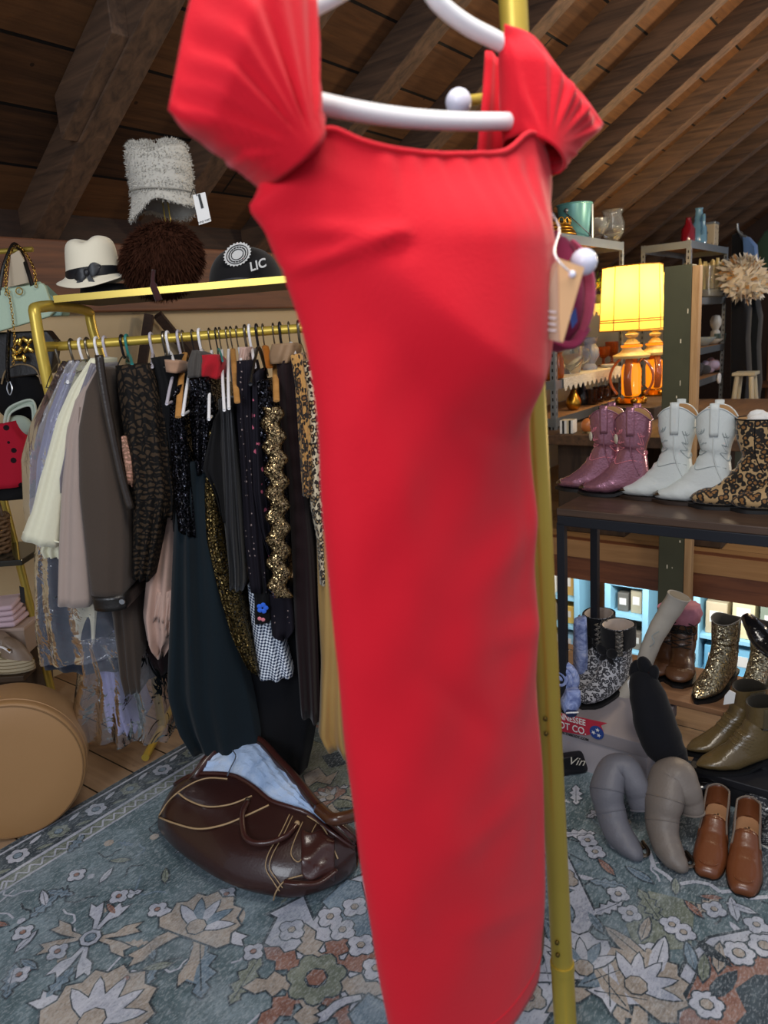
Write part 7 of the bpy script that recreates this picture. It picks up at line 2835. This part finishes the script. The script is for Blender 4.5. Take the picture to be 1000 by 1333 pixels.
for k in range(6):
    q = B(4.68 + .004 * k, en(AtE(733 + k * 2.5, 545, 4.68)).y, TBZ + .001)
    r = thing('paperback', ('white', 'black', 'white', 'cream', 'black', 'white')[k] + ' little book leaning on the table by the shelf upright, ' + ('first', 'second', 'third', 'fourth', 'fifth', 'sixth')[k] + ' from the left', 'book', tuple(q), AZ + .1, 'little books on the timber table')
    MB().box((0, 0, .045), (.09, .015, .088)).obj('cover', (M_ptag, M_ink, M_ptag, simple('cream_cover', '#c9bfa6', .6), M_ink, M_ptag)[k], r, True, smooth=False, bevel=.001)
    MB().box((-.001, 0, .045), (.086, .011, .0885)).obj('pages', simple('page_edges', '#b9b09c', .8), r, True, smooth=False)
og = thing('figurine', 'small orange shell figurine on the table behind the pink boots', 'ornament', tuple(B(4.72, en(AtE(766, 548, 4.72)).y, TBZ)))
m = MB()
m.ball((0, 0, .05), .05, 14, None, (1, .8, 1))
m.ball((.03, 0, .09), .032, 12, None, (1, .8, 1))
m.obj('shell', simple('coral_glaze', '#c4763f', .35, 0, .3, 20), og, True)
MB().lathe([(.0005, 0), (.04, 0), (.035, .012), (.0005, .012)], (0, 0, 0), 18).obj('base', M_brass, og, True)

# ---- two table lamps
M_shade = NT('lit_lamp_shade')
_t = M_shade
_tr = _t.n('ShaderNodeBsdfTranslucent')
_tr.inputs[0].default_value = lin('#f3cf6a')
_df = _t.n('ShaderNodeBsdfDiffuse')
_df.inputs[0].default_value = lin('#e6c576')
_mx = _t.n('ShaderNodeMixShader')
_mx.inputs[0].default_value = .35
_t.l(_tr.outputs[0], _mx.inputs[1])
_t.l(_df.outputs[0], _mx.inputs[2])
_em = _t.n('ShaderNodeEmission')
_em.inputs[0].default_value = lin('#ffcf4a')
_em.inputs[1].default_value = .34
_ad = _t.n('ShaderNodeAddShader')
_t.l(_mx.outputs[0], _ad.inputs[0])
_t.l(_em.outputs[0], _ad.inputs[1])
_t.l(_ad.outputs[0], _t.out.inputs['Surface'])
M_shade = _t.m
M_trim = simple('shade_trim', '#a8752c', .7)
M_cdl = simple('ivory_wood', '#d0b77c', .45, 0, .1)


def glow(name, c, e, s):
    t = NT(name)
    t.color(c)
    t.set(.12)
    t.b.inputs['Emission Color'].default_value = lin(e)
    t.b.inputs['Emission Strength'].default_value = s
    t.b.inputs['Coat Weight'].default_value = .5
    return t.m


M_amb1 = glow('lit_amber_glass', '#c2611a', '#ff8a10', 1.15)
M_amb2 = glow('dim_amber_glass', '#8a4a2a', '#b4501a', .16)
M_bulb = glow('lamp_bulb', '#fff2d0', '#ffe2a0', 12)


def lamp_thing(label, p, sc, rot):
    r = thing('table_lamp', label, 'lamp', tuple(p), rot)
    s = sc
    # footed metal base
    MB().lathe([(.0005, 0), (.11 * s, 0), (.115 * s, .012), (.085 * s, .03), (.05 * s, .045), (.05 * s, .055), (.0005, .055)], (0, 0, 0), 24).obj('base', M_gildd, r, True)
    for k in range(4):
        a = k * math.pi / 2 + .4
        MB().ball((.095 * s * math.cos(a), .095 * s * math.sin(a), .028), .026 * s, 10, None, (1, 1, .9)).obj('foot', M_gildd, r, True)
    # lit inner column inside ribbed amber font
    MB().lathe([(.0005, .055), (.055 * s, .058), (.072 * s, .075), (.075 * s, .20 * s + .05), (.06 * s, .25 * s + .05), (.0005, .26 * s + .05)], (0, 0, 0), 24).obj('lit_column', M_amb1, r, True)
    for k in range(8):
        a = k * 2 * math.pi / 8
        q = []
        for i in range(9):
            t = i / 8
            rr = (.075 + .085 * math.sin(math.pi * min(1, t * .9 + .08)) ** .8) * s
            q.append(Vector((rr * math.cos(a), rr * math.sin(a), .07 + t * .27 * s)))
        if k % 2 == 0:
            MB().tube(smooth_path(q, 3), .028 * s, 8, flat=.35).obj('amber_petal', M_amb2, r, True, ang=180)
    MB().lathe([(.0005, .30 * s + .05), (.13 * s, .30 * s + .045), (.14 * s, .315 * s + .05), (.09 * s, .335 * s + .05), (.07 * s, .36 * s + .05), (.07 * s, .39 * s + .05), (.0005, .40 * s + .05)], (0, 0, 0), 28).obj('font_collar', M_cdl, r, True)
    MB().lathe([(.0005, .37 * s + .05), (.078 * s, .375 * s + .05), (.08 * s, .39 * s + .05), (.0005, .40 * s + .05)], (0, 0, 0), 28).obj('amber_ring', M_amb1, r, True)
    MB().lathe([(.0005, .38 * s + .05), (.06 * s, .40 * s + .05), (.035 * s, .43 * s + .05), (.02 * s, .44 * s + .05), (.045 * s, .455 * s + .05), (.05 * s, .47 * s + .05), (.03 * s, .485 * s + .05), (.022 * s, .49 * s + .05), (.04 * s, .50 * s + .05), (.035 * s, .515 * s + .05), (.012, .53 * s + .05), (.012, .70 * s + .05), (.0005, .70 * s + .05)], (0, 0, 0), 24).obj('stem', M_cdl, r, True)
    # eight-sided drum shade with trim
    z0, z1 = .50 * s + .05, .965 * s + .05
    N = 8
    rr0, rr1 = .240 * s, .218 * s
    ring = lambda rad, z: [Vector((rad * math.cos((k + .5) * 2 * math.pi / N), rad * math.sin((k + .5) * 2 * math.pi / N), z)) for k in range(N)]
    m = MB().loft([ring(rr0, z0), ring(rr0 - .004, z0 + .06), ring(rr1, z1)], True, False, False)
    sh_ = m.obj('shade', M_shade, r, True, smooth=False)
    for zz_, rad in ((z0 + .004, rr0 + .001), (z0 + .065, rr0 - .002), (z0 + .08, rr0 - .003), (z1 - .004, rr1 + .001)):
        m = MB()
        rg = ring(rad, zz_)
        m.tube(rg + [rg[0]], .004, 6)
        m.obj('trim', M_trim, sh_, True, smooth=False)
    m = MB()
    for k in range(N):
        m.tube([ring(rr0, z0)[k], ring(rr1, z1)[k]], .003, 6)
    m.obj('rib', M_trim, sh_, True)
    m = MB()
    for k in range(4):
        a = k * math.pi / 2
        m.tube([(0, 0, z1 - .03), ((rr1 - .006) * math.cos(a), (rr1 - .006) * math.sin(a), z1 - .01)], .003, 6)
    m.obj('spider', M_brass, r, True)
    MB().ball((0, 0, z0 + .20 * s), .035, 14, None, (1, 1, 1.3)).obj('bulb', M_bulb, r, True)
    ld = bpy.data.lights.new('lamp_bulb_light', 'POINT')
    ld.energy = 16
    ld.color = (1, .78, .42)
    ld.shadow_soft_size = .06
    lo = bpy.data.objects.new('lamp_bulb_light', ld)
    COL.objects.link(lo)
    lo.parent = r
    lo.location = (0, 0, z0 + .33 * s)
    return r


rs = bthing('wooden_riser', 'low dark wooden riser under the two amber lamps', 'riser', 5.95, 1.90, TBZ)
MB().box((0, 0, .045), (1.1, .42, .088)).obj('riser_block', M_timb, rs, True, smooth=False, bevel=.006)
LZ = TBZ + .090
l1p = AtE(822, 500, 5.66)
lamp_thing('amber glass table lamp with lit yellow shade, the nearer of two', B(en(l1p).x, en(l1p).y, LZ), .99, AZ + .15)
l2p = AtE(852, 500, 6.28)
lamp_thing('amber glass table lamp with lit yellow shade, partly behind the green post', B(en(l2p).x, en(l2p).y, LZ), .95, AZ + .5)

# ---- things on the second metal shelf
ZA = 2.052
lathe_thing('bottle', 'dark red glass bottle on top of the far metal shelf', 'bottle', at(893, 2.02, ZA), [(0, 0), (.055, 0), (.06, .02), (.06, .13), (.03, .18), (.022, .22), (.026, .23), (0, .23)], glass('red_glass', '#a01c2c', .1, .5), 'body')
bb2 = lathe_thing('bottle', 'pale blue glass swan bottle on top of the far metal shelf', 'bottle', at(906, 1.96, ZA), [(0, 0), (.07, 0), (.075, .03), (.07, .14), (.04, .20), (.03, .29), (.036, .31), (0, .31)], glass('sky_glass', '#7fb2cf', .1, .5), 'body', None, 24, lambda r: MB().tube(smooth_path([(0, -.05, .20), (0, -.10, .24), (0, -.10, .12), (0, -.06, .08)], 5), .014, 8).obj('handle', glass('sky_glass', '#7fb2cf'), r, True))
tn = thing('tin', 'patterned rectangular tin at the front corner of the far shelf top', 'tin', tuple(at(922, 1.95, ZA)), AZ)
MB().box((0, 0, .10), (.15, .10, .20)).obj('tin_body', dots('tin_print', '#a79a82', '#6b5f58', 20, .3, .4), tn, True, smooth=False, bevel=.006)
MB().box((0, 0, .205), (.155, .105, .022)).obj('lid', M_galv, tn, True, smooth=False, bevel=.004)
ZB = 1.582
jr = thing('candle_jar', 'glass jar of pale yellow taper candles on the far metal shelf', 'jar', tuple(at(922, 1.99, ZB)))
MB().lathe([(.0005, 0), (.13, 0), (.14, .02), (.145, .30), (.138, .30), (.13, .02), (.0005, .015)], (0, 0, 0), 28).obj('glass_body', G_clear, jr, True)
MB().lathe([(.0005, .016), (.126, .016), (.128, .08), (.0005, .10)], (0, 0, 0), 24).obj('pebbles', simple('grey_pebbles', '#9a948c', .8, 0, .3, 30, .6, 30), jr, True)
M_wax = simple('yellow_wax', '#d9c27a', .4, 0, .12, 6)
for k in range(16):
    a, rr = k * 2.4, .022 * math.sqrt(k + .5)
    tz = random.uniform(.30, .38)
    MB().tube([(rr * math.cos(a), rr * math.sin(a), .09), (rr * 1.3 * math.cos(a), rr * 1.3 * math.sin(a), tz - .05), (rr * 1.35 * math.cos(a), rr * 1.35 * math.sin(a), tz)], [.018, .016, .008], 8).obj('candle', M_wax, jr, True)
ZC = 1.132
for k, (px, n_, lab, c, prof) in enumerate((
        (914, 1.99, 'grey blue pottery bowl on the third far shelf', '#9aa6a8', [(0, 0), (.06, 0), (.13, .07), (.135, .08), (.12, .07), (0, .02)]),
        (928, 1.97, 'pale pottery dish next to the grey blue bowl', '#c9c6bd', [(0, 0), (.05, 0), (.10, .04), (.105, .05), (.09, .045), (0, .015)]),
        (938, 1.99, 'teal pottery cup at the corner of the third far shelf', '#7d989a', [(0, 0), (.05, 0), (.06, .09), (.055, .09), (.045, .01), (0, .01)]),
        (932, 2.14, 'white head figurine on a dark stand on the far shelf', '#d4cfc4', [(0, 0), (.05, 0), (.05, .10), (.03, .12), (.055, .17), (.06, .22), (.04, .27), (0, .28)]))):
    lathe_thing(('bowl', 'dish', 'cup', 'figurine')[k], lab, ('bowl', 'dish', 'cup', 'ornament')[k], at(px, n_, ZC), prof, simple('glaze_%d' % k, c, .35, 0, .15, 10))
ZD = .842
for k, (px, n_, lab, c) in enumerate(((914, 2.0, 'dark crumpled cloth on the fourth far shelf', '#3a3a3e'), (924, 1.98, 'lilac soft toy on the fourth far shelf', '#a99bb5'), (934, 1.97, 'pink cloth bundle on the fourth far shelf', '#c0969c'))):
    r = thing(('cloth', 'soft_toy', 'cloth')[k], lab, ('cloth', 'toy', 'cloth')[k], tuple(at(px, n_, ZD)))
    m = MB()
    for q in range(5):
        m.ball((random.uniform(-.05, .05), random.uniform(-.04, .04), .05 + random.uniform(-.005, .05)), .05, 10, Matrix.Rotation(q, 3, 'Y'), (1.2, .9, .9))
    m.obj('bundle', fabric('bundle_%d' % k, c, .2), r, True, ang=180)
cl_ = thing('clip_lamp', 'small white round clock at the shelf corner post', 'clock', tuple(at(938, S2N - .012, .80)))
cl_.name = 'round_clock'
MB().lathe([(.0005, 0), (.05, 0), (.055, .008), (.05, .016), (.0005, .016)], (0, 0, 0), 24, (-AN).to_track_quat('Z', 'Y').to_matrix()).obj('clock_case', M_white, cl_, True)
MB().lathe([(.0005, .0165), (.04, .0165), (.04, .018), (.0005, .018)], (0, 0, 0), 24, (-AN).to_track_quat('Z', 'Y').to_matrix()).obj('dial', M_ptag, cl_, True)

# sage bin, step stool and the crowd of things at the far right
bn = bthing('storage_bin', 'sage green rounded storage bin on the floor behind the leopard boots', 'bin', 7.0, en(AtE(932, 540, 7.0)).y - .12, 0)
MB().lathe([(.0005, 0), (.17, 0), (.19, .05), (.21, .48), (.225, .51), (.22, .54), (.20, .54), (.19, .50), (.0005, .48)], (0, 0, 0), 32, None, 1.2, .75).obj('bin_body', simple('sage_plastic', '#77806f', .5, 0, .06), bn, True)
MB().tube([(.265 * math.cos(a), .166 * math.sin(a), .525) for a in [k * math.pi / 16 for k in range(32)]], .018, 8, True).obj('rim', simple('sage_plastic2', '#8a9382', .5), bn, True)
st = bthing('step_stool', 'cream wooden step stool with splayed legs beside the far shelf', 'stool', 7.72, en(AtE(947, 500, 7.72)).y - .16, 0)
M_crm = simple('cream_paint', '#b9b199', .5)
MB().box((0, 0, .86), (.22, .20, .03)).obj('seat', M_crm, st, True, smooth=False, bevel=.005)
for sx in (-1, 1):
    for sy in (-1, 1):
        MB().tube([(sx * .07, sy * .06, .845), (sx * .15, sy * .13, .01)], .022, 8).obj('leg', M_crm, st, True)
for z_ in (.35, .6):
    MB().box((0, 0, z_), (.24, .05, .02)).obj('rung', M_crm, st, True, smooth=False)


def farpt(px, py, e):
    return AtE(px, py, e)


def farslab(name, label, cat, outline, e, dep, mat, part='body'):
    r = thing(name, label, cat, tuple(farpt(outline[0][0], outline[0][1], e)))
    P = [farpt(x, y, e) for x, y in outline]
    c = sum(P, Vector()) / len(P)
    m = MB()
    rings = []
    for t, s in ((0, .86), (.12, .97), (.5, 1.0), (.88, .97), (1, .86)):
        rings.append([c + (p - c) * s + AE * dep * t for p in P])
    m.loft(rings)
    m.obj(part, mat, r, ang=50)
    return r


dj = farslab('denim_jacket', 'blue denim jacket on a hanger at the far right under the roof', 'jacket', [(966, 306), (974, 308), (983, 318), (985, 345), (984, 372), (970, 372), (968, 340)], 8.6, .16, fabric('denim', '#4d6a94', .15))
MB().tube(smooth_path([farpt(960, 291, 8.62), farpt(961, 300, 8.62), farpt(966, 306, 8.62), farpt(972, 308, 8.62)], 4), .012, 8).obj('hanger_hook', M_galv, dj)
farslab('dark_coat', 'dark coat hanging beside the far metal shelf', 'coat', [(952, 305), (962, 300), (968, 312), (970, 345), (969, 378), (954, 378), (951, 340)], 8.75, .2, fabric('charcoal', '#17181d'))
cg = farslab('curtain', 'dark green curtain at the right edge far under the roof', 'curtain', [(984, 318), (995, 300), (1030, 286), (1030, 352), (986, 352)], 9.6, .12, fabric('curtain_green', '#2f4434', .2))
fb = thing('flower_bunch', 'big bunch of cream silk flowers at the far right', 'flowers', tuple(farpt(970, 380, 7.9)))
m = MB()
m2 = MB()
cF = farpt(970, 362, 7.9)
for k in range(420):
    v = Vector((random.gauss(0, 1), random.gauss(0, 1), random.gauss(0, 1))).normalized()
    p = cF + Vector((v.x * .21, v.y * .16, v.z * .19 - .05 * v.x)) * random.uniform(.72, 1)
    d = (v + Vector((random.uniform(-.6, .6), random.uniform(-.6, .6), random.uniform(-.6, .6)))).normalized()
    q = d.orthogonal().normalized() * random.uniform(.018, .03)
    l_ = random.uniform(.05, .085)
    (m if k % 6 else m2).add([p - d * .02, p + q + d * l_ * .5, p + d * l_, p - q + d * l_ * .5], [(0, 1, 2, 3)])
m.ball(cF, .16, 16, None, (1.1, .8, 1.0))
m.obj('cream_petals', simple('cream_petals', '#d6ccb8', .7, 0, .15, 12), fb, ang=30)['kind'] = 'stuff'
m2.obj('amber_petals', simple('amber_petals', '#b98c56', .7, 0, .2, 12), fb, ang=30)['kind'] = 'stuff'
for nm, lab, ol_, e, c in (('dress_form', 'black dress form below the cream flowers, nearer the shelf', [(951, 384), (966, 382), (974, 400), (972, 440), (974, 490), (970, 535), (950, 535), (950, 460)], 8.1, '#101116'),
                           ('dress_form', 'dark teal black dress form left of the wooden chair', [(968, 386), (984, 384), (989, 410), (986, 450), (988, 500), (984, 530), (970, 530), (968, 450)], 8.4, '#15191d')):
    r = farslab(nm, lab, 'dress form', ol_, e, .22, fabric('form_' + c[1:], c, .25))
    b0 = farpt(sum(p[0] for p in ol_) / len(ol_), 516, e) + AE * .11
    MB().tube([b0, Vector((b0.x, b0.y, .02))], .018, 8).obj('stand_pole', M_bmetal, r)
    MB().lathe([(.0005, .0), (.15, .0), (.14, .02), (.0005, .025)], (b0.x, b0.y, .001), 20).obj('stand_foot', M_bmetal, r)
wc = thing('wooden_chair', 'brown wooden chair at the far right edge beyond the stair opening', 'chair', tuple(Z(1000, 545, 0)), AZ - .5)
M_ch = wood('chair_wood', '#5a3a26', '#8a5c40', .5)
MB().box((0, 0, .46), (.46, .46, .05)).obj('seat', M_ch, wc, True, smooth=False, bevel=.01)
MB().box((.19, 0, .84), (.04, .42, .42)).obj('backrest', M_ch, wc, True, smooth=False, bevel=.03)
for sx in (-1, 1):
    for sy in (-1, 1):
        MB().tube([(sx * .19, sy * .19, .44), (sx * .22, sy * .21, .005)], .024, 8).obj('leg', M_ch, wc, True)
for sy in (-1, 1):
    MB().tube([(.19, sy * .19, .44), (.20, sy * .19, .70)], .02, 8).obj('back_post', M_ch, wc, True)

# ================================================================ seen through the stair opening
M_sky = simple('pale_blue_paint', '#8fc4d8', .5, 0, .06)
M_lowall = wood('lower_wall_wood', '#5a3c22', '#8a6238', .6, (10, 10, .8))
m = MB().box((6.35, .6, -1.32), (.08, 7.4, 2.36))
struct(m.obj('wall_lower', M_lowall, rz=AZ, smooth=False))
CC = ['#c8a25a', '#c2502e', '#d6d2c4', '#6fa0b8', '#b59a78', '#8a5a3c', '#e0ddd2', '#c4526a']


def bookcase(label, n0, n1, zt, shelves, e=5.62, dep=.34, mid=None, rz_off=0.0, n_items=3):
    w = n1 - n0
    r = bthing('bookcase', label, 'bookcase', e, (n0 + n1) / 2, -2.5)
    r.rotation_euler = (0, 0, AZ + rz_off)
    H_ = zt + 2.5
    m = MB()
    for s in (-1, 1):
        m.box((dep / 2, s * (w / 2 - .025), H_ / 2), (dep, .05, H_ - .002))
    m.box((dep / 2, 0, H_ - .025), (dep, w - .1, .05))
    m.obj('frame', M_sky, r, True, smooth=False, bevel=.004)
    MB().box((dep - .01, 0, H_ / 2), (.02, w - .1, H_ - .1)).obj('back_panel', simple('case_back', '#6b6a60', .7), r, True, smooth=False)
    zs_ = []
    for z in shelves:
        MB().box((dep / 2 - .005, 0, z + 2.5), (dep - .03, w - .1, .03)).obj('shelf', M_sky, r, True, smooth=False)
        zs_.append(z)
    return r


def items(label, n0, n1, z, e, cols, hts, kind='box', noun='box'):
    k = len(cols)
    for i, (c, h) in enumerate(zip(cols, hts)):
        w = (n1 - n0) / k
        nn = n1 - w * (i + .5)
        o = bthing(kind, label % (('left', 'middle', 'right', 'far right') if k > 2 else ('left', 'right'))[i], noun, e, nn, z + .0005)
        MB().box((0, 0, h / 2), (.16, w * .82, h)).obj('body', simple('item_' + c[1:], c, .6, 0, .1), o, True, smooth=False, bevel=.006)
        MB().box((-.081, 0, h * .55), (.004, w * .5, h * .35)).obj('label', simple('item_label', '#d9d6cc', .6), o, True, smooth=False)


bookcase('narrow pale blue bookcase in the middle of the stair opening, on the lower floor', 1.78, 2.14, -.62, (-.93, -1.25, -1.6))
items('%s carton on the upper shelf of the narrow pale blue bookcase', 1.85, 2.07, -.915, 5.78, ('#5d5a52', '#a39a80'), (.16, .2))
items('%s carton on the second shelf of the narrow pale blue bookcase', 1.85, 2.07, -1.235, 5.78, ('#4a4c50', '#7d7466'), (.2, .15))
bookcase('pale blue bookcase below the loft, left by the gold pole, with yellow and orange boxes', 2.36, 2.98, -.5, (-.86, -1.12, -1.42), rz_off=0)
items('%s box on the upper shelf of the left pale blue bookcase', 2.42, 2.92, -.845, 5.76, ('#c2502e', '#e0ddd2', '#c8a25a'), (.24, .2, .22))
items('%s box on the second shelf of the left pale blue bookcase', 2.42, 2.92, -1.105, 5.76, ('#d6b878', '#8a7a62', '#d9b45a'), (.18, .2, .16))
items('%s box on the third shelf of the left pale blue bookcase', 2.42, 2.92, -1.405, 5.76, ('#bfe0ea', '#c9b8a8', '#9ccbe0'), (.2, .18, .22))
bookcase('wide pale blue bookcase below the loft at the right behind the lace up boots', .55, 1.44, -.5, (-.98, -1.3, -1.6))
items('%s parcel on the upper shelf of the wide pale blue bookcase', .62, 1.38, -.965, 5.76, ('#b8a888', '#d6c79a', '#7f8a78', '#4a4a48'), (.26, .34, .3, .28))
items('%s blue carton on the second shelf of the wide pale blue bookcase', .62, 1.38, -1.285, 5.76, ('#6fb2d0', '#7fbcd6', '#9fcbe0', '#5d98b8'), (.22, .24, .2, .22))
items('%s pale carton on the third shelf of the wide pale blue bookcase', .62, 1.38, -1.585, 5.76, ('#c4526a', '#bcd8e6', '#8fc4d8', '#d6d2c4'), (.22, .2, .22, .2))

# ---------------------------------------------------------------- families of like things
GROUPS = {'clothes_hanger': 'hangers on the gold rail', 'cowboy_boot': 'western boots on the rack top', 'ankle_boot': 'leopard boots on the rack top',
          'ruffle_boot': 'ruffled boots on the boot carton', 'lace_up_boot': 'brown lace up boots', 'glitter_boot': 'glitter boots on the lower tier',
          'chelsea_boot': 'olive ankle boots', 'slouch_boot': 'slouch boots on the rug', 'loafer': 'brown loafers on the rug', 'sneaker': 'patterned sneakers',
          'espadrille': 'espadrilles on the left shelf', 'table_lamp': 'amber glass table lamps', 'metal_shelf': 'metal shelf units', 'bookcase': 'pale blue bookcases on the lower floor',
          'lace_runner': 'lace runners on the metal shelf', 'goblet': 'amber goblets', 'potted_plant': 'leafy plants on the lace shelf', 'dress_form': 'black dress forms',
          'glass_jar': 'clear glass jars on the top shelf', 'amber_jar': 'amber jars by the shelf upright', 'box': 'boxes in the pale blue bookcases', 'bottle': 'coloured bottles on the far shelf'}
for o_ in list(COL.objects):
    if o_.parent is None and 'label' in o_ and 'group' not in o_:
        g_ = GROUPS.get(o_.name.split('.')[0])
        if g_:
            o_['group'] = g_
